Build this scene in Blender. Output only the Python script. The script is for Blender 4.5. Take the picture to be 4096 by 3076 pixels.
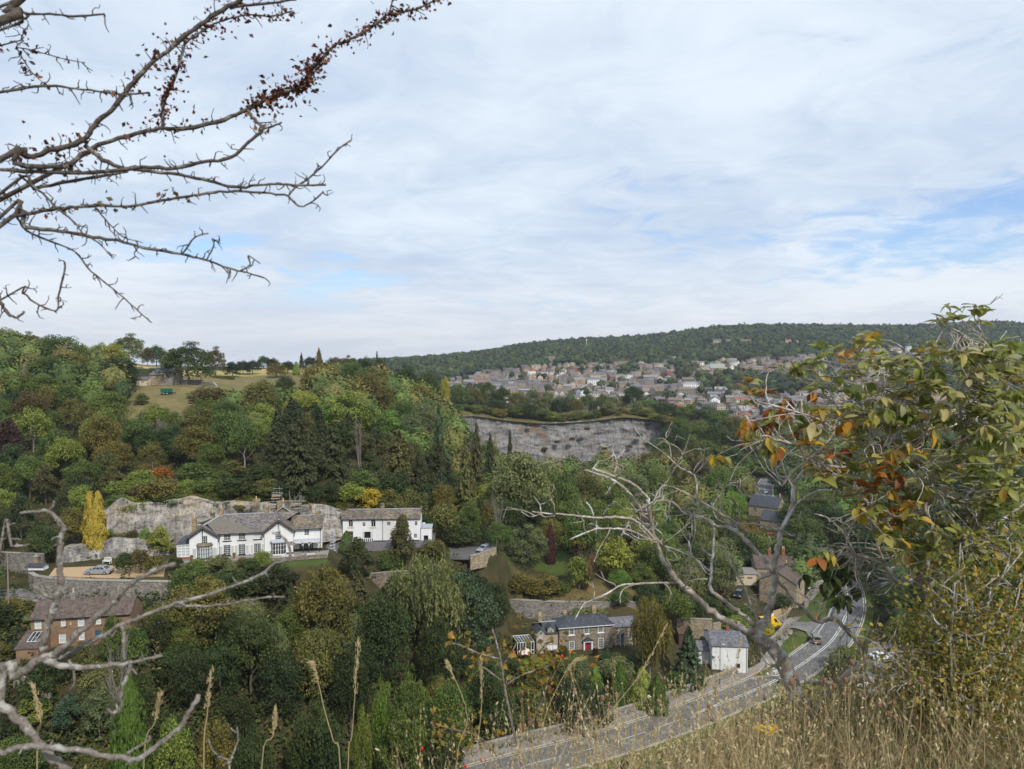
import bpy,math,random
import numpy as np
from mathutils import Vector,Matrix
for _o in list(bpy.data.objects):bpy.data.objects.remove(_o)
R=math.radians
sc=bpy.context.scene
F,CX,CY,HZ=2925.0,2048.0,1538.0,1430.0
CAMZ=70.0
PITCH=math.atan((CY-HZ)/F)
cam_d=bpy.data.cameras.new('camera');cam=bpy.data.objects.new('camera',cam_d)
sc.collection.objects.link(cam);sc.camera=cam
cam.location=(0,0,CAMZ);cam.rotation_euler=(R(90)-PITCH,0,0)
cam_d.sensor_width=36;cam_d.lens=F/4096*36
cam_d.clip_start=.05;cam_d.clip_end=30000
cam_d.dof.use_dof=True;cam_d.dof.focus_distance=120;cam_d.dof.aperture_fstop=cam_d.lens/4.2
SUN_AZ,SUN_EL=152.0,44.0
sc.view_settings.view_transform='Standard';sc.view_settings.look='None'
sc.view_settings.exposure=0.0;sc.view_settings.gamma=1.0;sc.view_settings.use_curve_mapping=False
world=bpy.data.worlds.new('World');sc.world=world;world.use_nodes=True
wn,wl=world.node_tree.nodes,world.node_tree.links
wn.clear()
def wnode(t,**k):
 n=wn.new(t)
 for a,b in k.items():setattr(n,a,b)
 return n
def wmath(op,a,b=None,c=None,clamp=False):
 n=wnode('ShaderNodeMath',operation=op,use_clamp=clamp)
 for i,v in enumerate((a,b,c)):
  if v is None:continue
  if isinstance(v,(int,float)):n.inputs[i].default_value=v
  else:wl.new(v,n.inputs[i])
 return n.outputs[0]
out=wnode('ShaderNodeOutputWorld');bg=wnode('ShaderNodeBackground');bg.inputs[1].default_value=.1
wl.new(bg.outputs[0],out.inputs[0])
sky=wnode('ShaderNodeTexSky',sky_type='NISHITA',sun_disc=False)
sky.sun_elevation=R(SUN_EL);sky.sun_rotation=R(SUN_AZ);sky.air_density=1.2;sky.dust_density=1.0;sky.ozone_density=2.0
tc=wnode('ShaderNodeTexCoord');sep=wnode('ShaderNodeSeparateXYZ');wl.new(tc.outputs['Generated'],sep.inputs[0])
zc=wmath('ADD',wmath('MAXIMUM',sep.outputs[2],0.0),.11)
cu=wmath('DIVIDE',sep.outputs[0],zc);cv=wmath('DIVIDE',sep.outputs[1],zc)
def cloud_noise(sx,sy,ox,oy,scale,detail,rough,dist=0.0):
 cmb=wnode('ShaderNodeCombineXYZ')
 wl.new(wmath('MULTIPLY_ADD',cu,sx,ox),cmb.inputs[0]);wl.new(wmath('MULTIPLY_ADD',cv,sy,oy),cmb.inputs[1])
 n=wnode('ShaderNodeTexNoise');n.inputs['Scale'].default_value=scale;n.inputs['Detail'].default_value=detail
 n.inputs['Roughness'].default_value=rough;n.inputs['Distortion'].default_value=dist
 wl.new(cmb.outputs[0],n.inputs['Vector']);return n.outputs['Fac']
def ramp(v,a,b):
 n=wnode('ShaderNodeMapRange',interpolation_type='SMOOTHSTEP');wl.new(v,n.inputs[0])
 n.inputs[1].default_value=a;n.inputs[2].default_value=b;return n.outputs[0]
n1=cloud_noise(1,1.0,0.6,8.8,.62,9,.56,.5)
n2=cloud_noise(1.4,1.4,9.0,4.0,2.3,7,.62,.8)
n3=cloud_noise(.8,1.0,-5.0,2.0,.55,5,.5,.3)
cover=ramp(wmath('ADD',n1,wmath('MULTIPLY_ADD',n2,.36,-.14)),.31,.50)
lowc=ramp(sep.outputs[2],.16,.02);cover=wmath('MAXIMUM',wmath('MULTIPLY_ADD',cover,.80,.17),wmath('MULTIPLY',lowc,.9))
shade=ramp(wmath('ADD',wmath('MULTIPLY',n3,.75),wmath('MULTIPLY',n2,.25)),.36,.62)
mixc=wnode('ShaderNodeMix',data_type='RGBA');wl.new(shade,mixc.inputs['Factor'])
mixc.inputs['A'].default_value=(5.6,6.8,8.5,1);mixc.inputs['B'].default_value=(8.5,9.4,10.3,1)
mixs=wnode('ShaderNodeMix',data_type='RGBA');wl.new(cover,mixs.inputs['Factor'])
skyg=wnode('ShaderNodeMix',data_type='RGBA',blend_type='MULTIPLY');skyg.inputs['Factor'].default_value=1
wl.new(sky.outputs[0],skyg.inputs['A']);skyg.inputs['B'].default_value=(1.05,1.3,1.75,1)
wl.new(skyg.outputs['Result'],mixs.inputs['A']);warm=wnode('ShaderNodeMix',data_type='RGBA');wl.new(wmath('MULTIPLY',lowc,.45),warm.inputs['Factor']);wl.new(mixc.outputs['Result'],warm.inputs['A']);warm.inputs['B'].default_value=(9.6,9.2,9.2,1);wl.new(warm.outputs['Result'],mixs.inputs['B'])
wl.new(mixs.outputs['Result'],bg.inputs[0])
sun_d=bpy.data.lights.new('sun','SUN');sun=bpy.data.objects.new('sun',sun_d);sc.collection.objects.link(sun)
sun_d.energy=3.3;sun_d.angle=R(2.0);sun_d.color=(1.0,.95,.87)
_sd=Vector((math.sin(R(SUN_AZ))*math.cos(R(SUN_EL)),math.cos(R(SUN_AZ))*math.cos(R(SUN_EL)),math.sin(R(SUN_EL))))
sun.rotation_euler=_sd.to_track_quat('Z','Y').to_euler();sun.location=_sd*50+Vector((0,0,CAMZ))
sc.cycles.max_bounces=4;sc.cycles.diffuse_bounces=2;sc.cycles.glossy_bounces=2;sc.cycles.transmission_bounces=4
sc.cycles.transparent_max_bounces=6;sc.cycles.volume_bounces=0
sc.cycles.use_denoising=True
_cp,_sp=math.cos(PITCH),math.sin(PITCH)
def ray(px,py):
 a,b=(px-CX)/F,(CY-py)/F
 return np.array((a,_cp+b*_sp,-_sp+b*_cp))
def at(px,py,d):
 r=ray(px,py);k=d/r[1];return Vector((r[0]*k,d,CAMZ+r[2]*k))
def onz(px,py,z):
 r=ray(px,py);k=(z-CAMZ)/r[2];return Vector((r[0]*k,r[1]*k,z))
def pix(x,y,z):
 z=z-CAMZ;d=y*_cp-z*_sp;h=y*_sp+z*_cp
 return CX+F*x/d,CY-F*h/d
def _hash(ix,iy,s):
 h=(ix.astype(np.int64)*374761393+iy.astype(np.int64)*668265263+s*1442695041)&0xffffffff
 h=((h^(h>>13))*1274126177)&0xffffffff
 return((h^(h>>16))&0xffff)/65535.0
def vnoise(x,y,s=0):
 x=np.asarray(x,float);y=np.asarray(y,float)
 ix,iy=np.floor(x),np.floor(y);fx,fy=x-ix,y-iy
 fx=fx*fx*(3-2*fx);fy=fy*fy*(3-2*fy)
 a,b=_hash(ix,iy,s),_hash(ix+1,iy,s);c,d=_hash(ix,iy+1,s),_hash(ix+1,iy+1,s)
 return(a*(1-fx)+b*fx)*(1-fy)+(c*(1-fx)+d*fx)*fy
def fbm(x,y,s=0,o=4):
 t,a=0,.5
 for i in range(o):t=t+a*vnoise(x*2**i,y*2**i,s+17*i);a*=.5
 return t
COL=sc.collection
def fast_mesh(name,V,Q,var=None,mat=None,smooth=False):
 V=np.asarray(V,np.float32).reshape(-1,3);Q=np.asarray(Q,np.int32);k=Q.shape[1]
 me=bpy.data.meshes.new(name);me.vertices.add(len(V));me.vertices.foreach_set('co',V.ravel())
 me.loops.add(Q.size);me.loops.foreach_set('vertex_index',Q.ravel())
 me.polygons.add(len(Q));me.polygons.foreach_set('loop_start',np.arange(0,Q.size,k,dtype=np.int32))
 if smooth:me.polygons.foreach_set('use_smooth',np.ones(len(Q),bool))
 if var is not None:
  at_=me.attributes.new('var','FLOAT','FACE');at_.data.foreach_set('value',np.asarray(var,np.float32))
 me.update(calc_edges=True)
 if mat:me.materials.append(mat)
 return me
def link(name,data,parent=None,loc=None,label=None,cat=None,group=None,kind=None):
 o=bpy.data.objects.new(name,data);COL.objects.link(o)
 if parent:o.parent=parent
 if loc is not None:o.location=loc
 for k,v in(('label',label),('category',cat),('group',group),('kind',kind)):
  if v:o[k]=v
 return o
def thing(name,label,cat,loc=(0,0,0),rz=0.0,group=None):
 o=link(name,None,None,loc,label,cat,group);o.rotation_euler=(0,0,rz);o.empty_display_size=.3;return o
class MB:
 def __init__(s):s.v=[];s.f=[];s.a=[]
 def poly(s,pts,var=.5):
  i=len(s.v);s.v+=[tuple(p)for p in pts];s.f.append(tuple(range(i,i+len(pts))));s.a.append(var);return s
 def box(s,x0,x1,y0,y1,z0,z1,var=.5):
  i=len(s.v)
  s.v+=[(x0,y0,z0),(x1,y0,z0),(x1,y1,z0),(x0,y1,z0),(x0,y0,z1),(x1,y0,z1),(x1,y1,z1),(x0,y1,z1)]
  for q in((0,3,2,1),(4,5,6,7),(0,1,5,4),(1,2,6,5),(2,3,7,6),(3,0,4,7)):
   s.f.append(tuple(i+k for k in q));s.a.append(var)
  return s
 def prism(s,pts,vec,var=.5):
  n=len(pts);i=len(s.v);s.v+=[tuple(p)for p in pts]+[tuple(np.add(p,vec))for p in pts]
  s.f.append(tuple(range(i+n-1,i-1,-1)));s.f.append(tuple(range(i+n,i+2*n)));s.a+=[var,var]
  for k in range(n):
   m=(k+1)%n;s.f.append((i+k,i+m,i+n+m,i+n+k));s.a.append(var)
  return s
 def bar(s,a,b,w,h=None,var=.5):
  a,b=Vector(a),Vector(b);d=(b-a).normalized();h=h or w
  u=d.cross(Vector((0,0,1)))
  u=u.normalized()if u.length>.01 else Vector((1,0,0));v=d.cross(u)
  c=[a+u*sx*w/2+v*sy*h/2 for sx,sy in((-1,-1),(1,-1),(1,1),(-1,1))]
  return s.prism(c,b-a,var)
 def tube(s,pts,rad,n=6,var=.5,cap=True):
  pts=[Vector(p)for p in pts];m=len(pts)
  if not hasattr(rad,'__len__'):rad=[rad]*m
  i0=len(s.v);up=None
  for k,p in enumerate(pts):
   d=(pts[min(k+1,m-1)]-pts[max(k-1,0)])
   d=d.normalized()if d.length>1e-9 else Vector((0,0,1))
   if up is None:
    up=d.orthogonal().normalized()
   up=(up-d*up.dot(d));up=up.normalized()if up.length>1e-6 else d.orthogonal().normalized()
   w=d.cross(up)
   for j in range(n):
    t=2*math.pi*j/n;s.v.append(tuple(p+(up*math.cos(t)+w*math.sin(t))*rad[k]))
  for k in range(m-1):
   for j in range(n):
    a=i0+k*n+j;b=i0+k*n+(j+1)%n
    s.f.append((a,b,b+n,a+n));s.a.append(var)
  if cap:
   s.f.append(tuple(i0+j for j in range(n-1,-1,-1)));s.f.append(tuple(i0+(m-1)*n+j for j in range(n)));s.a+=[var,var]
  return s
 def lathe(s,c,prof,n=10,var=.5):
  i0=len(s.v)
  for r,z in prof:
   for j in range(n):
    t=2*math.pi*j/n;s.v.append((c[0]+r*math.cos(t),c[1]+r*math.sin(t),c[2]+z))
  for k in range(len(prof)-1):
   for j in range(n):
    a=i0+k*n+j;b=i0+k*n+(j+1)%n;s.f.append((a,b,b+n,a+n));s.a.append(var)
  s.f.append(tuple(i0+j for j in range(n-1,-1,-1)));s.f.append(tuple(i0+(len(prof)-1)*n+j for j in range(n)));s.a+=[var,var]
  return s
 def mesh(s,name,mat,smooth=False):
  me=bpy.data.meshes.new(name);me.from_pydata(s.v,[],s.f)
  if s.a:
   t=me.attributes.new('var','FLOAT','FACE');t.data.foreach_set('value',np.asarray(s.a,np.float32))
  if smooth:me.polygons.foreach_set('use_smooth',np.ones(len(me.polygons),bool))
  me.materials.append(mat);return me
 def build(s,name,mat,parent=None,smooth=False,**k):return link(name,s.mesh(name,mat,smooth),parent,**k)
def mat_base(name):
 m=bpy.data.materials.new(name);m.use_nodes=True;nt=m.node_tree;p=nt.nodes['Principled BSDF'];return m,nt,p
def nadd(nt,t,**k):
 n=nt.nodes.new(t)
 for a,b in k.items():
  if a[0]=='_':n.inputs[a[1:].replace('_',' ')].default_value=b
  else:setattr(n,a,b)
 return n
def rgbmix(nt,fac,a,b,mode='MIX'):
 n=nadd(nt,'ShaderNodeMix',data_type='RGBA',blend_type=mode)
 for s,v in(('Factor',fac),('A',a),('B',b)):
  if hasattr(v,'is_linked'):nt.links.new(v,n.inputs[s])
  elif isinstance(v,(int,float)):n.inputs[s].default_value=v
  else:n.inputs[s].default_value=(*v[:3],1)
 return n.outputs['Result']
def noise(nt,scale,detail=4,rough=.55,coord='Object',sc3=(1,1,1)):
 t=nadd(nt,'ShaderNodeTexCoord');mp=nadd(nt,'ShaderNodeMapping');mp.inputs['Scale'].default_value=sc3
 nt.links.new(t.outputs[coord],mp.inputs[0])
 n=nadd(nt,'ShaderNodeTexNoise',_Scale=scale,_Detail=detail,_Roughness=rough);nt.links.new(mp.outputs[0],n.inputs['Vector']);return n.outputs['Fac']
def mrange(nt,v,a,b,c=0.0,d=1.0):
 n=nadd(nt,'ShaderNodeMapRange');nt.links.new(v,n.inputs[0])
 for i,x in enumerate((a,b,c,d)):n.inputs[i+1].default_value=x
 return n.outputs[0]
def attr(nt,name='var'):
 n=nadd(nt,'ShaderNodeAttribute',attribute_name=name);return n.outputs['Fac']
def bump(nt,p,h,strength=.3,dist=.05):
 b=nadd(nt,'ShaderNodeBump',_Strength=strength,_Distance=dist);nt.links.new(h,b.inputs['Height']);nt.links.new(b.outputs[0],p.inputs['Normal'])
def surf(name,c1,c2,scale=3.0,rough=.85,var=None,bmp=0.0,sc3=(1,1,1),spec=.3,c3=None,coord='Object',bdist=.03):
 m,nt,p=mat_base(name);n=noise(nt,scale,6,.6,coord,sc3)
 col=rgbmix(nt,mrange(nt,n,.35,.65),c1,c2)
 if c3:
  n2=noise(nt,scale*.23,3,.5,coord,sc3);col=rgbmix(nt,mrange(nt,n2,.5,.62),col,c3)
 if var:
  v=attr(nt);col=rgbmix(nt,1.0,col,rgbmix(nt,v,(1-var,)*3,(1+var,)*3),'MULTIPLY')
 nt.links.new(col,p.inputs['Base Color']);p.inputs['Roughness'].default_value=rough;p.inputs['Specular IOR Level'].default_value=spec
 if bmp:bump(nt,p,n,bmp,bdist)
 return m
def plain(name,c,rough=.5,metal=0.0,spec=.4):
 m,nt,p=mat_base(name);n=noise(nt,7,3)
 nt.links.new(rgbmix(nt,mrange(nt,n,.3,.7),[x*.88 for x in c],[min(1,x*1.06)for x in c]),p.inputs['Base Color'])
 p.inputs['Roughness'].default_value=rough;p.inputs['Metallic'].default_value=metal;p.inputs['Specular IOR Level'].default_value=spec
 return m
def leaf_mat(name,trans=.3,sat=.5):
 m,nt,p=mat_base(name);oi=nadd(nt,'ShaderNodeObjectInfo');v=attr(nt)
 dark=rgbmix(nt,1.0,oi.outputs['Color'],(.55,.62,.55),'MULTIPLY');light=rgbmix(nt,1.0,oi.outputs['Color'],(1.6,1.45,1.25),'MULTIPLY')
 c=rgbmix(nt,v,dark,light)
 nt.links.new(c,p.inputs['Base Color']);p.inputs['Roughness'].default_value=.6;p.inputs['Specular IOR Level'].default_value=.25
 tr=nadd(nt,'ShaderNodeBsdfTranslucent');nt.links.new(rgbmix(nt,1.0,c,(1.1,1.15,.6),'MULTIPLY'),tr.inputs[0])
 mx=nadd(nt,'ShaderNodeMixShader');mx.inputs[0].default_value=trans
 nt.links.new(p.outputs[0],mx.inputs[1]);nt.links.new(tr.outputs[0],mx.inputs[2])
 nt.links.new(mx.outputs[0],nt.nodes['Material Output'].inputs[0]);return m
M={}
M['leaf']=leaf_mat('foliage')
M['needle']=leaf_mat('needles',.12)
M['bark']=surf('bark',(.09,.075,.055),(.17,.15,.12),9,.9,bmp=.4)
M['palebark']=surf('pale_bark',(.28,.25,.21),(.42,.39,.34),6,.9,bmp=.4)
# ======= the ground
def _tps_fit(P,t):
 n=len(P);d=np.linalg.norm(P[:,None]-P[None],axis=2)
 K=np.where(d>0,d*d*np.log(d+1e-12),0)+np.eye(n)*2e-4
 A=np.zeros((n+3,n+3));A[:n,:n]=K;A[:n,n]=1;A[:n,n+1:]=P;A[n,:n]=1;A[n+1:,:n]=P.T
 return np.linalg.solve(A,np.concatenate([t,np.zeros(3)]))
class TPS:
 def __init__(s,pts):
  P=np.array([((px-CX)/F,math.log(d)*.5)for px,d,z in pts]);t=np.array([z/d for px,d,z in pts])
  s.P=P;s.w=_tps_fit(P,t)
 def __call__(s,x,y):
  x=np.asarray(x,float);y=np.maximum(np.asarray(y,float),60.0);sh=x.shape
  Q=np.stack([(x/y).ravel(),(np.log(y)*.5).ravel()],1);o=np.empty(len(Q))
  for i in range(0,len(Q),4000):
   q=Q[i:i+4000];d=np.linalg.norm(q[:,None]-s.P[None],axis=2)
   K=np.where(d>0,d*d*np.log(d+1e-12),0);o[i:i+4000]=K@s.w[:-3]+s.w[-3]+q@s.w[-2:]
  return o.reshape(sh)*y
RZ=-65.0
CTRL=[(-900,320,4),(-900,200,-14),(-900,130,-36),(-900,90,-52),(0,300,-8),(0,240,-17),(0,190,-29),(0,160,-37),(0,140,-40),(400,320,-6),(700,286,-10.5),(700,345,-7.5),(1000,420,-7.6),(1000,330,-12),(1250,470,-9),(400,450,-1),(0,450,3),(1500,430,-17),(1500,560,-45),(900,600,-30),(0,700,-10),(560,245,-18.5),(700,265,-14.6),(850,262,-17),(600,215,-25),(600,185,-30.5),(450,158,-31),(700,158,-30.4),(1000,160,-30.4),(1300,166,-31.5),(300,152,-38),(1000,185,-27),(1000,230,-22),(1000,280,-17),(1500,175,-35),(1500,200,-32),(1500,240,-29),(1500,300,-25),(1750,185,-42),(1900,185,-46),(1800,215,-45),(1800,260,-44),(2000,260,-51),(2000,200,-50),(1800,330,-38),(1760,400,-37),(1760,450,-38),(1760,520,-45),(2150,182,-52.5),(2400,185,-53),(2300,169,-55.5),(2100,169,-55),(2500,168,-56.5),(2400,230,-57),(2700,200,-62),(2700,300,-66),(2300,330,-66),(2300,430,-70),(2600,430,-70),(2000,350,-60),(2000,430,-67),(3000,220,-64),(2900,300,-66),(3050,300,-66),(3150,400,-67),(3100,500,-69),(3400,300,-63),(3400,200,-65.5),(3700,200,-64.5),(4096,200,-62),(4096,300,-55),(4600,220,-55),(4600,140,-62),(4096,140,-65),(3700,150,-65.5),(3700,300,-62),(3500,450,-62),(4096,450,-55),(4800,450,-50),(1300,110,-58),(1600,118,-61),(1600,140,-55),(1400,140,-47),(1700,158,-50),(1200,125,-51),(900,125,-46),(900,112,-54),(600,100,-57),(300,98,-54),(0,100,-54),(0,85,-61),(600,84,-63),(1200,92,-63),(1600,100,-64.5),(2000,105,-65.5),(2500,115,-66),(3000,120,-66.5),(3600,120,-66),(4200,110,-64),(1800,140,-60),(1950,155,-60),(2300,140,-62.5),(2600,145,-63),(2800,160,-64),(1950,172,-47),(1850,160,-52),(1600,800,-55),(2000,800,-68),(2500,800,-70),(3000,700,-71),(3500,700,-70),(4096,700,-60),(4700,700,-50),(900,900,-30),(0,1000,-5),(1700,1000,-48),(2100,950,-64),(2600,950,-62),(3200,900,-62),(3700,950,-58),(4096,1000,-45),(4700,1000,-30),(1900,1300,-34),(2300,1250,-30),(2700,1250,-28),(3200,1250,-22),(3700,1250,-14),(4096,1250,-10),(4700,1250,0),(1600,1500,-22),(2000,1600,-12),(2500,1600,5),(3000,1600,20),(3500,1600,24),(4096,1600,30),(4700,1600,40),(1560,2000,-18),(1750,2000,-7),(1900,2000,2),(2100,2000,24),(2300,2000,36),(2500,2000,42),(2700,2000,56),(2880,2000,72),(3200,2000,76),(3500,2000,74),(3700,2000,75),(3900,2000,84),(4096,2000,80),(4700,2000,90),(900,2000,-30),(0,2000,-20),(-900,2000,-20),(-900,900,0),(1700,2600,-40),(2200,2600,32),(2380,2600,56),(2560,2600,48),(3500,2600,70),(4400,2600,80),(0,4000,-40),(2000,4000,-40),(4000,4000,20),(5400,2000,90),(5400,800,-20),(5400,300,-40)]
_tps=TPS(CTRL)
def seg_dist(x,y,A,B):
 ax,ay=A[0],A[1];bx,by=B[0]-ax,B[1]-ay;l=bx*bx+by*by+1e-9
 t=np.clip(((x-ax)*bx+(y-ay)*by)/l,0,1);return np.hypot(x-ax-t*bx,y-ay-t*by),t
def poly_dist(x,y,pts):
 d=np.full(np.shape(x),1e9)
 for a,b in zip(pts[:-1],pts[1:]):d=np.minimum(d,seg_dist(x,y,a,b)[0])
 return d
def inside(x,y,pts):
 c=np.zeros(np.shape(x),bool);n=len(pts);j=n-1
 for i in range(n):
  xi,yi=pts[i][:2];xj,yj=pts[j][:2]
  with np.errstate(divide='ignore',invalid='ignore'):
   c^=((yi>y)!=(yj>y))&(x<(xj-xi)*(y-yi)/(yj-yi)+xi)
  j=i
 return c
def catmull(pts,n=8):
 P=[np.array(p,float)for p in pts];P=[2*P[0]-P[1]]+P+[2*P[-1]-P[-2]];o=[]
 for i in range(1,len(P)-2):
  for k in range(n):
   t=k/n;a,b,c,d=P[i-1:i+3]
   o.append(.5*((2*b)+(c-a)*t+(2*a-5*b+4*c-d)*t*t+(3*b-a-3*c+d)*t**3))
 o.append(P[-2]);return o
RD=[onz(x,y,CAMZ+RZ)for x,y in((500,3560),(1300,3310),(1700,3178),(2100,3062),(2400,2984),(2670,2897),(2880,2815),(3060,2742),(3185,2672),(3304,2585),(3350,2530),(3380,2471),(3392,2420),(3388,2360),(3368,2300),(3335,2240),(3280,2188),(3205,2142),(3125,2095),(3087,2058),(3065,2010),(3056,1975),(3060,1940),(3075,1915))]
ROAD=[(p[0],p[1])for p in catmull([(p.x,p.y)for p in RD],6)]
TERR=CAMZ-39.5
def P2(px,d):r=ray(px,HZ);return(r[0]*d/r[1],d)
PADS=[([P2(640,137),P2(1000,134),P2(1310,137),P2(1340,163.5),P2(1200,160.6),P2(1000,157.5),P2(640,154.2)],TERR,1.2),([P2(120,131.5),P2(420,129.5),P2(640,131),P2(700,139),P2(640,146),P2(420,143),P2(160,139)],TERR,1.2),([P2(400,145),P2(640,147),P2(660,154.2),P2(520,153.6),P2(425,151.8)],TERR+1.6,1.3),([P2(1270,152),P2(1330,151),P2(1760,158),P2(1780,172),P2(1330,166),P2(1250,158)],CAMZ-41.2,2),([P2(1700,160),P2(1960,164),P2(2010,170),P2(1960,176),P2(1720,170)],CAMZ-44.6,3),([P2(2040,147),P2(2700,150),P2(2700,166),P2(2400,165),P2(2040,164.3)],CAMZ-61.3,1.2),([P2(60,106),P2(560,109),P2(560,119),P2(300,120),P2(60,122)],CAMZ-44.8,2),([P2(2920,182),P2(3080,182),P2(3080,204),P2(2900,204)],CAMZ-61.5,3),([P2(3060,180),P2(3200,183),P2(3200,206),P2(3060,206)],CAMZ-64.0,3),([P2(540,278),P2(900,276),P2(900,296),P2(540,300)],CAMZ-10.6,8),([P2(3440,128),P2(3900,128),P2(3900,158),P2(3500,166)],CAMZ-65.2,4),([P2(2700,148),P2(2860,146),P2(2990,158),P2(2910,164.8),P2(2720,165.5)],CAMZ-64.3,1.5),]
def gz(x,y):
 x=np.asarray(x,float);y=np.asarray(y,float)
 z=CAMZ+_tps(x,y)+(fbm(x/30,y/30,3)-.5)*np.clip((y-180)/200,0,1)*2.5
 rd=poly_dist(x,y,ROAD);k=np.clip((rd-9.0)/9.0,0,1);k=k*k*(3-2*k)
 z=z*k+(CAMZ+RZ-.25)*(1-k)
 for pts,pz,fall in PADS:
  d=np.where(inside(x,y,pts),0,poly_dist(x,y,list(pts)+[pts[0]]));k=np.clip(d/fall,0,1);k=k*k*(3-2*k)
  z=z*k+(pz-.03)*(1-k)
 return z
def gz1(x,y):return float(gz(np.array([x]),np.array([y]))[0])
_us=np.linspace(-1.15,1.15,340);_ds=np.concatenate([np.exp(np.linspace(math.log(78),math.log(330),300)),np.exp(np.linspace(math.log(333),math.log(5200),150))])
_U,_D=np.meshgrid(_us,_ds);_X,_Y=_U*_D,_D;_Z=np.clip(gz(_X,_Y),-12,172)
_nu,_nd=len(_us),len(_ds);_i=(np.arange(_nd-1)[:,None]*_nu+np.arange(_nu-1)[None]).ravel()
def ground_mat():
 m,nt,p=mat_base('ground_cover');n1=noise(nt,.35,8,.65);n2=noise(nt,.05,5,.6);n3=noise(nt,2.5,4,.6)
 base=rgbmix(nt,mrange(nt,n1,.3,.7),(.035,.038,.015),(.085,.07,.035))
 mead=rgbmix(nt,mrange(nt,n1,.3,.7),(.15,.125,.055),(.24,.19,.085));mead=rgbmix(nt,mrange(nt,n2,.45,.6),mead,(.13,.13,.045))
 hay=rgbmix(nt,mrange(nt,n2,.4,.6),(.44,.35,.14),(.36,.30,.11))
 lawn=rgbmix(nt,mrange(nt,n1,.3,.7),(.055,.09,.02),(.09,.115,.03));dry=rgbmix(nt,mrange(nt,n1,.35,.65),(.19,.14,.06),(.10,.08,.035))
 for nm,c in(('meadow',mead),('hay',hay),('lawn',lawn),('dry',dry)):base=rgbmix(nt,attr(nt,nm),base,c)
 nt.links.new(base,p.inputs['Base Color']);p.inputs['Roughness'].default_value=.95;p.inputs['Specular IOR Level'].default_value=.1
 bump(nt,p,n3,.5,.12);return m
M['ground']=ground_mat()
_me=fast_mesh('ground',np.stack([_X,_Y,_Z],-1),np.stack([_i,_i+1,_i+_nu+1,_i+_nu],1),mat=M['ground'],smooth=True)
def soft(pts,w):
 x,y=_X.ravel(),_Y.ravel();d=poly_dist(x,y,list(pts)+[pts[0]]);d=np.where(inside(x,y,pts),-d,d)
 return np.clip(.5-d/w,0,1)
MEADOW=[P2(480,232),P2(640,228),P2(800,240),P2(1100,262),P2(1230,330),P2(1220,400),P2(870,372),P2(560,300),P2(500,262)]
HAY=[P2(200,330),P2(560,302),P2(870,360),P2(1250,395),P2(1320,520),P2(800,560),P2(200,480)]
LAWNS=[([P2(1080,136.5),P2(1300,138),P2(1300,142),P2(1080,140)],'lawn'),([P2(2140,180),P2(2270,178),P2(2270,196),P2(2140,198)],'lawn'),([P2(1960,170),P2(2040,170),P2(2040,180),P2(1960,180)],'lawn')]
DRY=[P2(2060,166.5),P2(2700,167),P2(2700,176),P2(2060,176)]
def put(nm,val):
 a=_me.attributes.new(nm,'FLOAT','POINT');a.data.foreach_set('value',np.asarray(val,np.float32))
put('meadow',soft(MEADOW,6));put('hay',soft(HAY,5));put('lawn',sum(soft(p,1.5)for p,_ in LAWNS));put('dry',soft(DRY,2))
link('ground',_me,kind='structure')
def bankz(x,y):
 x=np.asarray(x,float);y=np.asarray(y,float)
 lip=np.clip(2.7+1.05*x,2.3,5.4)+.4*(vnoise(x*.35,y*.1,5)-.5)
 z=-1.62-.19*np.clip(y,0,None)-.78*np.clip(y-lip,0,None)
 return CAMZ+z+.06*np.clip(x,-8,10)*np.clip(1-y/20,0,1)+.10*(fbm(x*.9,y*.9,8)-.5)+np.clip(y-8,0,10)*.12*(fbm(x*.15,y*.15,2)-.5)
def bankz1(x,y):return float(bankz(np.array([x]),np.array([y]))[0])
_bx=np.sinh(np.linspace(-3.4,3.4,150))/np.sinh(3.4)*110;_by=np.concatenate([np.linspace(-8,12,110),np.linspace(12.5,90,60)])
_BX,_BY=np.meshgrid(_bx,_by);_n=len(_bx);_i=(np.arange(len(_by)-1)[:,None]*_n+np.arange(_n-1)[None]).ravel()
M['bank']=surf('bank_soil',(.09,.075,.04),(.17,.135,.07),6,.95,bmp=.6,c3=(.07,.075,.03),spec=.1)
link('grassy_bank',fast_mesh('grassy_bank',np.stack([_BX,_BY,bankz(_BX,_BY)],-1),np.stack([_i,_i+1,_i+_n+1,_i+_n],1),mat=M['bank'],smooth=True),kind='structure')
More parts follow.
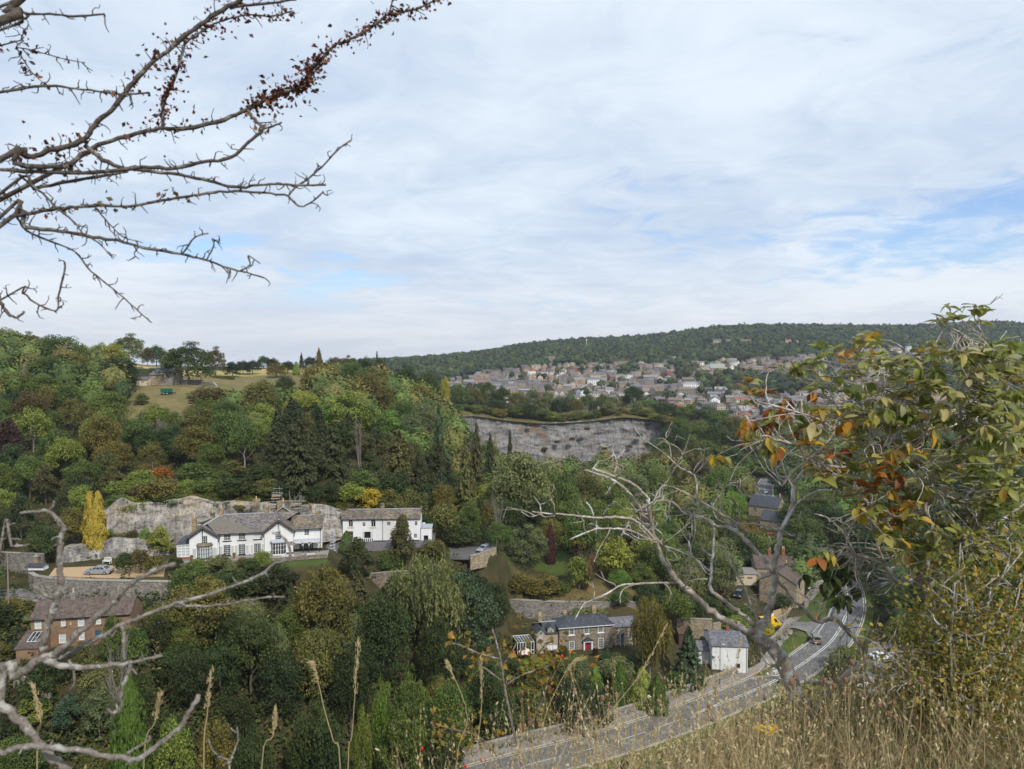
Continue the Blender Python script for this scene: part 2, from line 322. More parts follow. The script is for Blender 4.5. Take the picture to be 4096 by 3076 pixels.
# ======= tree kinds: one crown and one trunk mesh each, shared by every tree of the kind
def unit(v):return v/np.maximum(np.linalg.norm(v,axis=-1,keepdims=True),1e-9)
def sph(rng,n):return unit(rng.normal(size=(n,3)))
def leaf_cards(rng,P,N,size,asp=.55,long=None):
 n=len(P);N=unit(N);t=rng.normal(size=(n,3))if long is None else long+.35*rng.normal(size=(n,3))
 t=unit(t-N*(t*N).sum(1,keepdims=True));b=np.cross(N,t);s=(size*(.65+.7*rng.random(n)))[:,None]if np.ndim(size)==0 else np.asarray(size)[:,None]
 V=np.stack([P-t*s,P+b*s*asp-N*s*.12,P+t*s,P-b*s*asp-N*s*.12],1).reshape(-1,3)
 return V,np.arange(4*n).reshape(n,4)
def crown_lobes(seed,nl=60,per=150,rx=.46,z0=.24,z1=1.0,lr=(.11,.18),size=.020,shape='round',gap=0.0,up=.35):
 rng=np.random.default_rng(seed);P,N,A=[],[],[];zc,rz=(z0+z1)/2,(z1-z0)/2
 for i in range(nl):
  d=sph(rng,1)[0]
  if d[2]<-.35:d[2]*=-.6;d=d/np.linalg.norm(d)
  f=.50+.42*rng.random()**.6;r=rng.uniform(*lr)
  w=1.0
  if shape=='cone':w=np.clip(1.15-(d[2]*.5+.5)*.95,.12,1)
  if shape=='ash':w=.92
  c=np.array([d[0]*rx*f*w,d[1]*rx*f*w,zc+d[2]*rz*f])
  c[:2]+=rng.normal(size=2)*.02
  r*=(1.0 if shape!='cone' else .55+.45*w)
  m=int(per*rng.uniform(.7,1.3));q=sph(rng,m);keep=(q[:,2]>-.35)|(rng.random(m)<.3);q=q[keep];m=len(q)
  rr=r*(.62+.42*rng.random(m)**.7);stretch=np.array([1.05,1.05,.72 if shape=='round' else .95])
  p=c+q*rr[:,None]*stretch
  P.append(p);N.append(q*.55+sph(rng,m)*.55+np.array([0,0,up]));A.append(np.clip(.5+.28*rng.normal()*np.ones(m)+.22*rng.normal(size=m),0,1))
 P,N,A=map(np.concatenate,(P,N,A));V,Q=leaf_cards(rng,P,N,size);return V,Q,A
def crown_spruce(seed,layers=30,br=10,pts=16,droop=.10,power=.8,size=.022,ragged=.3,z0=.05):
 rng=np.random.default_rng(seed);P,N,A,L=[],[],[],[]
 for k in range(layers):
  z=z0+(1-z0)*(k/layers)**.95;Rr=.5*max(1-z,.03)**power
  for j in range(br if z<.8 else max(4,br//2)):
   a=rng.random()*6.283;Lr=Rr*(1-ragged*rng.random());s=np.linspace(.18,1,pts);w=rng.normal()
   d=np.array([math.cos(a),math.sin(a)]);side=np.array([-d[1],d[0]])
   for m in range(3):
    off=rng.normal(size=pts)*.12*Lr*(1-.5*s);zz=z-droop*s**1.6*(Lr/.5+.25)+rng.normal(size=pts)*.008+.03*(s>.85)
    P.append(np.stack([d[0]*s*Lr+side[0]*off,d[1]*s*Lr+side[1]*off,zz-abs(off)*.35],1))
    N.append(np.stack([d[0]*.45+rng.normal(size=pts)*.35,d[1]*.45+rng.normal(size=pts)*.35,.7+rng.normal(size=pts)*.3],1))
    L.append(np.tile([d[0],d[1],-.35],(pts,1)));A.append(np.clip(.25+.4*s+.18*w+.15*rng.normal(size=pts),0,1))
 P,N,A,L=map(np.concatenate,(P,N,A,L));V,Q=leaf_cards(rng,P,N,size,.5,L);return V,Q,A
def crown_thuja(seed,n=9000,power=.75,size=.020,belly=.12,tips=1):
 rng=np.random.default_rng(seed);z=rng.random(n)**1.15;a=rng.random(n)*6.283
 bumps=.72+.56*fbm(a*3.6+7,z*13,seed,2)+.10*np.sin(a*3+z*20)
 r=.5*np.clip(1.02-z,.0,1)**power*np.clip((z+belly)/(.25+belly),0,1)**.5*bumps*(.72+.28*rng.random(n)**.4)
 x=r*np.cos(a);y=r*np.sin(a)
 if tips==2:x=x+np.where(np.cos(a)>0,.26,-.26)*np.clip(z-.72,0,1)
 P=np.stack([x,y,z*.98+.02+rng.normal(size=n)*.006],1)
 N=np.stack([np.cos(a),np.sin(a),.45*np.ones(n)],1)+rng.normal(size=(n,3))*.45
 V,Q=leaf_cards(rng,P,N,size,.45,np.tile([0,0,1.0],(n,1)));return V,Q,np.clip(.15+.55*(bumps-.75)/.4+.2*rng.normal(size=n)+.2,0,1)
def crown_weep(seed,nl=46,strands=26,size=.017):
 rng=np.random.default_rng(seed);P,N,A=[],[],[]
 for i in range(nl):
  d=sph(rng,1)[0];f=.5+.4*rng.random();c=np.array([d[0]*.40*f,d[1]*.40*f,.62+d[2]*.36*f]);sh=rng.normal()
  for s in range(strands):
   q=sph(rng,1)[0]*rng.uniform(.05,.13);m=rng.integers(5,12);zz=np.arange(m)*.020
   p=c+q+np.stack([q[0]*zz*2+rng.normal(size=m)*.006,q[1]*zz*2+rng.normal(size=m)*.006,-zz+.03],1)
   P.append(p);N.append(np.tile([q[0],q[1],.01],(m,1))*8+rng.normal(size=(m,3))*.5);A.append(np.clip(.5+.25*sh+.2*rng.normal(size=m),0,1))
 P,N,A=map(np.concatenate,(P,N,A));P[:,2]=np.maximum(P[:,2],.03)
 V,Q=leaf_cards(rng,P,N,size,.5,np.tile([0,0,1.0],(len(P),1)));return V,Q,A
def twigs(rng,mb,p,d,L,r,depth,n=5,spread=.6,up=.15,kids=3):
 pts=[Vector(p)];dd=Vector(d).normalized()
 for k in range(n):
  dd=(dd+Vector(rng.normal(size=3))*.16+Vector((0,0,up*.2))).normalized();pts.append(pts[-1]+dd*L/n)
 mb.tube(pts,[r*(1-.65*k/n)for k in range(n+1)],5 if depth>1 else 4,cap=False)
 if depth>0:
  for k in range(kids+(1 if rng.random()<.5 else 0)):
   i=int(rng.integers(1,n+1));e=(Vector(pts[i])-Vector(pts[i-1])).normalized();s=Vector(rng.normal(size=3));s=(s-e*s.dot(e)).normalized()
   twigs(rng,mb,pts[i],e+s*spread+Vector((0,0,up)),L*rng.uniform(.5,.75),r*.5,depth-1,n,spread,up,kids)
def bare_mesh(seed,mat,stems=5,depth=3,up=.35):
 rng=np.random.default_rng(seed);mb=MB()
 for s in range(stems):
  a=rng.random()*6.28;twigs(rng,mb,(rng.normal()*.02,rng.normal()*.02,0),(math.cos(a)*.35,math.sin(a)*.35,1),.62,.016,depth,5,.55,up,3)
 return mb.mesh('branches',mat,True)
def trunk_mesh(seed,mat,limbs=6,h=.78,r=.022):
 rng=np.random.default_rng(seed);mb=MB();pts=[Vector((0,0,-.06))]
 for k in range(8):pts.append(Vector((rng.normal()*.008*k,rng.normal()*.008*k,h*(k+1)/8)))
 mb.tube(pts,[r*1.35]+[r*(1-.85*k/8)for k in range(8)],8)
 for k in range(limbs):
  i=int(rng.integers(2,8));a=rng.random()*6.283;p=pts[i];L=rng.uniform(.16,.3)
  q=[p,p+Vector((math.cos(a)*L*.5,math.sin(a)*L*.5,L*.35)),p+Vector((math.cos(a)*L,math.sin(a)*L,L*.9))]
  mb.tube(q,[r*.5,r*.34,r*.1],5)
 return mb.mesh('trunk',mat,True)
KIND={}
def kind(name,gens,mat,trunk):KIND[name]=([fast_mesh('crown',*g,mat=M[mat])for g in gens],trunk)
_tr=[trunk_mesh(s,M['bark'])for s in(1,2)];_trp=[trunk_mesh(5,M['palebark'],7,.86,.016)];_trc=[trunk_mesh(7,M['bark'],3,.9,.016)]
kind('broad',[crown_lobes(11,78,150,.46,-.08),crown_lobes(12,84,140,.48,-.14),crown_lobes(13,70,160,.45,-.02,1.0,(.12,.2)),crown_lobes(14,82,140,.47,-.12)],'leaf',_tr)
kind('dome',[crown_lobes(21,96,125,.5,-.24,1.0,(.09,.14),.018),crown_lobes(22,100,120,.5,-.28,1.0,(.08,.13),.018)],'leaf',_tr)
kind('full',[crown_lobes(91,90,135,.47,-.25,1.0,(.10,.17),.019),crown_lobes(92,96,125,.46,-.2,1.0,(.09,.16),.019),crown_lobes(93,86,140,.48,-.28,1.0,(.10,.18),.019)],'leaf',_tr)
kind('ash',[crown_lobes(31,95,85,.42,.0,1.0,(.06,.12),.018,'ash',up=.5),crown_lobes(32,90,85,.40,.06,1.0,(.06,.11),.018,'ash',up=.5),crown_lobes(33,100,80,.45,-.04,1.0,(.06,.12),.018,'ash',up=.5)],'leaf',_trp)
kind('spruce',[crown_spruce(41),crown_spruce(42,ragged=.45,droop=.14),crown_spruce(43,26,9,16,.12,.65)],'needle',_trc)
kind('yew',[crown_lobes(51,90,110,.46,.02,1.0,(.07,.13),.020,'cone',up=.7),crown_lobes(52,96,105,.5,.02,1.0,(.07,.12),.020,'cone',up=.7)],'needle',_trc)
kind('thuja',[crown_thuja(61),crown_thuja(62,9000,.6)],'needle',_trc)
kind('twin',[crown_thuja(64,9000,.36,.026,.35,2)],'needle',_trc)
kind('weep',[crown_weep(71),crown_weep(72)],'leaf',_trp)
kind('bush',[crown_lobes(81,44,110,.46,-.15,1.0,(.14,.22),.034),crown_lobes(82,50,100,.48,-.2,1.0,(.12,.2),.032),crown_lobes(83,40,110,.46,-.1,1.0,(.15,.24),.034)],'leaf',[trunk_mesh(9,M['bark'],5,.6,.03)])
M['deadtwig']=surf('dead_twigs',(.20,.17,.14),(.33,.30,.26),5,.9)
M['browntwig']=surf('brown_twigs',(.13,.075,.04),(.22,.13,.07),5,.9)
BARE=[bare_mesh(s,M['deadtwig'])for s in(3,4)];BROWN=[bare_mesh(6,M['browntwig'],9,3)]
C=dict(mid=(0.103,0.146,0.039),dark=(0.056,0.084,0.029),olive=(0.145,0.141,0.043),yg=(0.206,0.242,0.052),bright=(0.157,0.250,0.048),pale=(0.215,0.233,0.097),grey=(0.157,0.183,0.081),brown=(0.114,0.093,0.037),ochre=(0.170,0.138,0.035),orange=(0.300,0.120,0.025),gold=(0.360,0.285,0.045),yellow=(0.400,0.340,0.040),conif=(0.049,0.061,0.023),conol=(0.092,0.090,0.032),blue=(0.058,0.092,0.048),copper=(0.055,0.030,0.023),purple=(0.062,0.025,0.034),thuj=(0.075,0.125,0.022),deep=(0.043,0.063,0.023))
CW=dict(mid='mid-green',dark='dark green',olive='olive green',yg='yellow-green',bright='bright green',pale='pale green',grey='grey-green',brown='brownish green',ochre='ochre-leaved',orange='orange-leaved',gold='golden',yellow='yellow',conif='very dark',conol='dark olive',blue='blue-green',copper='dark copper',purple='purple',thuj='fresh green',deep='deep green')
KW=dict(broad=('tree','broad-crowned tree'),full=('tree','full-skirted tree'),dome=('tree','domed dense tree'),ash=('tree','airy upright tree'),spruce=('conifer','layered conifer'),yew=('yew','shaggy yew'),thuja=('conifer','dense conical conifer'),twin=('conifer','bushy conifer with two tips'),weep=('tree','weeping tree'),bush=('shrub','rounded shrub'))
KN=dict(broad='broadleaf_tree',full='broadleaf_tree',dome='broadleaf_tree',ash='ash_tree',spruce='spruce_tree',yew='yew_tree',thuja='cypress_tree',twin='cypress_tree',weep='birch_tree',bush='shrub')
_tn=0
TREES=[];RELABEL=[]
def plant(kd,x,y,z,h,w,col,label,cat=None,group=None,rng=random):
 global _tn;_tn+=1
 crowns,trunks=KIND[kd];o=thing(KN[kd],label,cat or KW[kd][0],(x,y,z),rng.uniform(0,6.28),group)
 c=C[col]if isinstance(col,str)else col;j=.86+.28*rng.random();hue=rng.uniform(-.10,.10)
 cr=link('crown',crowns[_tn%len(crowns)],o);cr.color=(c[0]*j*(1+hue),c[1]*j,c[2]*j*(1-hue),1)
 tr=link('trunk',trunks[_tn%len(trunks)],o)
 o.scale=(w,w,h);TREES.append((x,y,w))
 if group:RELABEL.append((o,kd,col,x,y,h))
 return o
ASP=dict(full=(.9,1.6),bush=(.6,1.1),dome=(.8,1.35),thuja=(1.2,3),twin=(1.2,2.2),spruce=(1.2,3.2),yew=(.95,1.7),ash=(1.1,2.2),weep=(1.0,2.2))
def tree_at(kd,px,py,d,wpx,col,label=None,where='',group=None,hmin=2.0,fix=False):
 """crown top at a pixel; it stands on the ground d metres off, so its height follows"""
 if kd=='broad' and(d<132 or d>270):kd='full'
 if hmin==1.0:fix=True
 lo,hi=ASP.get(kd,(.95,1.7));best=None
 r=ray(px,py);ds=d*(np.linspace(.80,1.06,53)if not fix else np.ones(1));k=ds/r[1];zs=gz(r[0]*k,ds)
 for dd,kk,zg in zip(ds,k,zs):
  hh=CAMZ+r[2]*kk-zg;w=wpx*dd/F;q=hh/w
  cost=max(lo-q,0)*4+max(q-hi,0)*4+abs(dd-d)/d*3+(5 if hh>24 else 0)
  if best is None or cost<best[0]:best=(cost,dd,kk,zg,hh,w)
 _,d,kk,z,h,w=best;p=Vector((r[0]*kk,d,CAMZ+r[2]*kk));h=max(h,hmin,w*.35)
 if kd in('broad','ash','weep'):w/=.95
 if not label:label=f'{CW[col]} {KW[kd][1]} {where}';group=group or f'{CW[col]} {KW[kd][1]}s {where}'
 return plant(kd,p.x,p.y,z-.1,h,w,col,label,group=group)
 # ======= the trees one can make out
random.seed(7)
T=tree_at
HT='on the hilltop skyline';FS='on the slope below the meadow';BW='in the belt behind the white houses';MH='on the middle hill beyond the conifers'
for a in[('ash',15,1305,380,120,'pale'),('ash',60,1322,380,90,'pale'),('dome',120,1322,370,90,'olive'),('dome',240,1330,340,190,'mid'),('ash',400,1366,360,90,'yg'),('broad',450,1372,310,120,'yg'),('dome',515,1330,390,130,'mid'),('broad',625,1374,400,80,'dark'),('broad',590,1388,395,55,'brown'),('broad',690,1395,312,80,'yg'),('dome',860,1382,335,85,'brown'),('broad',930,1445,425,70,'deep'),('broad',972,1440,430,66,'deep'),('broad',1010,1436,432,66,'deep'),('broad',1055,1422,430,56,'dark'),('broad',1090,1430,432,60,'deep'),('broad',1150,1440,440,60,'deep'),('spruce',1205,1408,430,34,'deep'),('broad',1240,1425,425,60,'deep'),('dome',1335,1424,420,76,'brown'),('dome',1395,1419,420,70,'brown'),('broad',1460,1424,415,80,'dark'),('spruce',1508,1400,400,36,'deep'),('broad',1520,1432,395,70,'dark'),('broad',330,1375,350,80,'grey'),('ash',185,1350,372,70,'pale'),('broad',-60,1330,360,130,'mid')]:T(*a,where=HT)
T('spruce',1275,1388,400,72,'olive','tall pointed olive conifer standing over the hedgerow at the hay field corner');T('thuja',1185,1446,380,40,'bright','light green narrow cone tree at the end of the field hedge')
T('dome',1105,1446,400,80,'ochre','rounded ochre-brown tree standing alone before the dark field hedgerow')
T('dome',752,1362,284,215,'dark','great spreading tree with stout trunk beside the stone farm building');T('dome',1140,1496,300,80,'dark','dark round bush tree standing alone at the meadow edge')
for a in[('broad',1290,1450,330,180,'olive'),('broad',1400,1438,340,120,'mid'),('broad',1495,1458,350,150,'olive'),('broad',1620,1460,400,120,'dark'),('broad',1712,1476,420,100,'dark'),('dome',1345,1502,300,150,'brown'),('broad',1480,1490,320,210,'olive'),('broad',1215,1556,270,155,'yg'),('broad',1400,1556,270,220,'yg'),('broad',1310,1620,258,130,'bright'),('broad',1610,1590,285,120,'mid'),('ash',1690,1602,300,140,'pale'),('ash',1780,1502,440,56,'yellow'),('ash',1850,1520,450,80,'mid'),('broad',1560,1540,330,120,'grey'),('broad',1680,1530,380,100,'olive'),('ash',1640,1650,270,130,'grey'),('broad',1550,1640,262,120,'bright'),('broad',1480,1700,245,90,'mid')]:T(*a,where=MH)
for a in[('broad',60,1400,300,140,'mid'),('broad',200,1410,290,150,'mid'),('broad',310,1405,285,130,'olive'),('broad',390,1480,262,100,'mid'),('broad',290,1532,240,130,'bright'),('ash',120,1562,236,160,'brown'),('broad',432,1566,230,160,'mid'),('ash',130,1622,214,170,'yg'),('broad',20,1560,232,120,'dark'),('broad',620,1612,232,120,'yg'),('broad',555,1690,210,120,'mid'),('ash',690,1642,222,100,'mid'),('broad',792,1616,220,160,'olive'),('bush',838,1546,250,170,'brown'),('ash',1040,1516,264,180,'olive'),('broad',905,1592,230,110,'mid'),('broad',1000,1646,214,140,'grey'),('broad',880,1676,206,90,'ochre'),('bush',565,1572,254,56,'mid'),('broad',450,1762,195,140,'ochre'),('ash',350,1766,196,70,'ochre'),('broad',250,1720,205,130,'dark'),('broad',790,1702,198,175,'olive'),('broad',960,1772,192,90,'brown'),('broad',700,1740,196,110,'dark'),('broad',60,1480,270,120,'olive'),('broad',170,1500,262,130,'mid')]:T(*a,where=FS)
T('broad',476,1420,270,145,'deep','massive deep green tree at the meadow edge below the farm');T('yew',30,1666,188,170,'copper','dark copper-leaved tree with drooping layers at the wood edge')
for a in[('yew',330,1890,162,150,'conif'),('yew',180,1850,170,150,'conol'),('yew',450,1856,166,130,'conol'),('yew',80,1960,152,150,'deep'),('yew',250,1960,152,130,'conif'),('yew',10,2040,146,140,'deep'),('yew',150,2060,146,110,'conif')]:T(*a,where='in the dark clump beside the golden conifer')
T('twin',375,1966,144,108,'gold','golden bushy conifer with two tips in front of the pale cliff');T('bush',645,1862,170,96,'orange','orange-leaved shrub above the cliff');T('bush',572,1852,171,70,'ochre','ochre shrub beside the orange one above the cliff')
for a in[('spruce',1195,1672,190,250,'conif'),('spruce',1330,1688,200,190,'conif'),('yew',1440,1690,206,170,'conol'),('spruce',1120,1690,200,140,'conif'),('spruce',1590,1714,195,200,'conol'),('spruce',1755,1612,230,110,'blue'),('yew',1760,1750,208,150,'conif'),('spruce',1905,1680,240,110,'conol'),('spruce',1862,1738,190,150,'olive'),('spruce',2040,1712,252,70,'conif'),('spruce',1960,1722,246,80,'conif'),('yew',1680,1800,200,120,'conif'),('yew',1260,1780,186,160,'conif'),('yew',1480,1800,196,160,'deep')]:T(*a,where='in the dark conifer stand')
for a in[('bush',780,1846,168,140,'mid'),('bush',925,1840,172,120,'olive'),('bush',1045,1856,166,120,'dark'),('bush',880,1880,163,90,'mid'),('bush',560,1880,162,120,'yg'),('bush',640,1910,160,150,'olive'),('bush',480,1920,159,110,'yg'),('bush',740,1920,160,110,'yg'),('bush',840,1910,159.5,130,'mid'),('bush',940,1905,159.5,150,'dark'),('bush',1060,1915,162,110,'olive'),('bush',1130,1930,163,110,'deep'),('bush',570,1935,158,100,'brown'),('bush',1320,1930,166,100,'deep'),('bush',1400,1934,167,120,'yg'),('bush',1480,1950,168,110,'yellow'),('bush',1555,1956,170,130,'olive'),('bush',1650,1960,172,130,'olive'),('bush',1250,1940,168,90,'dark'),('bush',1450,1880,176,130,'mid'),('bush',1560,1890,182,130,'dark'),('bush',1720,1930,180,120,'dark'),('broad',1775,1926,186,100,'ochre'),('bush',1770,2012,172,140,'olive'),('broad',1875,2006,182,100,'mid'),('ash',1960,1985,186,100,'olive'),('bush',1700,2060,170,90,'dark'),('bush',1850,2100,172,140,'dark'),('bush',1930,2120,176,90,'deep')]:T(*a,where=BW)
T('yew',1607,2050,154,160,'conol','broad dark yew standing before the arched-window house');T('thuja',1386,2122,155,80,'thuj','fresh green cone shrub at the corner of the arched-window house');T('yew',1430,2142,147,210,'conif','low spreading dark yew on the slope below the arched-window house')
T('bush',1560,2206,150,100,'mid','green bush under the broad yew');T('bush',1735,2158,156,110,'olive','olive bush beside the white annex with the dark doorway');T('bush',640,2106,137,95,'yg','bright yellow-green acer beside the glazed garden room')
for a in[('bush',870,2222,135,110,'grey'),('bush',790,2232,136,60,'yg'),('bush',970,2228,135.5,60,'olive'),('bush',1050,2198,135.5,70,'yg'),('bush',1010,2228,135,80,'mid'),('bush',700,2226,135,60,'dark'),('bush',560,2190,133,80,'brown'),('bush',500,2205,132.5,70,'dark'),('bush',920,2248,133,90,'grey'),('bush',620,2220,132,80,'olive')]:T(*a,where='in the border before the long white house',hmin=1.0)
for a in[('broad',1300,2262,126,270,'olive'),('weep',1720,2190,138,340,'grey'),('broad',1600,2270,134,170,'grey'),('broad',800,2306,120,270,'olive'),('broad',1000,2450,113,230,'dark'),('broad',1270,2480,113,220,'olive'),('broad',1530,2370,119,240,'dark'),('dome',1862,2272,138,300,'blue'),('broad',1980,2330,146,130,'deep'),('broad',1750,2470,122,170,'dark'),('broad',1640,2672,101,170,'mid'),('ash',1530,2700,100,110,'bright'),('ash',1450,2810,94,90,'yg'),('broad',1610,2830,95,220,'mid'),('broad',1010,2870,91,160,'dark'),('broad',1250,2800,96,200,'dark'),('broad',1120,2600,106,200,'deep'),('broad',1400,2560,108,170,'deep'),('broad',880,2560,108,170,'dark'),('broad',760,2600,104,170,'deep'),('broad',1800,2700,108,200,'mid'),('broad',1950,2640,118,160,'dark'),('ash',1100,2480,112,120,'grey'),('broad',640,2400,119,150,'olive'),('broad',730,2480,112,130,'mid'),('bush',1320,2880,92,150,'dark'),('broad',1780,2850,99,150,'dark'),('broad',1160,2420,121,140,'mid'),('broad',1420,2440,121,150,'grey')]:T(*a,where='in the wood below the white houses')
T('thuja',515,2712,96,260,'thuj','large fresh green cypress at the foot of the wood below the brick row');T('yew',275,2766,100,190,'blue','blue-green cypress beside the large fresh green one');T('bush',130,2790,103,130,'yg','yellow-green shrub below the garden wall of the brick row',hmin=1.5);T('bush',205,2742,105,60,'yellow','small yellow bush on the garden wall end below the brick row',hmin=1.2)
T('ash',690,2860,92,190,'yg','loose yellow-green tree among dark trees below the brick row');T('ash',865,2840,92,200,'ochre','loose ochre-leaved tree among dark trees below the brick row')
T('weep',2602,2366,143,190,'olive','tall weeping birch at the end of the stone house row');T('spruce',2755,2498,143,190,'blue','blue-green cedar beside the weeping birch');T('dome',2335,2712,128,250,'deep','dark green domed evergreen between the road and the stone house garden')
for a in[('thuja',2480,2650,135,130,'thuj'),('thuja',2570,2668,134,140,'yg'),('thuja',2630,2700,133,130,'thuj'),('thuja',2380,2660,137,90,'bright')]:T(*a,where='in the spreading group below the stone house')
for a in[('bush',2240,2630,143,80,'dark'),('bush',2310,2620,144.5,80,'mid'),('bush',2420,2605,146,60,'dark'),('bush',2470,2612,145.5,70,'mid'),('bush',2540,2620,145,80,'dark'),('bush',2160,2680,138,120,'olive'),('bush',2100,2740,133,130,'mid'),('bush',2060,2640,142,100,'dark'),('bush',2250,2580,147,40,'dark'),('bush',2380,2590,147,26,'copper'),('bush',2700,2690,139,90,'mid'),('bush',2010,2800,124,150,'dark'),('bush',2150,2800,126,130,'olive')]:T(*a,where='in the terraced garden below the stone house',hmin=1.0)
T('dome',2110,2090,182,170,'grey','round grey-green tree on the lawn slope above the long retaining wall');T('thuja',2202,2088,185,66,'purple','purple-leaved tree beside the round grey-green one');T('bush',2300,2104,192,90,'yellow','yellow-leaved shrub uphill of the purple tree')
for a in[('bush',2170,2300,172,150,'ochre'),('bush',2080,2296,172,120,'olive'),('bush',2235,2320,171,90,'mid'),('bush',2440,2180,190,100,'yg'),('yew',2510,2090,205,160,'conif'),('yew',2420,2050,215,150,'deep'),('broad',2600,2120,212,130,'mid'),('broad',2660,2126,216,80,'bright'),('ash',2750,2240,200,200,'grey'),('broad',2560,2250,187,120,'mid'),('broad',2480,2280,182,90,'bright'),('ash',2840,2190,212,140,'olive'),('broad',2700,2350,178,160,'mid'),('broad',2600,2330,176,120,'dark'),('broad',2820,2380,176,130,'dark'),('bush',2480,2360,171,90,'mid'),('broad',2080,1786,212,240,'grey'),('broad',2170,1850,215,130,'mid'),('broad',2250,1890,232,140,'mid'),('broad',2350,1880,250,130,'olive'),('broad',2450,1900,262,120,'mid'),('broad',2540,1880,280,130,'grey'),('broad',2640,1860,300,130,'mid'),('ash',2720,1840,320,110,'olive'),('broad',2800,1820,330,110,'brown'),('broad',2880,1850,310,130,'mid'),('broad',2930,1960,285,120,'bright'),('broad',2960,1880,330,100,'mid'),('broad',2800,2000,262,150,'mid'),('broad',2680,2000,256,140,'dark'),('broad',2560,2010,240,130,'olive'),('spruce',2380,1960,240,80,'deep'),('broad',2280,2010,222,130,'dark'),('broad',2150,1990,205,140,'deep'),('broad',2900,2080,240,140,'dark'),('broad',2950,2120,228,130,'dark')]:T(*a,where='on the hillside between retaining wall and quarry')
T('broad',2985,2080,250,110,'ochre','ochre-tinted tree before the gabled stone house by the far road')
for a in[('broad',3180,2000,300,140,'dark'),('broad',3270,1960,300,160,'mid'),('broad',3220,2060,262,150,'mid'),('thuja',3190,1960,280,40,'yg'),('broad',3340,2020,262,180,'dark'),('broad',3160,2160,222,110,'mid'),('broad',3460,2080,240,220,'dark'),('broad',3560,2180,212,200,'dark'),('broad',3700,2100,220,260,'deep'),('broad',3600,1960,270,220,'mid'),('broad',3850,2000,240,260,'deep'),('broad',4000,2100,215,280,'dark'),('broad',3480,1900,330,160,'dark'),('broad',3720,1880,330,200,'mid'),('broad',3950,1880,320,220,'dark'),('broad',3580,2330,186,170,'dark'),('broad',3740,2300,190,200,'deep'),('broad',3920,2330,182,220,'dark'),('broad',4080,2300,186,220,'deep'),('broad',3620,2460,170,130,'mid'),('broad',3800,2480,166,180,'dark'),('broad',3980,2520,160,200,'dark'),('broad',3130,1860,380,110,'dark'),('broad',3300,1860,370,150,'mid'),('broad',3400,1960,300,150,'mid')]:T(*a,where='in the wood across the main road')
T('bush',3395,2590,152,150,'mid','round green roadside bush where the pavement meets the car park');T('bush',3340,2640,146,90,'dark','lower dark bush beside the round roadside bush',hmin=2)
_p=onz(3128,2448,CAMZ-64.2);plant('bush',_p.x,_p.y,_p.z,4.6,5.2,'blue','dark blue-green bush against the stone house by the junction');T('bush',3060,2480,166,70,'yellow','yellow-leaved shrub behind the white roadside cottage');T('bush',2790,2690,140,70,'mid','green bush over the roadside wall by the lamp post')
T('bush',2960,2420,178,120,'mid','low green hedge bank beside the dark parked car',hmin=1.5)
def bare(px,py,d,wpx,label,meshes=BARE,name='dead_shrub',group=None):
 p=at(px,py,d);z=gz1(p.x,p.y);o=thing(name,label,'dead shrub',(p.x,p.y,z-.1),random.uniform(0,6),group);o.scale=(wpx*d/F,wpx*d/F,max(p.z-z,3));link('branches',meshes[int(px)%len(meshes)],o)
for px,py,d,w in[(245,1790,196,90),(100,1470,268,60),(660,1690,205,90),(910,1750,196,60),(1050,1750,196,60),(1440,1690,190,60),(1985,1980,184,60)]:bare(px,py,d,w,'bare grey leafless shrub among the trees of the hillside wood',group='bare shrubs on the wooded slope')
for a in[('bush',450,2455,107.5,90,'mid'),('bush',330,2570,106.5,110,'olive'),('bush',240,2590,106,100,'dark'),('bush',530,2500,108,110,'mid'),('bush',150,2640,104,120,'dark')]:T(*a,where='in front of the brick row',hmin=1.0)
bare(450,2600,101,150,'tangled bare grey shrub in front of the brick row');bare(2345,2212,171,150,'large rust-brown dead bush above the long retaining wall',BROWN)
for k in range(26):
 px=440+k*37;random.random();py=np.interp(px,[440,480,530,620,758,853,1011,1200,1400],[2020,1984,2004,1996,1975,1992,1998,2010,2026])-random.uniform(4,22);d=np.interp(px,[430,700,1000,1400],[151.5,154.2,157,166])+.6;p=at(px,py,d);c=random.choice(('mid','olive','yg','dark','olive','ochre'));h=random.uniform(1.8,3.4);plant('bush',p.x,p.y,p.z-h,h,h*random.uniform(1.2,2.0),c,f'{CW[c]} rounded shrub draped over the cliff edge',group=f'{CW[c]} shrubs along the cliff edge')
for px,py,w,c in((440,2120,50,'mid'),(480,2130,60,'olive'),(530,2118,50,'brown'),(580,2112,46,'bright'),(610,2130,60,'olive'),(560,2150,60,'dark'),(500,2160,60,'olive'),(455,2165,50,'brown'),(640,2150,50,'mid')):
 p=at(px,py,146.4);plant('bush',p.x,p.y,TERR+1.2,max(p.z-TERR-1.2,1.2),w*146.4/F,c,f'{CW[c]} low shrub at the foot of the pale cliff',group=f'{CW[c]} shrubs at the foot of the cliff')
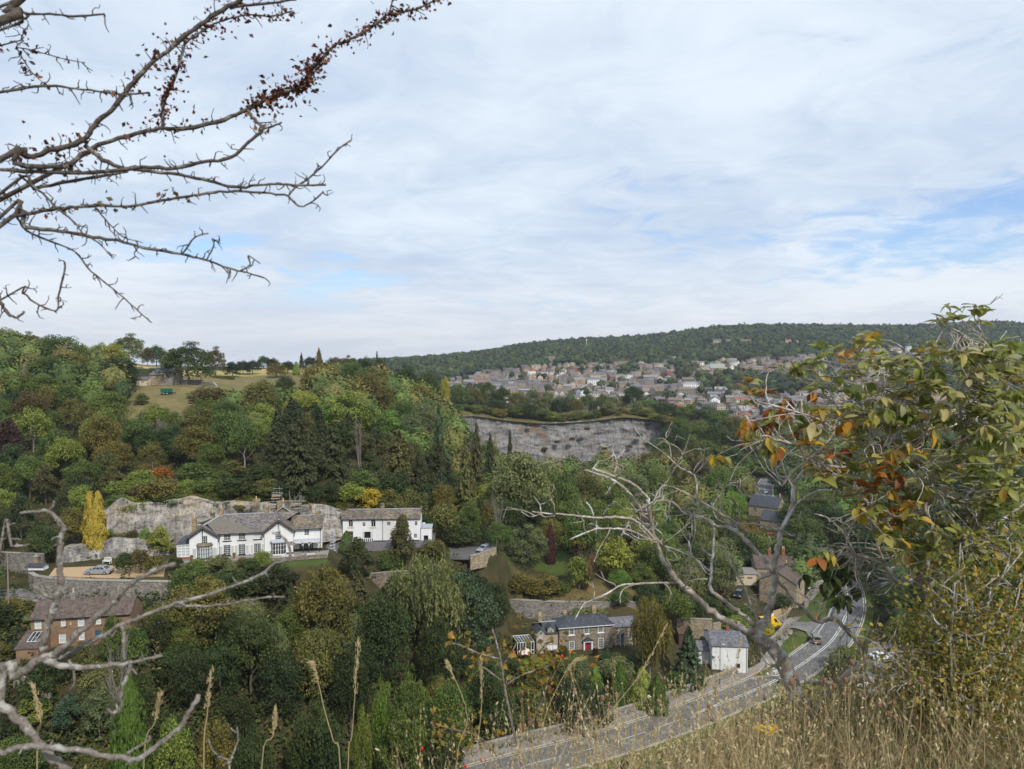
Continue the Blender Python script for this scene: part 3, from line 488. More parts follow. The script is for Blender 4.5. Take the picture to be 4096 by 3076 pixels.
 # ======= rock
def rock_mat(name,a,b,c,d,s2=(1.6,1.6,.18),n5s=.9):
 m,nt,p=mat_base(name);n1=noise(nt,.45,9,.68);n2=noise(nt,.22,6,.6,sc3=s2);n3=noise(nt,1.4,6,.7,sc3=(1,1,2.2));n4=noise(nt,.12,4,.5)
 col=rgbmix(nt,mrange(nt,n1,.3,.7),a,b);col=rgbmix(nt,mrange(nt,n2,.46,.62),col,c);col=rgbmix(nt,mrange(nt,n4,.55,.68),col,d)
 col=rgbmix(nt,mrange(nt,n3,.34,.50),rgbmix(nt,1.0,col,(.40,.40,.42),'MULTIPLY'),col);n5=noise(nt,n5s,5,.7,sc3=(2.6,2.6,.2));col=rgbmix(nt,mrange(nt,n5,.50,.66),col,rgbmix(nt,1.0,col,(.42,.42,.45),'MULTIPLY'))
 nt.links.new(col,p.inputs['Base Color']);p.inputs['Roughness'].default_value=.95;p.inputs['Specular IOR Level'].default_value=.15;bump(nt,p,n3,.9,.25);return m
M['lime']=rock_mat('limestone',(.33,.30,.26),(.52,.48,.42),(.20,.19,.18),(.44,.37,.28))
M['quarry']=rock_mat('quarry_rock',(.22,.21,.20),(.33,.315,.295),(.16,.152,.148),(.20,.155,.11),(.35,.35,1.6),.30)
def cliff(name,line,zb,mat,label,nt_=26,step=.8,lean=1.5,rough=1.0,ledges=(.35,.66),block=1.6):
 L=catmull(line,10);P=np.array(L);seg=np.hypot(*np.diff(P[:,:2],axis=0).T);s=np.concatenate([[0],np.cumsum(seg)])
 n=max(8,int(s[-1]/step));S=np.linspace(0,s[-1],n);X,Y,Z=(np.interp(S,s,P[:,i])for i in range(3))
 tx,ty=np.gradient(X),np.gradient(Y);l=np.hypot(tx,ty);nx,ny=ty/l,-tx/l
 t=np.linspace(0,1,nt_);SS,TT=np.meshgrid(S,t,indexing='ij');H=(Z-zb)[:,None]
 top=(fbm(SS*.35,TT*0,3)-.5)*1.4*rough
 out=lean*TT+rough*((fbm(SS/7,TT*H/6,5,3)-.5)*2.2+(np.floor(fbm(SS/3.2,TT*H/9,9,2)*9)/9-.5)*1.1+(np.floor(vnoise(SS/block,TT*H/(block*.7),21)*4)/4-.4)*.55+(vnoise(SS*2.2,TT*H*1.5,13)-.5)*.4-np.clip(.16-abs(fbm(SS/2.6,TT*H/14,31,3)-.47),0,.16)*4.5-np.clip(.1-abs(fbm(SS/9,TT*H/1.6,37,3)-.47),0,.1)*4)
 for e in ledges:out=out+rough*.9/(1+np.exp(-(TT+.06*np.sin(SS/11)-e)*60))
 ZZ=Z[:,None]+top-TT*(H+top);V=np.stack([X[:,None]+nx[:,None]*out,Y[:,None]+ny[:,None]*out,ZZ],-1)
 cap=V[:,:1]+np.stack([-nx*4.6,-ny*4.6,nx*0-.5],-1)[:,None];V=np.concatenate([cap,V],1);m=nt_+1
 i=(np.arange(n-1)[:,None]*m+np.arange(m-1)[None]).ravel()
 return link(name,fast_mesh(name,V,np.stack([i,i+1,i+m+1,i+m],1),mat=mat),kind='structure')
def rim(px,py,d):p=at(px,py,d);return(p.x,p.y,p.z)
cliff('limestone_cliff',[rim(*q)for q in((405,2075,148.5),(440,2030,149.5),(480,1994,150.5),(530,2014,151),(620,2006,151.6),(712,1996,152.3),(758,1985,152.8),(853,2002,153.6),(930,2008,154.3),(1011,2008,155),(1100,2016,156.4),(1200,2020,158.2),(1300,2022,160.5),(1380,2036,164))],CAMZ-40.5,M['lime'],'',40,.35,.9,.62,(.35,.66),1.1)
cliff('garden_rocks',[rim(*q)for q in((235,2192,140),(300,2186,141),(400,2172,142.5),(470,2150,143.5),(560,2160,144.5),(680,2165,146))],CAMZ-40.2,M['lime'],'',12,.5,.8,.6,(.5,))
QRIM=[rim(*q)for q in((1640,1650,415),(1720,1660,425),(1793,1664,435),(1850,1664,448),(1913,1664,462),(2047,1682,474),(2196,1692,480),(2370,1682,484),(2494,1668,482),(2594,1676,480),(2660,1684,476),(2710,1696,468),(2760,1720,456))]
cliff('quarry_cliff',QRIM,CAMZ-72,M['quarry'],'',60,1.2,7,1.3,(.22,.42,.66,.85),2.2)
_q=np.array(catmull(QRIM,8));_bk=np.concatenate([np.linspace(-1.5,60,16),np.linspace(70,230,14)]);_ctr=np.array((0,1.0))
_BV=[]
for p in _q:
 row=[]
 for b in _bk:
  x,y=p[0]+b*.12,p[1]+b;e=max(0,(b-60)/170);zz=p[2]-.25+(fbm(np.array(x/14),np.array(y/14),4)-.5)*2.2*min(1,max(b,0)/10)+2.5*min(max(b,0)/25,1);row.append((x,y,zz-(e*e*46)))
 _BV.append(row)
_BV=np.array(_BV);_m=len(_bk);_i=(np.arange(len(_q)-1)[:,None]*_m+np.arange(_m-1)[None]).ravel()
M['heath']=surf('heath',(.095,.092,.034),(.165,.13,.05),.25,.95,c3=(.09,.095,.03),spec=.1)
link('plateau',fast_mesh('plateau',_BV,np.stack([_i,_i+_m,_i+_m+1,_i+1],1),mat=M['heath'],smooth=True),kind='structure')
def plateau_z(x,y):
 j=int(np.argmin(abs(_q[:,0]-(x-(y-_q[:,1])*.12))));return float(np.interp(y-_q[j,1],_bk,_BV[j,:,2]))
 # ======= roads and pavements
M['asphalt']=surf('asphalt',(.115,.113,.113),(.165,.16,.158),1.6,.88,c3=(.20,.19,.18),spec=.2)
M['asphalt2']=surf('worn_asphalt',(.15,.142,.135),(.20,.19,.18),.9,.9,c3=(.24,.225,.20),spec=.2)
M['pave']=surf('pavement',(.25,.22,.19),(.32,.29,.26),1.5,.9,c3=(.20,.175,.15),spec=.2)
M['paint']=surf('road_paint',(.55,.54,.50),(.78,.77,.73),4,.7)
M['kerb']=surf('kerb_stone',(.40,.34,.24),(.52,.45,.33),2,.85)
M['verge']=surf('verge_grass',(.055,.088,.018),(.095,.125,.03),2.2,.95,bmp=.6,c3=(.12,.105,.04),spec=.1)
M['gravel']=surf('gravel',(.42,.29,.16),(.52,.37,.22),5,.95,spec=.1)
ROADZ=CAMZ+RZ
def offset(line,o):
 P=np.array([p[:2]for p in line]);t=np.gradient(P,axis=0);t/=np.linalg.norm(t,axis=1)[:,None]+1e-9;return P+np.stack([t[:,1],-t[:,0]],1)*o
def ribbon(name,line,o0,o1,z,mat,thick=0.0,i0=0,i1=None,kind='structure',parent=None):
 A,B=offset(line,o0)[i0:i1],offset(line,o1)[i0:i1];mb=MB();n=len(A)
 mb.v=[(*p,z)for p in A]+[(*p,z)for p in B]
 mb.f=[(k,n+k,n+k+1,k+1)for k in range(n-1)]
 if thick:
  mb.v+=[(*p,z-thick)for p in A]+[(*p,z-thick)for p in B]
  mb.f+=[(2*n+k,k,k+1,2*n+k+1)for k in range(n-1)]+[(n+k,3*n+k,3*n+k+1,n+k+1)for k in range(n-1)]
 return mb.build(name,mat,parent,kind=kind)
def sheet(name,pts,mat,thick=0.0,kind='structure',parent=None):
 mb=MB();pts=[tuple(p)for p in pts]
 if thick:mb.prism([(x,y,z-thick)for x,y,z in pts],(0,0,thick))
 else:mb.poly(pts)
 return mb.build(name,mat,parent,kind=kind)
def OZ(pts,z):return[tuple(onz(x,y,z))for x,y in pts]
HW=4.15
road=ribbon('main_road',ROAD,-HW,HW,ROADZ,M['asphalt'])
jx=min(range(len(ROAD)),key=lambda k:(pix(*ROAD[k],ROADZ)[0]-3290)**2+(pix(*ROAD[k],ROADZ)[1]-2600)**2)
ribbon('pavement',ROAD,-HW-2.3,-HW-.15,ROADZ+.12,M['pave'],.3,0,jx-3)
ribbon('kerb',ROAD,-HW-.16,-HW+.06,ROADZ+.11,M['kerb'],.3,0,jx+1)
ribbon('kerb',ROAD,HW-.06,HW+.2,ROADZ+.11,M['kerb'],.3)
ribbon('far_pavement',ROAD,HW+.2,HW+2.0,ROADZ+.10,M['verge'],.3)
for nm,o in(('edge_line',-HW+.42),('edge_line',HW-.42)):ribbon(nm,ROAD,o-.06,o+.06,ROADZ+.005,M['paint'],parent=road,kind=None)
def along(line):
 P=np.array([p[:2]for p in line]);s=np.concatenate([[0],np.cumsum(np.hypot(*np.diff(P,axis=0).T))]);return P,s
_RP,_RS=along(ROAD)
def rpt(s,o=0):
 p=np.array([np.interp(s,_RS,_RP[:,i])for i in(0,1)]);q=np.array([np.interp(s+.5,_RS,_RP[:,i])for i in(0,1)]);t=(q-p)/(np.linalg.norm(q-p)+1e-9);return p+np.array((t[1],-t[0]))*o,t
_dash=MB()
def dash(s,L,o,w=.12):
 for k in range(max(1,int(L/2))):
  a,t=rpt(s+k*L/max(1,int(L/2)),o);b,u=rpt(s+(k+1)*L/max(1,int(L/2)),o);n,m=np.array((t[1],-t[0]))*w/2,np.array((u[1],-u[0]))*w/2
  _dash.poly([(*(a-n),ROADZ+.006),(*(a+n),ROADZ+.006),(*(b+m),ROADZ+.006),(*(b-m),ROADZ+.006)])
_sj=_RS[jx]
for s in np.arange(20,_sj-46,9):dash(s,6.0,.0)
s=_sj-46
while s<_sj+24:dash(s,12,-.22,.16);dash(s,12,.22,.14);s+=12
for s in np.arange(_sj+26,_RS[-1]-6,6):dash(s,3.6,0)
link('centre_line',_dash.mesh('centre_line',M['paint']),road)
def flat_text(txt,size):
 cu_=bpy.data.curves.new('lettering','FONT');cu_.body=txt;cu_.size=size;cu_.align_x='CENTER';cu_.align_y='CENTER';cu_.resolution_u=3
 o=bpy.data.objects.new('lettering',cu_);COL.objects.link(o);dg=bpy.context.evaluated_depsgraph_get();me=bpy.data.meshes.new_from_object(o.evaluated_get(dg));bpy.data.objects.remove(o);return me
def roundel(px,py,txt,sx,flip):
 p=onz(px,py,ROADZ+.007);k=int(np.argmin(np.hypot(_RP[:,0]-p.x,_RP[:,1]-p.y)));_,t=rpt(_RS[k]);a=math.atan2(t[1],t[0])-R(90)+flip
 mb=MB();n=40;v=[]
 for r in(1.0,.84):v+=[(math.cos(2*math.pi*j/n)*r,math.sin(2*math.pi*j/n)*r*1.9,0)for j in range(n)]
 mb.v=v;mb.f=[(j,(j+1)%n,n+(j+1)%n,n+j)for j in range(n)]
 o=link('speed_roundel',mb.mesh('speed_roundel',M['paint']),road);o.location=p;o.rotation_euler=(0,0,a);o.scale=(sx,sx,1)
 me=flat_text(txt,1.25);me.materials.clear();me.materials.append(M['paint']);q=link('number',me,o);q.scale=(.8,1.7,1);q.location=(0,0,.001)
roundel(3104,2686,'40',1.45,0);roundel(3063,1998,'30',1.2,0)
Z1,Z2=ROADZ+.004,ROADZ+.11
sheet('side_road',OZ([(3236,2545),(3222,2525),(3180,2512),(3120,2512),(3050,2508),(3030,2494),(3090,2492),(3170,2488),(3270,2484),(3290,2466),(3320,2470),(3275,2540)],Z1),M['asphalt2'])
sheet('grass_verge',OZ([(3102,2606),(3170,2532),(3196,2524),(3222,2533),(3236,2549),(3205,2580),(3148,2622)],Z2+.02),M['verge'],.3)
sheet('grass_verge',OZ([(3190,2484),(3240,2412),(3292,2346),(3312,2350),(3317,2400),(3303,2462),(3284,2478),(3240,2484)],Z2+.02),M['verge'],.3)
sheet('footpath',OZ([(3040,2640),(3090,2580),(3150,2512),(3170,2520),(3172,2530),(3104,2606),(3060,2668)],Z2),M['pave'],.3)
sheet('footpath',OZ([(3110,2484),(3160,2458),(3210,2400),(3262,2325),(3292,2318),(3296,2342),(3244,2408),(3192,2480),(3170,2490)],Z2),M['pave'],.3)
sheet('grass_verge',OZ([(3000,2700),(3030,2670),(3060,2668),(3150,2624),(3090,2672),(3040,2712)],Z2-.03),M['verge'],.3)
_gl=MB()
for k in range(10):
 a=onz(3246+k*5.2,2538-k*6.6,ROADZ+.008);_gl.box(a.x-.11,a.x+.11,a.y-.25,a.y+.25,a.z-.001,a.z)
_gl.build('give_way_line',M['paint'],road)
sheet('car_park',[(*P2(3440,128),CAMZ-65.15),(*P2(3930,128),CAMZ-65.15),(*P2(3930,159),CAMZ-65.15),(*P2(3500,166),CAMZ-65.15)],M['asphalt2'],.15)
_bl=MB()
for k in range(7):
 a=P2(3640+k*24,139);_bl.box(a[0]-.05,a[0]+.05,136.5,141.5,CAMZ-65.145,CAMZ-65.143)
_bl.build('bay_lines',M['paint'],kind='structure')
sheet('gravel_drive',[(*P2(175,131),TERR+.02),(*P2(430,129.7),TERR+.02),(*P2(640,131),TERR+.02),(*P2(650,139),TERR+.02),(*P2(430,137.5),TERR+.02),(*P2(200,136),TERR+.02)],M['gravel'],.2)
sheet('terrace_paving',[(*P2(690,138.5),TERR+.02),(*P2(1300,143),TERR+.02),(*P2(1310,148.5),TERR+.02),(*P2(690,143),TERR+.02)],M['pave'],.2)
M['yard']=surf('yard_asphalt',(.115,.105,.105),(.15,.14,.135),1.2,.9,spec=.2)
sheet('house_yard',[(*P2(1290,152.5),CAMZ-41.17),(*P2(1500,154.5),CAMZ-41.17),(*P2(1730,158.5),CAMZ-41.17),(*P2(1740,170),CAMZ-41.17),(*P2(1350,163.5),CAMZ-41.17),(*P2(1300,160),CAMZ-41.17)],M['yard'],.3)
sheet('house_drive',[(*P2(1790,161),CAMZ-44.55),(*P2(1880,160.5),CAMZ-44.55),(*P2(1975,165.5),CAMZ-44.55),(*P2(1965,173),CAMZ-44.55),(*P2(1800,170),CAMZ-44.55)],M['yard'],.3)
_ln=[P2(-200,131.5),P2(0,130.5),P2(150,129),P2(300,127.6),P2(450,126.3),P2(620,126),P2(800,128)]
_ln=[(p[0],p[1])for p in catmull(_ln,6)]
_l0,_l1=offset(_ln,-1.9),offset(_ln,1.9);_zz=[CAMZ-42.0-.9*k/len(_ln)for k in range(len(_ln))]
_mb=MB();_n=len(_ln);_mb.v=[(*p,z)for p,z in zip(_l0,_zz)]+[(*p,z)for p,z in zip(_l1,_zz)]+[(*p,z-1.2)for p,z in zip(_l0,_zz)]+[(*p,z-1.2)for p,z in zip(_l1,_zz)]
_mb.f=[(k,_n+k,_n+k+1,k+1)for k in range(_n-1)]+[(_n+k,3*_n+k,3*_n+k+1,_n+k+1)for k in range(_n-1)]
_mb.build('lane',M['asphalt2'],kind='structure')
# ======= stone walls: every stone is its own block, set in a mortar core
M['stone']=surf('rubble_stone',(.20,.165,.125),(.31,.26,.20),1.6,.92,.32,.35,spec=.15)
M['stonegrey']=surf('grey_stone',(.19,.175,.155),(.29,.265,.235),1.6,.92,.35,.35,spec=.15)
M['stonetan']=surf('tan_stone',(.30,.235,.15),(.42,.34,.235),1.6,.92,.32,.35,spec=.15)
M['mortar']=surf('mortar',(.14,.125,.105),(.20,.18,.15),3,.95)
M['coping']=surf('coping_stone',(.24,.215,.18),(.34,.31,.26),2,.9,.2)
def lay_stones(mb,rng,L,H,put3,w=(.28,.6),h=(.17,.3),holes=(),proud=(.02,.06),gap=.018,clip=None):
 z=0.0
 while z<H-.05:
  hh=min(rng.uniform(*h),H-z);x=0.0
  while x<L-.04:
   ww=min(rng.uniform(*w),L-x);x1,z1=x+ww,z+hh
   if not any(x<b and x1>a and z<d and z1>c for a,b,c,d in holes)and(clip is None or clip(x+ww/2,z+hh/2)):
    p=rng.uniform(*proud);g=gap;i=len(mb.v);e=min(.03,ww*.12)
    for(a,b,o)in((x+g,z+g,0),(x1-g,z+g,0),(x1-g,z1-g,0),(x+g,z1-g,0),(x+g+e,z+g+e,p),(x1-g-e,z+g+e,p),(x1-g-e,z1-g-e,p),(x+g+e,z1-g-e,p)):mb.v.append(put3(a,b,o))
    v=rng.random()
    for q in((4,5,6,7),(0,1,5,4),(1,2,6,5),(2,3,7,6),(3,0,4,7)):mb.f.append(tuple(i+k for k in q));mb.a.append(v)
   x=x1
  z+=hh
def stone_wall(name,line,label,mat='stone',thick=.5,w=(.3,.62),h=(.18,.32),coping=True,seed=1,cat='stone wall',both=False):
 """line: (x, y, z_bottom, z_top) along the wall; stones on the valley side (right-hand side)"""
 rng=random.Random(seed);o=thing(name,label,cat,(line[0][0],line[0][1],line[0][2]));O=Vector(line[0][:3]);core=MB();st=MB();cp=MB()
 for(x0,y0,b0,t0),(x1,y1,b1,t1)in zip(line[:-1],line[1:]):
  d=Vector((x1-x0,y1-y0,0));L=d.length;d.normalize();n=Vector((d.y,-d.x,0));b=min(b0,b1)
  A,B=Vector((x0,y0,0))-O,Vector((x1,y1,0))-O;A.z=B.z=0;zb=b-O.z;za,zc=t0-O.z,t1-O.z
  core.prism([A+Vector((0,0,zb)),B+Vector((0,0,zb)),B+Vector((0,0,zc)),A+Vector((0,0,za))],-n*thick)
  def p3(u,v,q,A=A,d=d,n=n,zb=zb,L=L,t0=t0,t1=t1,b=b):
   return tuple(A+d*u+n*(q+.002)+Vector((0,0,zb+v*((t0+(t1-t0)*u/L)-b)/(max(t0,t1)-b))))
  lay_stones(st,rng,L,max(t0,t1)-b,p3,w,h)
  if coping:cp.prism([A+n*.10+Vector((0,0,za)),B+n*.10+Vector((0,0,zc)),B+n*.10+Vector((0,0,zc+.14)),A+n*.10+Vector((0,0,za+.14))],-n*(thick+.2),rng.random())
 core.build('mortar_core',M['mortar'],o);st.build('stonework',M[mat],o,kind='stuff')
 if coping:cp.build('coping',M['coping'],o)
 return o
def wl(pts):return[(*P2(px,d),CAMZ+zb,CAMZ+zt)for px,d,zb,zt in pts]
stone_wall('retaining_wall',wl([(1940,166,-63,-55.9),(1985,165.6,-63,-55.2),(2080,165,-63,-55.45),(2260,165,-63,-55.9),(2420,166,-63,-56.2),(2560,167,-63,-56.6),(2640,169,-63,-57.6)]),'long dark rubble retaining wall behind the stone houses','stonegrey',.8,seed=2)
stone_wall('retaining_wall',wl([(92,131.5,-44.5,-39.2),(115,129.6,-44.5,-39.2),(180,128.7,-44.5,-39.35),(300,127.9,-44.5,-39.4),(450,127.4,-45,-39.4),(620,127.6,-45,-39.6),(780,129.5,-46,-40.2),(900,131.5,-47,-41.2)]),'curved grey retaining wall under the gravel drive with the silver saloon','stonegrey',.7,seed=3)
stone_wall('lane_wall',wl([(-120,128.5,-46.5,-42.2),(60,126.2,-46.5,-42.3),(200,124.6,-47,-42.5),(330,123.3,-47.5,-42.6),(430,122.6,-48,-42.8),(560,122.4,-48,-43.2)]),'dark lane-side wall above the brown roofed brick row','stonegrey',.6,seed=4)
stone_wall('boundary_wall',wl([(-60,139,-41,-37.4),(60,137.5,-41,-37.2),(150,136.8,-41,-37.2)]),'plain grey boundary wall at the drive entrance by the gate pier','stonegrey',.5,seed=5)
stone_wall('garden_wall',wl([(2715,166,-65,-60.2),(2760,165.5,-65,-59.9),(2860,165,-65,-59.9),(2864,165,-65,-61.0),(2895,166,-65,-61.0)]),'tall buff garden wall with a door gap beside the brown shed','stonetan',.5,(.22,.45),(.14,.24),seed=6)
_rw=[(p[0],p[1])for p in offset(ROAD,-HW-2.45)]
_ks=[k for k in range(len(_rw))if 1000<pix(*_rw[k],ROADZ)[0]<2960]
stone_wall('roadside_wall',[(*_rw[k],ROADZ-.6,ROADZ+1.25)for k in _ks],'low roadside wall along the pavement below the evergreen garden','stonegrey',.4,(.25,.5),(.14,.24),seed=7)
stone_wall('roadside_wall',[(*onz(x,y,ROADZ)[:2],ROADZ-.3,ROADZ+1.2)for x,y in((3064,2590),(3100,2566),(3128,2536),(3150,2506))],'short curved stone wall beside the yellow-leaved shrub at the junction','stone',.4,(.25,.5),(.14,.24),seed=8)
stone_wall('roadside_wall',[(*onz(x,y,ROADZ)[:2],ROADZ-.3,ROADZ+1.0)for x,y in((3090,2500),(3150,2470),(3190,2420),(3215,2372),(3250,2322))],'stone wall on the path below the wooden fence panels','stone',.4,(.25,.5),(.14,.24),seed=9)
stone_wall('terrace_wall',wl([(1470,149,-50.5,-44.6),(1520,148.5,-51,-44.2),(1600,149.5,-51,-44.2),(1680,151,-52,-44.6)]),'weathered retaining wall on the slope under the arched-window house','stone',.5,seed=10)
stone_wall('drive_wall',wl([(1880,160,-47,-43.9),(1935,162,-47,-43.6),(1985,166,-47,-43.4)]),'pale buff drive wall beside the silver hatchback','stonetan',.35,seed=11)
stone_wall('garden_wall',wl([(20,106,-50,-46.4),(90,104.6,-51,-46.9),(170,104,-52,-47.5)]),'sunlit garden wall below the brick row','stone',.4,seed=12)
stone_wall('terrace_wall',wl([(700,137.9,-41,-39.2),(900,139.6,-41,-39.2),(1060,140.9,-41,-39.1),(1180,141.6,-41,-38.9),(1300,143,-41,-38.9)]),'low edging wall of the terrace before the long white house','stone',.35,(.3,.6),(.15,.25),seed=13)
# ======= building kit
M['white']=surf('white_render',(.70,.70,.69),(.80,.80,.79),.6,.85,c3=(.64,.63,.61),sc3=(1,1,.35))
M['whitewood']=plain('white_paint',(.80,.80,.78),.5)
M['cream']=plain('cream_render',(.62,.53,.38),.85)
M['pinkgrey']=surf('pink_grey_render',(.36,.30,.25),(.43,.36,.30),.8,.9)
M['blackpaint']=plain('black_paint',(.018,.018,.03),.5)
M['shutter']=plain('grey_shutter',(.46,.45,.44),.7)
M['slate']=surf('roof_slate',(.13,.115,.115),(.20,.175,.17),2.0,.8,.42,c3=(.20,.175,.145),spec=.25)
M['slatedark']=surf('dark_slate',(.055,.06,.07),(.075,.082,.095),2.0,.65,.25,spec=.35)
M['slategrey']=surf('grey_slate',(.13,.13,.145),(.19,.185,.195),1.5,.8,.3,spec=.25)
M['brownslate']=surf('mossy_slate',(.115,.095,.075),(.19,.16,.13),1.4,.85,.4,c3=(.22,.18,.12),spec=.2)
M['browntile']=surf('brown_tile',(.10,.075,.062),(.15,.112,.094),1.6,.8,.25,spec=.25)
M['lead']=plain('lead_flashing',(.42,.45,.50),.5)
M['pot']=plain('chimney_pot',(.62,.43,.24),.8)
M['chim']=surf('chimney_stone',(.22,.165,.10),(.38,.29,.17),2.5,.9,.2,c3=(.11,.10,.085))
M['redbrick']=surf('red_chimney_brick',(.24,.085,.05),(.33,.13,.08),4,.9,.2)
M['red']=plain('red_door',(.36,.015,.03),.4)
M['tealdoor']=plain('teal_door',(.02,.12,.17),.5)
M['interior']=plain('dark_interior',(.012,.010,.011),.9)
def glass_mat():
 m,nt,p=mat_base('window_glass');n=noise(nt,1.1,3)
 nt.links.new(rgbmix(nt,mrange(nt,n,.35,.65),(.014,.016,.02),(.05,.055,.06)),p.inputs['Base Color']);p.inputs['Roughness'].default_value=.12;p.inputs['Specular IOR Level'].default_value=.6;return m
M['glass']=glass_mat()
M['curtain']=plain('net_curtain',(.52,.55,.55),.6)
def brick_mat():
 m,nt,p=mat_base('brick_wall');t=nadd(nt,'ShaderNodeTexCoord');b=nadd(nt,'ShaderNodeTexBrick');mp=nadd(nt,'ShaderNodeMapping');mp.inputs['Rotation'].default_value=(R(90),0,0)
 nt.links.new(t.outputs['Object'],mp.inputs[0]);nt.links.new(mp.outputs[0],b.inputs['Vector']);b.inputs['Scale'].default_value=1.0
 for k,v in(('Brick Width',.34),('Row Height',.12),('Mortar Size',.012)):b.inputs[k].default_value=v
 b.inputs['Color1'].default_value=(.24,.135,.08,1);b.inputs['Color2'].default_value=(.17,.085,.05,1);b.inputs['Mortar'].default_value=(.17,.135,.105,1)
 n=noise(nt,.7,4);nt.links.new(rgbmix(nt,mrange(nt,n,.35,.7),b.outputs['Color'],(.28,.18,.105)),p.inputs['Base Color']);p.inputs['Roughness'].default_value=.9;return m
M['brick']=brick_mat()
class Fac:
 def __init__(s,px,py,z,ang):
  s.O=onz(px,py,z);s.a=R(ang);s.U=Vector((math.cos(s.a),math.sin(s.a),0));s.N=Vector((-math.sin(s.a),math.cos(s.a),0))
 def uv(s,px,py,off=0.0):
  r=Vector(ray(px,py));o=Vector((0,0,CAMZ));P=s.O+s.N*off;k=(P-o).dot(s.N)/r.dot(s.N);q=o+r*k-s.O;return q.dot(s.U),q.z
 def rect(s,x0,y0,x1,y1,off=0.0):
  a,b=s.uv(x0,(y0+y1)/2,off)[0],s.uv(x1,(y0+y1)/2,off)[0];xm=(x0+x1)/2;return a,b,s.uv(xm,y1,off)[1],s.uv(xm,y0,off)[1]
def wall_panel(mb,x0,x1,z0,z1,y0,y1,holes=()):
 xs=sorted({x0,x1,*[min(max(v,x0),x1)for h in holes for v in h[:2]]});zs=sorted({z0,z1,*[min(max(v,z0),z1)for h in holes for v in h[2:]]})
 for a,b in zip(xs[:-1],xs[1:]):
  for c,d in zip(zs[:-1],zs[1:]):
   if b-a<1e-4 or d-c<1e-4:continue
   if any(h[0]<(a+b)/2<h[1]and h[2]<(c+d)/2<h[3]for h in holes):continue
   mb.box(a,b,y0,y1,c,d)
def window(o,r,y=0.0,cols=2,rows=2,fw=.07,bw=.035,sill=None,glass='glass',frame='whitewood',rec=.12,arch=False,name='window',mull=()):
 x0,x1,z0,z1=r;mb=MB();yf,yb=y+rec-.06,y+rec
 mb.box(x0,x0+fw,yf,yb,z0,z1).box(x1-fw,x1,yf,yb,z0,z1).box(x0+fw,x1-fw,yf,yb,z0,z0+fw).box(x0+fw,x1-fw,yf,yb,z1-fw,z1)
 for k in range(1,cols):
  xx=x0+(x1-x0)*k/cols;b=bw*(2 if k in mull else 1);mb.box(xx-b/2,xx+b/2,yf+.01,yb,z0+fw,z1-fw)
 for k in range(1,rows):
  zz=z0+(z1-z0)*k/rows;mb.box(x0+fw,x1-fw,yf+.013,yb-.003,zz-bw/2,zz+bw/2)
 w=mb.build(name,M[frame],o)
 if arch:
  m=(x0+x1)/2;rr=(x1-x0);pts=[(x0,z1)]+[(x1-math.cos(t)*rr,z1+math.sin(t)*rr)for t in np.linspace(.18,1.047,4)]+[(x0+math.cos(t)*rr,z1+math.sin(t)*rr)for t in np.linspace(1.047,.18,4)][1:]+[(x1,z1)]
  q=MB().prism([(a,y-.006,b)for a,b in pts],(0,.012,0)).build('arched_pane',M[glass],w)
  fr=MB();ii=[(a,y-.03,b)for a,b in pts]
  for a,b in zip(ii[:-1],ii[1:]):fr.bar(a,b,.07,.05)
  fr.bar((m,y-.02,z1),(m,y-.02,z1+rr*.85),.05);fr.build('arched_frame',M[frame],w)
 MB().box(x0+.01,x1-.01,yb-.02,yb+.02,z0+.01,z1-.01).build('pane',M[glass],w)
 if sill:MB().box(x0-.18,x1+.18,y-.14,y+.02,z0-.16,z0-.005).build('sill',M[sill],w)
 return w
def slates(mb,rng,pts,w=.42,e=.26,t=.025,jit=.3):
 """courses of slates on a roof plane; pts[0]->pts[1] is the eave"""
 P=[Vector(p)for p in pts];u=(P[1]-P[0]).normalized();n=u.cross(P[2]-P[0]).normalized();n=n if n.z>0 else-n;v=n.cross(u);v=v if v.z>0 else-v
 Q=[((p-P[0]).dot(u),(p-P[0]).dot(v))for p in P];xa,xb=min(q[0]for q in Q),max(q[0]for q in Q);H=max(q[1]for q in Q);k=0;y=0.0
 qx=np.array([q[0]for q in Q])
 while y<H-.02:
  x=xa-(w/2 if k%2 else 0);y1=min(y+e,H)
  ym=(y+y1)/2;xs=[]
  for(ax,ay),(bx,by)in zip(Q,Q[1:]+Q[:1]):
   if(ay>ym)!=(by>ym):xs.append(ax+(bx-ax)*(ym-ay)/(by-ay))
  if len(xs)>=2:
   lo,hi=min(xs),max(xs)
   while x<hi:
    a,b=max(x,lo),min(x+w*(1+(rng.random()-.5)*jit),hi);x=x+w if b<=x else max(b,x+.05)
    if b-a>.03:
     q=rng.random();s=t*(.8+.6*rng.random());i=len(mb.v)
     for(aa,bb,h)in((a+.006,y,s),(b-.006,y,s),(b-.006,y1+.02,.006),(a+.006,y1+.02,.006),(a+.006,y,0),(b-.006,y,0)):mb.v.append(tuple(P[0]+u*aa+v*bb+n*h))
     mb.f+=[(i,i+1,i+2,i+3),(i+4,i+5,i+1,i)];mb.a+=[q,q]
  y=y1;k+=1
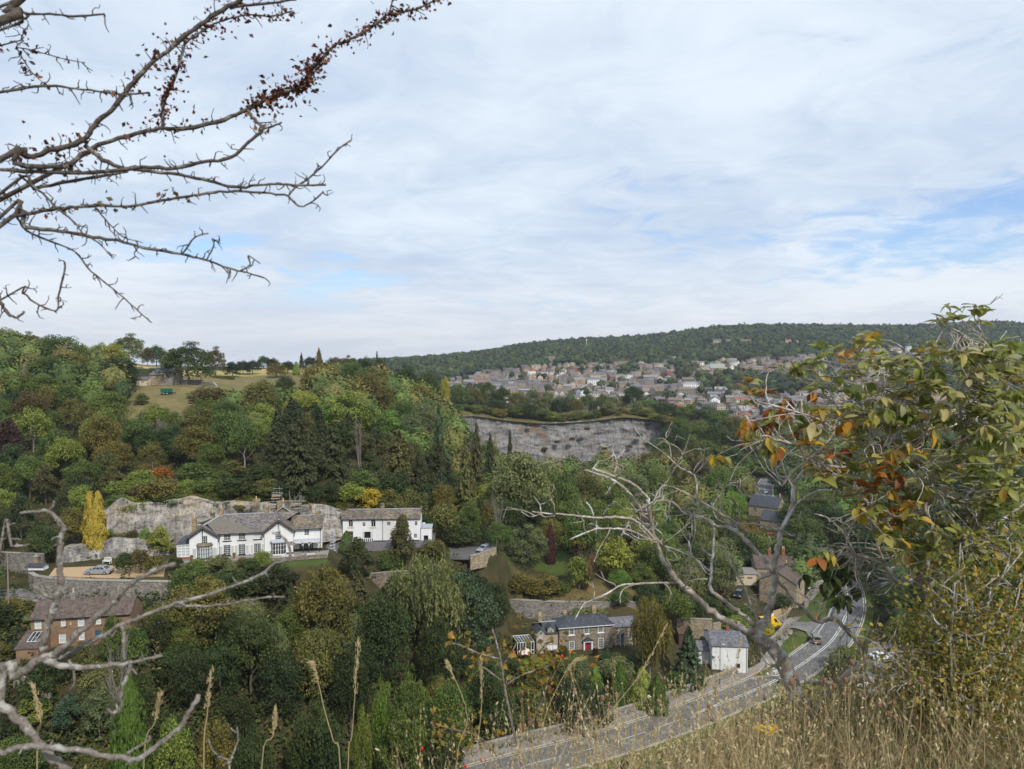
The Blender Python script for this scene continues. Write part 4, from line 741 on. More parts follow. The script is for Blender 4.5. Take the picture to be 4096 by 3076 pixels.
def roof(o,planes,mat,seed=0,w=.42,e=.26,thick=.12,under='mortar',ridge=(),ridge_mat='lead',name='roof'):
 rng=random.Random(seed);ub=MB();sb=MB()
 for pts in planes:
  n=(Vector(pts[1])-Vector(pts[0])).cross(Vector(pts[2])-Vector(pts[0])).normalized();n=n if n.z>0 else-n
  ub.prism(pts if(Vector(pts[1])-Vector(pts[0])).cross(Vector(pts[2])-Vector(pts[0])).z>0 else pts[::-1],-n*thick);slates(sb,rng,[Vector(p)+n*.004 for p in pts],w,e)
 r=ub.build(name,M[under],o);s=sb.build('slates',M[mat],r,kind='stuff')
 if ridge:
  rb=MB()
  for a,b in ridge:rb.bar(Vector(a)+Vector((0,0,.05)),Vector(b)+Vector((0,0,.05)),.26,.10)
  rb.build('ridge_capping',M[ridge_mat],r)
 return r
def chimney(o,x,y,z0,z1,w=.9,d=.7,mat='chim',pots=1,parent_name='chimney'):
 mb=MB().box(x-w/2,x+w/2,y-d/2,y+d/2,z0,z1-.32).box(x-w/2-.09,x+w/2+.09,y-d/2-.09,y+d/2+.09,z1-.32,z1-.16,.8).box(x-w/2-.03,x+w/2+.03,y-d/2-.03,y+d/2+.03,z1-.16,z1,.3)
 c=mb.build(parent_name,M[mat],o)
 for k in range(pots):xx=x+(k-(pots-1)/2)*.36;MB().lathe((xx,y,z1),((.15,-.02),(.14,.1),(.11,.5),(.14,.52),(.14,.6),(.10,.61))).build('chimney_pot',M['pot'],c)
 return c
def gable_front(mb,x0,x1,z0,ze,xa,za,y0,y1,holes=()):
 wall_panel(mb,x0,x1,z0,ze,y0,y1,holes);mb.prism([(x0,y0,ze),(x1,y0,ze),(xa,y0,za)],(0,y1-y0,0))
def barge(o,x0,x1,ze,xa,za,y,mat='blackpaint',scallop=True):
 mb=MB()
 for a,b in(((x0,y,ze),(xa,y,za)),((xa,y,za),(x1,y,ze))):
  A,B=Vector(a),Vector(b);mb.bar(A,B,.06,.30);n=9
  if scallop:
   for k in range(n):
    p=A.lerp(B,(k+.5)/n)+Vector((0,0,-.2));r=(B-A).length/n*.5;mb.prism([(p.x-r,y-.02,p.z+.05),(p.x-r*.7,y-.02,p.z-r*.5),(p.x,y-.02,p.z-r*.8),(p.x+r*.7,y-.02,p.z-r*.5),(p.x+r,y-.02,p.z+.05)],(0,.04,0))
 if scallop:mb.box(xa-.06,xa+.06,y-.05,y+.01,za-1.5,za-.2).box(xa-.14,xa+.14,y-.04,y,za-1.0,za-.9)
 mb.build('bargeboard',M[mat],o)
def bay(o,x0,x1,z0,z1,y,dep,frame,glass,cols=4,roofmat='lead',base=.25):
 """canted bay window standing out from the wall"""
 xi0,xi1=x0+dep*.55,x1-dep*.55;yo=y-dep;pts=[(x0,y),(xi0,yo),(xi1,yo),(x1,y)];b=MB()
 b.prism([(p[0],p[1],z0)for p in pts][::-1],(0,0,base));b.prism([(p[0],p[1],z1-.22)for p in pts][::-1],(0,0,.22))
 for(ax,ay),(bx,by),n in((pts[0],pts[1],1),(pts[1],pts[2],cols),(pts[2],pts[3],1)):
  for k in range(n+1):x,yy=ax+(bx-ax)*k/n,ay+(by-ay)*k/n;b.box(x-.045,x+.045,yy-.045,yy+.045,z0+base,z1-.2)
  for f in(.36,.7):zz=z0+base+(z1-z0-base)*f;b.bar((ax,ay,zz),(bx,by,zz),.05,.04)
 w=b.build('bay_window',M[frame],o);g=MB()
 for(ax,ay),(bx,by)in zip(pts[:-1],pts[1:]):g.poly([(ax,ay+.03,z0+base),(bx,by+.03,z0+base),(bx,by+.03,z1-.22),(ax,ay+.03,z1-.22)])
 g.build('pane',M[glass],w);r=MB();e=.22
 A=[(x0-e,y,z1),(xi0-e*.5,yo-e,z1),(xi1+e*.5,yo-e,z1),(x1+e,y,z1)];T_=[(x0+.1,y,z1+.42),(x1-.1,y,z1+.42)]
 r.poly([A[0],A[1],T_[0]]).poly([A[1],A[2],T_[1],T_[0]]).poly([A[2],A[3],T_[1]]).prism([(p[0],p[1],z1-.06)for p in A][::-1],(0,0,.055));r.build('bay_roof',M[roofmat],w);return w
def pipe(o,x,y,z0,z1,mat='blackpaint',r=.05):MB().tube([(x,y,z0),(x,y,z1)],r,6).build('drainpipe',M[mat],o)
def gutter(o,a,b,mat='blackpaint'):MB().bar(a,b,.12,.10).build('gutter',M[mat],o)
# ======= the long white house
def long_white_house():
 f=Fac(758,2238,TERR,13.0);o=thing('white_house','long white house with black bargeboards and slate roof under the pale cliff','house',f.O,f.a)
 u=lambda px,py=2170,off=0:f.uv(px,py,off)[0];h=lambda px,py,off=0:f.uv(px,py,off)[1]
 xL1=u(870);xM1=u(1058);xR1=u(1172);xE=u(1288,2150,2.2);S=.7;VE=2.2
 ze,za,xa=h(870,2141),h(812,2109),u(812);zr,zra,xra=h(1058,2126),h(1121,2080),u(1116);zm=h(960,2129,S);zv=h(1240,2112,VE)
 W=MB();sash=f.rect(805.8,2140,830,2174);sash2=f.rect(1100.6,2126,1122.7,2159.6)
 gable_front(W,0,xL1,0,ze,xa,za,0,.4,[sash]);gable_front(W,xM1,xR1,0,zr,xra,zra,0,.4,[sash2])
 W.box(0,.4,.4,10,0,ze);W.box(xL1-.4,xL1,.4,1.5,0,ze);W.box(xM1,xM1+.4,.4,1.5,0,zr);W.box(xR1-.4,xR1,.4,3.0,0,zr)
 up=[f.rect(894.6,2133.6,922.4,2162.7,S),f.rect(953.6,2131,982,2159,S),f.rect(1016,2129.6,1044.3,2155.8,S)];lo=[f.rect(893,2180,923,2224.5,S),f.rect(953,2177,982,2220,S),f.rect(1015,2174,1044,2217.5,S)]
 wall_panel(W,xL1,xM1,0,zm,S,S+.4,up+lo)
 vw=[f.rect(1216.8,2114,1237.4,2142,VE),f.rect(1196,2168,1212,2198,VE),f.rect(1213.5,2166,1235,2205,VE),f.rect(1237,2166,1254,2197,VE)]
 wall_panel(W,xR1,xE,0,zv,VE,VE+.4,vw);W.box(xE-.4,xE,VE+.4,8.5,0,zv);W.box(0,xE,10,10.4,0,zm);W.prism([(xE-.4,VE+.4,zv),(xE-.4,8.5,zv),(xE-.4,5.4,zv+2.0)],(.4,0,0))
 W.build('wall',M['white'],o)
 W=MB()
 for r in(0,xL1),(xM1,xR1):W.box(r[0]+.02,r[1]-.02,-.03,0,0,.3)
 W.box(xL1,xM1,S-.03,S,0,.28);W.box(xR1,xE,VE-.03,VE,0,.3);W.build('black_plinth',M['blackpaint'],o)
 window(o,sash,0,3,4,bw=.045);window(o,sash2,0,3,4,bw=.045)
 for k,r in enumerate(up):window(o,r,S,4,5,sill='blackpaint',mull=(2,),frame='whitewood',glass='curtain' if k==2 else 'glass')
 for r in lo:window(o,r,S,4,6,mull=(2,),name='french_window')
 window(o,vw[0],VE,4,4,mull=(2,));window(o,vw[1],VE,2,2);window(o,vw[2],VE,3,1,name='glazed_door');window(o,vw[3],VE,2,2)
 zt=f.uv(900,2182,S)[1];zb=f.uv(900,2224,S)[1]
 for a,b,y in((768.5,786,0),(850,869,0),(878,892.5,S),(923.5,937,S),(938.5,952.5,S),(983,997,S),(1001,1014.5,S),(1045,1057,S)):
  x0,x1=u(a,2205,y),u(b,2205,y);s_=MB().box(x0,x1,y-.06,y-.003,zb,zt).build('shutter',M['whitewood'],o);lv=MB()
  for k in range(16):zz=zb+.12+(zt-zb-.24)*k/16;lv.prism([(x0+.08,y-.062,zz),(x1-.08,y-.062,zz),(x1-.08,y-.075,zz+.09),(x0+.08,y-.075,zz+.09)],(0,.012,0))
  lv.build('louvres',M['shutter'],s_,kind='stuff')
 b=f.rect(788,2182,848,2239,-.7);bay(o,u(789),u(848),.02,h(818,2183,-.7),0,.9,'blackpaint','curtain',4,'brownslate')
 bay(o,u(1083),u(1145),.02,h(1114,2168,-.7),0,.9,'whitewood','glass',4,'lead')
 barge(o,-.45,xL1+.45,ze-.3,xa,za+.05,-.46);barge(o,xM1-.5,xR1+.5,zr-.3,xra,zra+.05,-.46)
 RD_,rz=5.4,h(960,2056,5.4);hx=u(884,2060,5.4);E=.45
 g=lambda x:(x,-.5)
 roof(o,[[(xL1-.1,S-E,zm-.12),(xM1+.2,S-E,zm-.12),(xM1+6.5,RD_,rz),(hx,RD_,rz),(xa+.2,1.9,za+.55)],[(-.5,-.5,ze-.28),(-.5,10.2,ze-.28),(hx,RD_,rz),(xa,1.2,za+.08),(xa,-.5,za+.08)],[(xL1+.5,1.6,ze-.3),(xL1+.5,-.5,ze-.3),(xa,-.5,za+.08),(xa,3.2,za+.08)],[(xM1+6.5,10.6,zm),(-.4,10.6,zm),(hx,RD_,rz),(xM1+6.5,RD_,rz)]],'slate',1,ridge=[((hx,RD_,rz),(xM1+1.4,RD_,rz)),((hx,RD_,rz),(xa,1.0,za+.1))])
 zw=zv+2.0
 roof(o,[[(xM1-.55,4.5,zr-.3),(xM1-.55,-.5,zr-.3),(xra,-.5,zra+.08),(xra,5.4,zra+.08)],[(xR1+.55,-.5,zr-.3),(xR1+.55,4.5,zr-.3),(xra,5.4,zra+.08),(xra,-.5,zra+.08)],[(xR1-.2,VE-.5,zv-.06),(xE+.2,VE-.5,zv-.06),(xE+.2,5.4,zw),(xR1-.2,5.4,zw)],[(xE+.2,8.8,zv),(xR1-2,8.8,zv),(xR1-2,5.4,zw),(xE+.2,5.4,zw)]],'brownslate',2,ridge=[((xra,-.4,zra+.08),(xra,.4,zra+.08)),((xR1+.3,5.4,zw),(xE+.2,5.4,zw))])
 gx,gy=u(1133,2040,8),7.5;gz0,gza=h(1133,2062,7.5),h(1133,2026,7.5);gw=2.6
 MB().prism([(gx-gw,gy,gz0-2),(gx+gw,gy,gz0-2),(gx+gw,gy,gz0-.2),(gx,gy,gza-.1),(gx-gw,gy,gz0-.2)],(0,4.5,0)).build('rear_wall',M['brownslate'],o)
 roof(o,[[(gx-gw-.4,gy+4.6,gz0-.4),(gx-gw-.4,gy-.3,gz0-.4),(gx,gy-.3,gza),(gx,gy+4.6,gza)],[(gx+gw+.4,gy-.3,gz0-.4),(gx+gw+.4,gy+4.6,gz0-.4),(gx,gy+4.6,gza),(gx,gy-.3,gza)]],'brownslate',3,ridge=[((gx,gy-.3,gza),(gx,gy+4.6,gza)),((gx,gy-.3,gza-.02),(gx-gw-.4,gy-.3,gz0-.42)),((gx,gy-.3,gza-.02),(gx+gw+.4,gy-.3,gz0-.42))],name='rear_roof')
 for px,top,base,w,off,n in((777,2072,2113,.8,4.5,1),(850.5,2050,2066,.75,7,1),(885,2033,2072,.8,5.4,1),(1025,1996,2056,1.5,9,1),(1068,2024,2072,.75,5.4,1),(1133,2003,2040,2.5,10.5,1),(1241,2015,2072,.7,9.5,0),(1274.6,2044,2078,.8,5.4,0),(1172,2056,2080,.75,5.4,1)):
  x,zt_=f.uv(px,top,off);zb_=f.uv(px,base,off)[1];chimney(o,x,off,zb_-1.6,zt_,w,.75,pots=n)
 v0,v1=u(1172,2165,.2),u(1279,2165,.2);zb_=h(1225,2164,.2);vb=MB();vb.box(v0,v1,.1,VE-.01,zb_-.12,zb_+.02);V=vb.build('veranda_roof',M['lead'],o)
 MB().box(v0,v1,.04,.1,zb_-.24,zb_-.1).build('veranda_beam',M['whitewood'],V);ps=[u(p,2180,.15)for p in(1173,1212,1235.5,1278)]
 for x in ps:MB().box(x-.05,x+.05,.1,.2,0,zb_-.12).build('post',M['blackpaint'],V)
 ar=MB()
 for a,b in zip(ps[:-1],ps[1:]):
  m,r=(a+b)/2,(b-a)/2;q=[(m-r*math.cos(t),.08,zb_-.24-.75+.72*math.sin(t))for t in np.linspace(0,math.pi,9)]
  for p1,p2 in zip(q[:-1],q[1:]):ar.bar(p1,p2,.06,.09)
 ar.build('arch_bracket',M['whitewood'],V);rl=MB();z0_,z1_=zb_+.06,zb_+.85
 for z in(z0_,z1_):rl.bar((v0,.12,z),(v1,.12,z),.06)
 n=8
 for k in range(n):a,b=v0+(v1-v0)*k/n,v0+(v1-v0)*(k+1)/n;rl.bar((a,.12,z0_),(b,.12,z1_),.035).bar((a,.121,z1_),(b,.121,z0_),.035).bar((a,.12,z0_),(a,.12,z1_+.1),.06)
 rl.build('balcony_railing',M['whitewood'],V)
 a,b=u(706),-.02;zt=h(732,2183);y0=.4;g=MB().box(a,b,y0,y0+.3,0,.5).build('garden_room_base',M['redbrick'],o);gr=MB();n=3
 for k in range(n+1):x=a+(b-a)*k/n;gr.box(x-.06,x+.06,y0-.02,y0+.12,.5,zt)
 for z in(.5,1.15,1.75,zt-.55,zt):gr.box(a,b,y0-.01,y0+.1,z-.05,z+.05)
 gr.box(a,b,y0-.08,y0+.15,zt,zt+.22);GR=gr.build('garden_room',M['whitewood'],o);MB().box(a,b,y0+.1,y0+.14,.5,zt).build('pane',M['curtain'],GR);MB().box(a,a+.1,y0+.1,4,.4,zt).build('side_pane',M['curtain'],GR)
 roof(o,[[(a-.2,y0-.15,zt+.22),(b,y0-.15,zt+.22),(b,2.4,zt+1.5),(a+1.3,2.4,zt+1.5)],[(a-.2,4.4,zt+.22),(a-.2,y0-.15,zt+.22),(a+1.3,2.4,zt+1.5)]],'slatedark',5,name='garden_room_roof')
 pipe(o,xL1+.25,S-.08,.4,zm-.15);gutter(o,(xL1,S-E-.03,zm-.14),(xM1,S-E-.03,zm-.14));gutter(o,(xR1,VE-.55,zv-.08),(xE,VE-.55,zv-.08));pipe(o,xE-.3,VE-.06,.1,zv-.1)
 return f,o
fW,HOUSE_W=long_white_house()
# ======= the white house with pointed windows
def arched_house():
 zg=CAMZ-41.2;f=Fac(1371.7,2168,zg,3.2);o=thing('white_house','plain white house with pointed arch windows and one central chimney','house',f.O,f.a)
 u=lambda px,py=2120,off=0:f.uv(px,py,off)[0];xe=u(1681);ze=f.uv(1520,2074)[1];D=5.2
 arc=[f.rect(1394,2089,1412,2108),f.rect(1484,2089,1502.8,2108)];sq=[f.rect(1449.6,2089,1462,2106),f.rect(1547,2087,1562,2103),f.rect(1658,2085,1670,2103)]
 fr=f.rect(1393,2125,1413,2160);big=f.rect(1448.6,2127,1491,2153.6);lw=f.rect(1655,2135,1668,2152);W=MB();wall_panel(W,0,xe,0,ze,0,.4,arc+sq+[fr,big,lw])
 W.box(0,.4,.4,D,0,ze);W.box(xe-.4,xe,.4,D,0,ze);W.box(0,xe,D,D+.3,0,ze);W.prism([(xe-.4,0,ze),(xe-.4,D,ze),(xe-.4,D/2,ze+1.55)],(.4,0,0));W.prism([(0,0,ze),(0,D,ze),(0,D/2,ze+1.55)],(.4,0,0));W.box(-.75,0,1.6,D+.6,0,ze-.3);W.build('wall',M['white'],o)
 for r in arc:window(o,r,0,2,1,sill='cream',arch=True,bw=.06)
 for r in sq+[lw]:window(o,r,0,2,3)
 window(o,fr,0,2,2,frame='cream',name='french_window');x0,x1,z0,z1=big;w=(x1-x0)*.2
 MB().box(x0,x1,.38,.42,z0,z1).build('dark_opening',M['interior'],o);window(o,(x0,x0+w,z0,z1),0,1,1,glass='curtain',rec=.06);window(o,(x1-w,x1,z0,z1),0,1,1,glass='curtain',rec=.06)
 st=MB();n=11
 for k in range(n):
  if k%2==0:st.box(x0+(x1-x0)*k/n,x0+(x1-x0)*(k+1)/n,-.03,-.003,.05,z0-.03)
 st.build('black_stripes',M['blackpaint'],o);MB().box(x1+.1,xe-.1,-.02,-.002,0,.25).build('black_plinth',M['blackpaint'],o)
 rz=ze+1.6;roof(o,[[(-.1,-.3,ze-.1),(xe+.1,-.3,ze-.1),(xe+.15,D/2,rz),(-.8,D/2,rz),(-.8,1.4,ze+.75)],[(xe+.1,D+.3,ze-.1),(-.8,D+.3,ze-.1),(-.8,D/2,rz),(xe+.15,D/2,rz)]],'brownslate',4,ridge=[((-.8,D/2,rz),(xe+.15,D/2,rz))])
 x,zt=f.uv(1530,2013,D/2);chimney(o,x,D/2,rz-.5,zt,.75,.7,pots=0);pipe(o,u(1530.7),-.06,.1,ze-.1);gutter(o,(0,-.34,ze-.12),(xe,-.34,ze-.12))
 a0,a1=u(1684,2140,.5),u(1726,2140,.5);az=f.uv(1700,2112,.5)[1];d=f.rect(1694.8,2141.6,1713,2172,.5);A=MB();wall_panel(A,a0+.02,a1,0,az,.5,.9,[d]);A.box(a1-.3,a1,.9,4,0,az);A.build('annex_wall',M['white'],o);MB().box(a0-.1,a1+.15,.35,4.2,az,az+.12).build('annex_roof',M['lead'],o);MB().box(d[0],d[1],.95,1.0,0,d[3]).build('dark_doorway',M['interior'],o)
 MB().lathe((a0+.6,1.2,az+.12),((.04,0),(.04,.5),(.32,.7),(.36,.9))).build('satellite_dish',M['whitewood'],o)
arched_house()
# ======= the stone house with the red door, its wing and the cottage beyond
def stone_facing(o,f_w,x0,x1,z0,z1,y,holes,mat,seed,w=(.3,.6),h=(.16,.26),proud=(.008,.03),clip=None,side=None):
 st=MB();rng=random.Random(seed)
 hs=[(a-x0,b-x0,c-z0,d-z0)for a,b,c,d in holes]
 p3=(lambda u,v,q:(x0+u,y-q-.002,z0+v))if side is None else side
 lay_stones(st,rng,x1-x0,z1-z0,p3,w,h,hs,proud,.012,clip);return st.build('stonework',M[mat],o,kind='stuff')
def red_door_house():
 zg=CAMZ-61.3;f=Fac(2237.7,2606,zg,11.0);o=thing('stone_house','grey stone house with red front door, white sash windows and dark hipped roof','house',f.O,f.a)
 u=lambda px,py=2550,off=0:f.uv(px,py,off)[0];xe=u(2450);ze=f.uv(2340,2504)[1];D=5.6
 up=[f.rect(2276,2511,2297.5,2540),f.rect(2334.7,2504,2356.4,2535),f.rect(2391.8,2499,2413.6,2529.5)];lo=[f.rect(2276,2564,2298,2598),f.rect(2392.6,2552,2414.5,2593)];dr=f.rect(2342,2567,2359,2600)
 hs=up+lo+[dr];W=MB();wall_panel(W,0,xe,0,ze,0,.4,hs);W.box(0,.4,.4,D,0,ze).box(xe-.4,xe,.4,D,0,ze).box(0,xe,D,D+.3,0,ze);w=W.build('wall',M['mortar'],o)
 stone_facing(w,f,0,xe,0,ze,0,hs,'stone',21);stone_facing(w,f,0,D,0,ze,0,(),'stone',22,side=lambda a,b,q:(-q-.002,D-a,b))
 for r in up:window(o,r,0,4,4,rec=.04,fw=.12,sill='whitewood')
 for r in lo:window(o,r,0,4,4,rec=.04,fw=.12,mull=(2,),name='french_window')
 MB().box(dr[0]+.04,dr[0]+.85,.1,.16,dr[2],dr[3]).build('front_door',M['red'],o);MB().box(dr[0],dr[1],.18,.22,0,dr[3]).build('hall_opening',M['interior'],o)
 m=(dr[0]+dr[1])/2;p=MB()
 for s in(-1,1):p.box(m+s*.85-.14,m+s*.85+.14,-.45,.02,0,dr[3]+.05)
 p.box(m-1.05,m+1.05,-.5,.02,dr[3]+.05,dr[3]+.32);P=p.build('porch',M['whitewood'],o);zt=dr[3]+.32
 MB().prism([(m-1.25,-.62,zt),(m+1.25,-.62,zt),(m,-.62,zt+.8)],(0,.62,0)).build('porch_hood',M['slatedark'],P)
 rz=ze+1.35;i=2.6;e=.35
 roof(o,[[(-e,-e,ze-.05),(xe+e,-e,ze-.05),(xe-i,D/2,rz),(i,D/2,rz)],[(-e,D+e,ze-.05),(-e,-e,ze-.05),(i,D/2,rz)],[(xe+e,-e,ze-.05),(xe+e,D+e,ze-.05),(xe-i,D/2,rz)],[(xe+e,D+e,ze-.05),(-e,D+e,ze-.05),(i,D/2,rz),(xe-i,D/2,rz)]],'slatedark',6,ridge=[((i,D/2,rz),(xe-i,D/2,rz)),((-e,-e,ze),(i,D/2,rz)),((xe+e,-e,ze),(xe-i,D/2,rz))],ridge_mat='slatedark')
 gutter(o,(-e,-e-.04,ze-.06),(xe+e,-e-.04,ze-.06),'whitewood')
 for px,top,off in((2259,2452,D),(2375,2432,D+.4)):x,zt_=f.uv(px,top,off);chimney(o,x,off,ze-.5,zt_,.85,.7,pots=2)
 q=.6;g0,g1=u(2146,2560,-.3),u(2183,2560,-.3);ga=f.uv(2164,2518,-.3)[1];ge=f.uv(2164,2531,-.3)[1];ar=f.rect(2157,2536,2170.5,2550,-.3);sq=f.rect(2161,2578,2170,2590,-.3);G=MB();gable_front(G,g0,g1,0,ge,(g0+g1)/2,ga,-.3,.1,[ar,sq]);G.box(g0,g0+.3,.1,5,0,ge)
 d0,d1,dz,da=u(2191,2520,q),u(2216,2520,q),f.uv(2200,2512,q)[1],f.uv(2203,2502,q)[1];dw=f.rect(2195,2520,2211,2538,q);ez=f.uv(2203,2531,q)[1];lw=f.rect(2197,2565,2212,2574,q);wall_panel(G,g1,-.02,0,ez,q,q+.35,[dw,lw]);gable_front(G,d0,d1,ez,dz,(d0+d1)/2,da,q-.02,q+.33,[dw]);G.box(g0,-.02,5,5.3,0,ez);G.build('wing_wall',M['pinkgrey'],o)
 window(o,ar,-.3,2,2,bw=.08,fw=.1,arch=True);window(o,sq,-.3,1,1,fw=.1);window(o,dw,q-.02,2,2,bw=.09,fw=.1);window(o,lw,q,1,1,fw=.08);wr=ez+1.5;gm,dm=(g0+g1)/2,(d0+d1)/2
 roof(o,[[(g1-.2,q-.3,ez-.1),(-.1,q-.3,ez-.1),(-.1,3,wr),(g1-.2,3,wr)],[(g0-.25,5.2,ge-.15),(g0-.25,-.5,ge-.15),(gm,-.5,ga+.06),(gm,3,ga+.06)],[(g1+.2,-.5,ge-.15),(g1+.2,1.5,ge-.15),(gm,3,ga+.06),(gm,-.5,ga+.06)],[(d0-.2,2,dz-.1),(d0-.2,q-.25,dz-.1),(dm,q-.25,da+.06),(dm,2.6,da+.06)],[(d1+.2,q-.25,dz-.1),(d1+.2,2,dz-.1),(dm,2.6,da+.06),(dm,q-.25,da+.06)],[(-.1,5.4,ez),(g0,5.4,ez),(g0,3,wr),(-.1,3,wr)]],'slatedark',7,ridge=[((gm+.5,3,wr),(-.1,3,wr))],name='wing_roof')
 x,zt_=f.uv(2159,2461,4.5);chimney(o,x,4.5,ez-.5,zt_,.85,.7,pots=2)
 c0,c1=u(2070,2590,0),u(2136,2590,0);czf,czb=f.uv(2100,2569,0)[1],f.uv(2100,2540,2.6)[1];cs=MB();n=6
 for k in range(n+1):x=c0+(c1-c0)*k/n;cs.box(x-.05,x+.05,-.03,.05,0,czf).bar((x,0,czf),(x-.5,2.6,czb),.07)
 for z in(.05,.8,czf):cs.box(c0,c1,-.02,.04,z-.05,z+.05)
 cs.bar((c0-.5,2.6,czb),(c1-.5,2.6,czb),.1);K=cs.build('conservatory',M['whitewood'],o);MB().poly([(c0,0,czf-.02),(c1,0,czf-.02),(c1-.5,2.6,czb-.02),(c0-.5,2.6,czb-.02)]).poly([(c0,.06,0),(c1,.06,0),(c1,.06,czf),(c0,.06,czf)]).poly([(c0,.06,0),(c0,.06,czf),(c0-.5,2.6,czb),(c0-.5,2.6,0)]).build('pane',M['glass'],K)
 o2=thing('stone_cottage','old stone cottage with cream windows and gabled porch beside the weeping birch','house',f.O,f.a);k0=xe+.02;k1=u(2590,2530,.8);kz=f.uv(2500,2504,.8)[1];y=.8
 hs=[f.rect(2460,2509,2475,2524,y),f.rect(2527,2498,2545,2518,y),f.rect(2450.8,2545,2464.5,2565,y),f.rect(2538,2540,2546,2556,y)];W=MB();wall_panel(W,k0,k1,0,kz,y,y+.4,hs);W.box(k1-.4,k1,y+.4,5,0,kz);W.box(k0,k1,5,5.3,0,kz);w=W.build('wall',M['mortar'],o2);stone_facing(w,f,k0,k1,0,kz,y,hs,'stone',23)
 for r in hs:window(o2,r,y,2,1,frame='cream',fw=.12,bw=.1,rec=.05)
 kr=kz+1.3;roof(o2,[[(k0,y-.3,kz-.05),(k1+.2,y-.3,kz-.05),(k1+.2,3,kr),(k0,3,kr)],[(k1+.2,5.5,kz),(k0,5.5,kz),(k0,3,kr),(k1+.2,3,kr)]],'slategrey',8)
 chimney(o2,k1-.4,3,kr-.5,kr+.6,.8,.6,pots=0);a,b,c,d=f.rect(2482,2541,2500,2580,0);p=MB()
 for x in(a,b):p.box(x-.05,x+.05,0,.1,0,d)
 p.bar((a-.1,.02,d),((a+b)/2,.02,d+.75),.12).bar(((a+b)/2,.02,d+.75),(b+.1,.02,d),.12);P=p.build('porch',M['cream'],o2);mm=(a+b)/2
 MB().prism([(a-.25,-.05,d-.05),(mm,-.05,d+.85),(mm,-.05,d+.78),(a-.2,-.05,d-.12)],(0,.84,0)).prism([(b+.25,-.05,d-.05),(mm,-.05,d+.85),(mm,-.05,d+.78),(b+.2,-.05,d-.12)],(0,.84,0)).build('porch_roof',M['slategrey'],P);MB().box(a+.2,b-.2,y-.03,y-.004,0,d-.1).build('porch_door',M['tealdoor'],o2)
 t=MB();a,b,c,d=f.rect(2506,2545,2530,2580,.2)
 for k in range(5):x=a+(b-a)*k/4;t.box(x-.03,x+.03,.2,.26,0,d);t.bar((x,.2,d),(x,y,d+.5),.05)
 for k in range(1,4):t.box(a,b,.19,.25,d*k/3-.03,d*k/3+.03)
 t.build('trellis',M['cream'],o2)
 return f
fS=red_door_house()
# ======= brick row below the lane
def brick_row():
 zg=CAMZ-44.8;f=Fac(97,2560,zg,10.5);f.O=Vector((*P2(97,111.0),zg));o=thing('brick_house','red-brown brick row with white sash windows and brown tiled roof','house',f.O,f.a);u=lambda px,py=2530,off=0:f.uv(px,py,off)[0]
 xe=u(522);ze=f.uv(300,2466)[1];D=6.0;up=[f.rect(137.5,2480,165.5,2515),f.rect(243,2476,262,2505),f.rect(310.5,2468,337,2505),f.rect(383,2472,404,2497)];lo=[f.rect(235,2536,263,2572),f.rect(315,2527,338,2560),f.rect(380,2522,403,2560)]
 W=MB();wall_panel(W,0,xe,-1.5,ze,0,.35,up+lo);W.box(0,.35,.35,D,-1.5,ze).box(xe-.35,xe,.35,D,-1.5,ze).box(0,xe,D,D+.3,-1.5,ze);rz=ze+2.0
 for x in(0,xe-.35):W.prism([(x,0,ze),(x,D,ze),(x,D/2,rz-.1)],(.35,0,0))
 W.build('wall',M['brick'],o)
 for r in up+lo[:2]:window(o,r,0,1,2,glass='curtain',fw=.1,bw=.07,sill='chim')
 MB().box(lo[2][0],lo[2][1],.1,.16,lo[2][2],lo[2][3]).build('front_door',M['tealdoor'],o)
 roof(o,[[(-.15,-.3,ze-.1),(xe+.15,-.3,ze-.1),(xe+.15,D/2,rz),(-.15,D/2,rz)],[(xe+.15,D+.3,ze-.1),(-.15,D+.3,ze-.1),(-.15,D/2,rz),(xe+.15,D/2,rz)]],'browntile',9,.34,.34)
 for px,py in((294,2384),(517,2376)):x,zt=f.uv(px,py,D/2);chimney(o,x,D/2,rz-.5,max(zt,rz+.9),.6,.6,'stonegrey',1)
 gutter(o,(0,-.34,ze-.12),(xe,-.34,ze-.12));l0,l1=u(90,2580,-3),u(168,2580,-3);zf,zb=f.uv(100,2590,-4)[1],f.uv(130,2520)[1]
 A=MB();A.box(-.3,l1,-4.2,-3.9,-3.5,zf).box(-.3,0,-3.9,0,-3.5,zf).box(l1-.3,l1,-3.9,0,-3.5,zf);A.build('lean_to_wall',M['brick'],o);roof(o,[[(-.5,-4.4,zf-.05),(l1+.1,-4.4,zf-.05),(l1+.1,-.02,zb),(-.5,-.02,zb)]],'browntile',10,.34,.34,name='lean_to_roof')
 sl=MB();n=Vector((0,-(zb-zf),4.38)).normalized();a=Vector((l1*.25,-3.0,zf+(zb-zf)*.32))+n*.1;b=Vector((l1*.85,-3.0,a.z));c=Vector((l1*.85,-.7,zf+(zb-zf)*.85))+n*.1;d=Vector((l1*.25,-.7,c.z));b.y=a.y
 for k in range(4):sl.bar(a.lerp(b,k/3),d.lerp(c,k/3),.06,.06)
 sl.bar(a,b,.06).bar(d,c,.06);S_=sl.build('skylight',M['whitewood'],o);MB().poly([a,b,c,d]).build('pane',M['glass'],S_)
 MB().box(u(281),u(287),-.1,0,f.uv(284,2500)[1],f.uv(284,2488)[1]).build('wall_plaque',M['pot'],o)
brick_row()
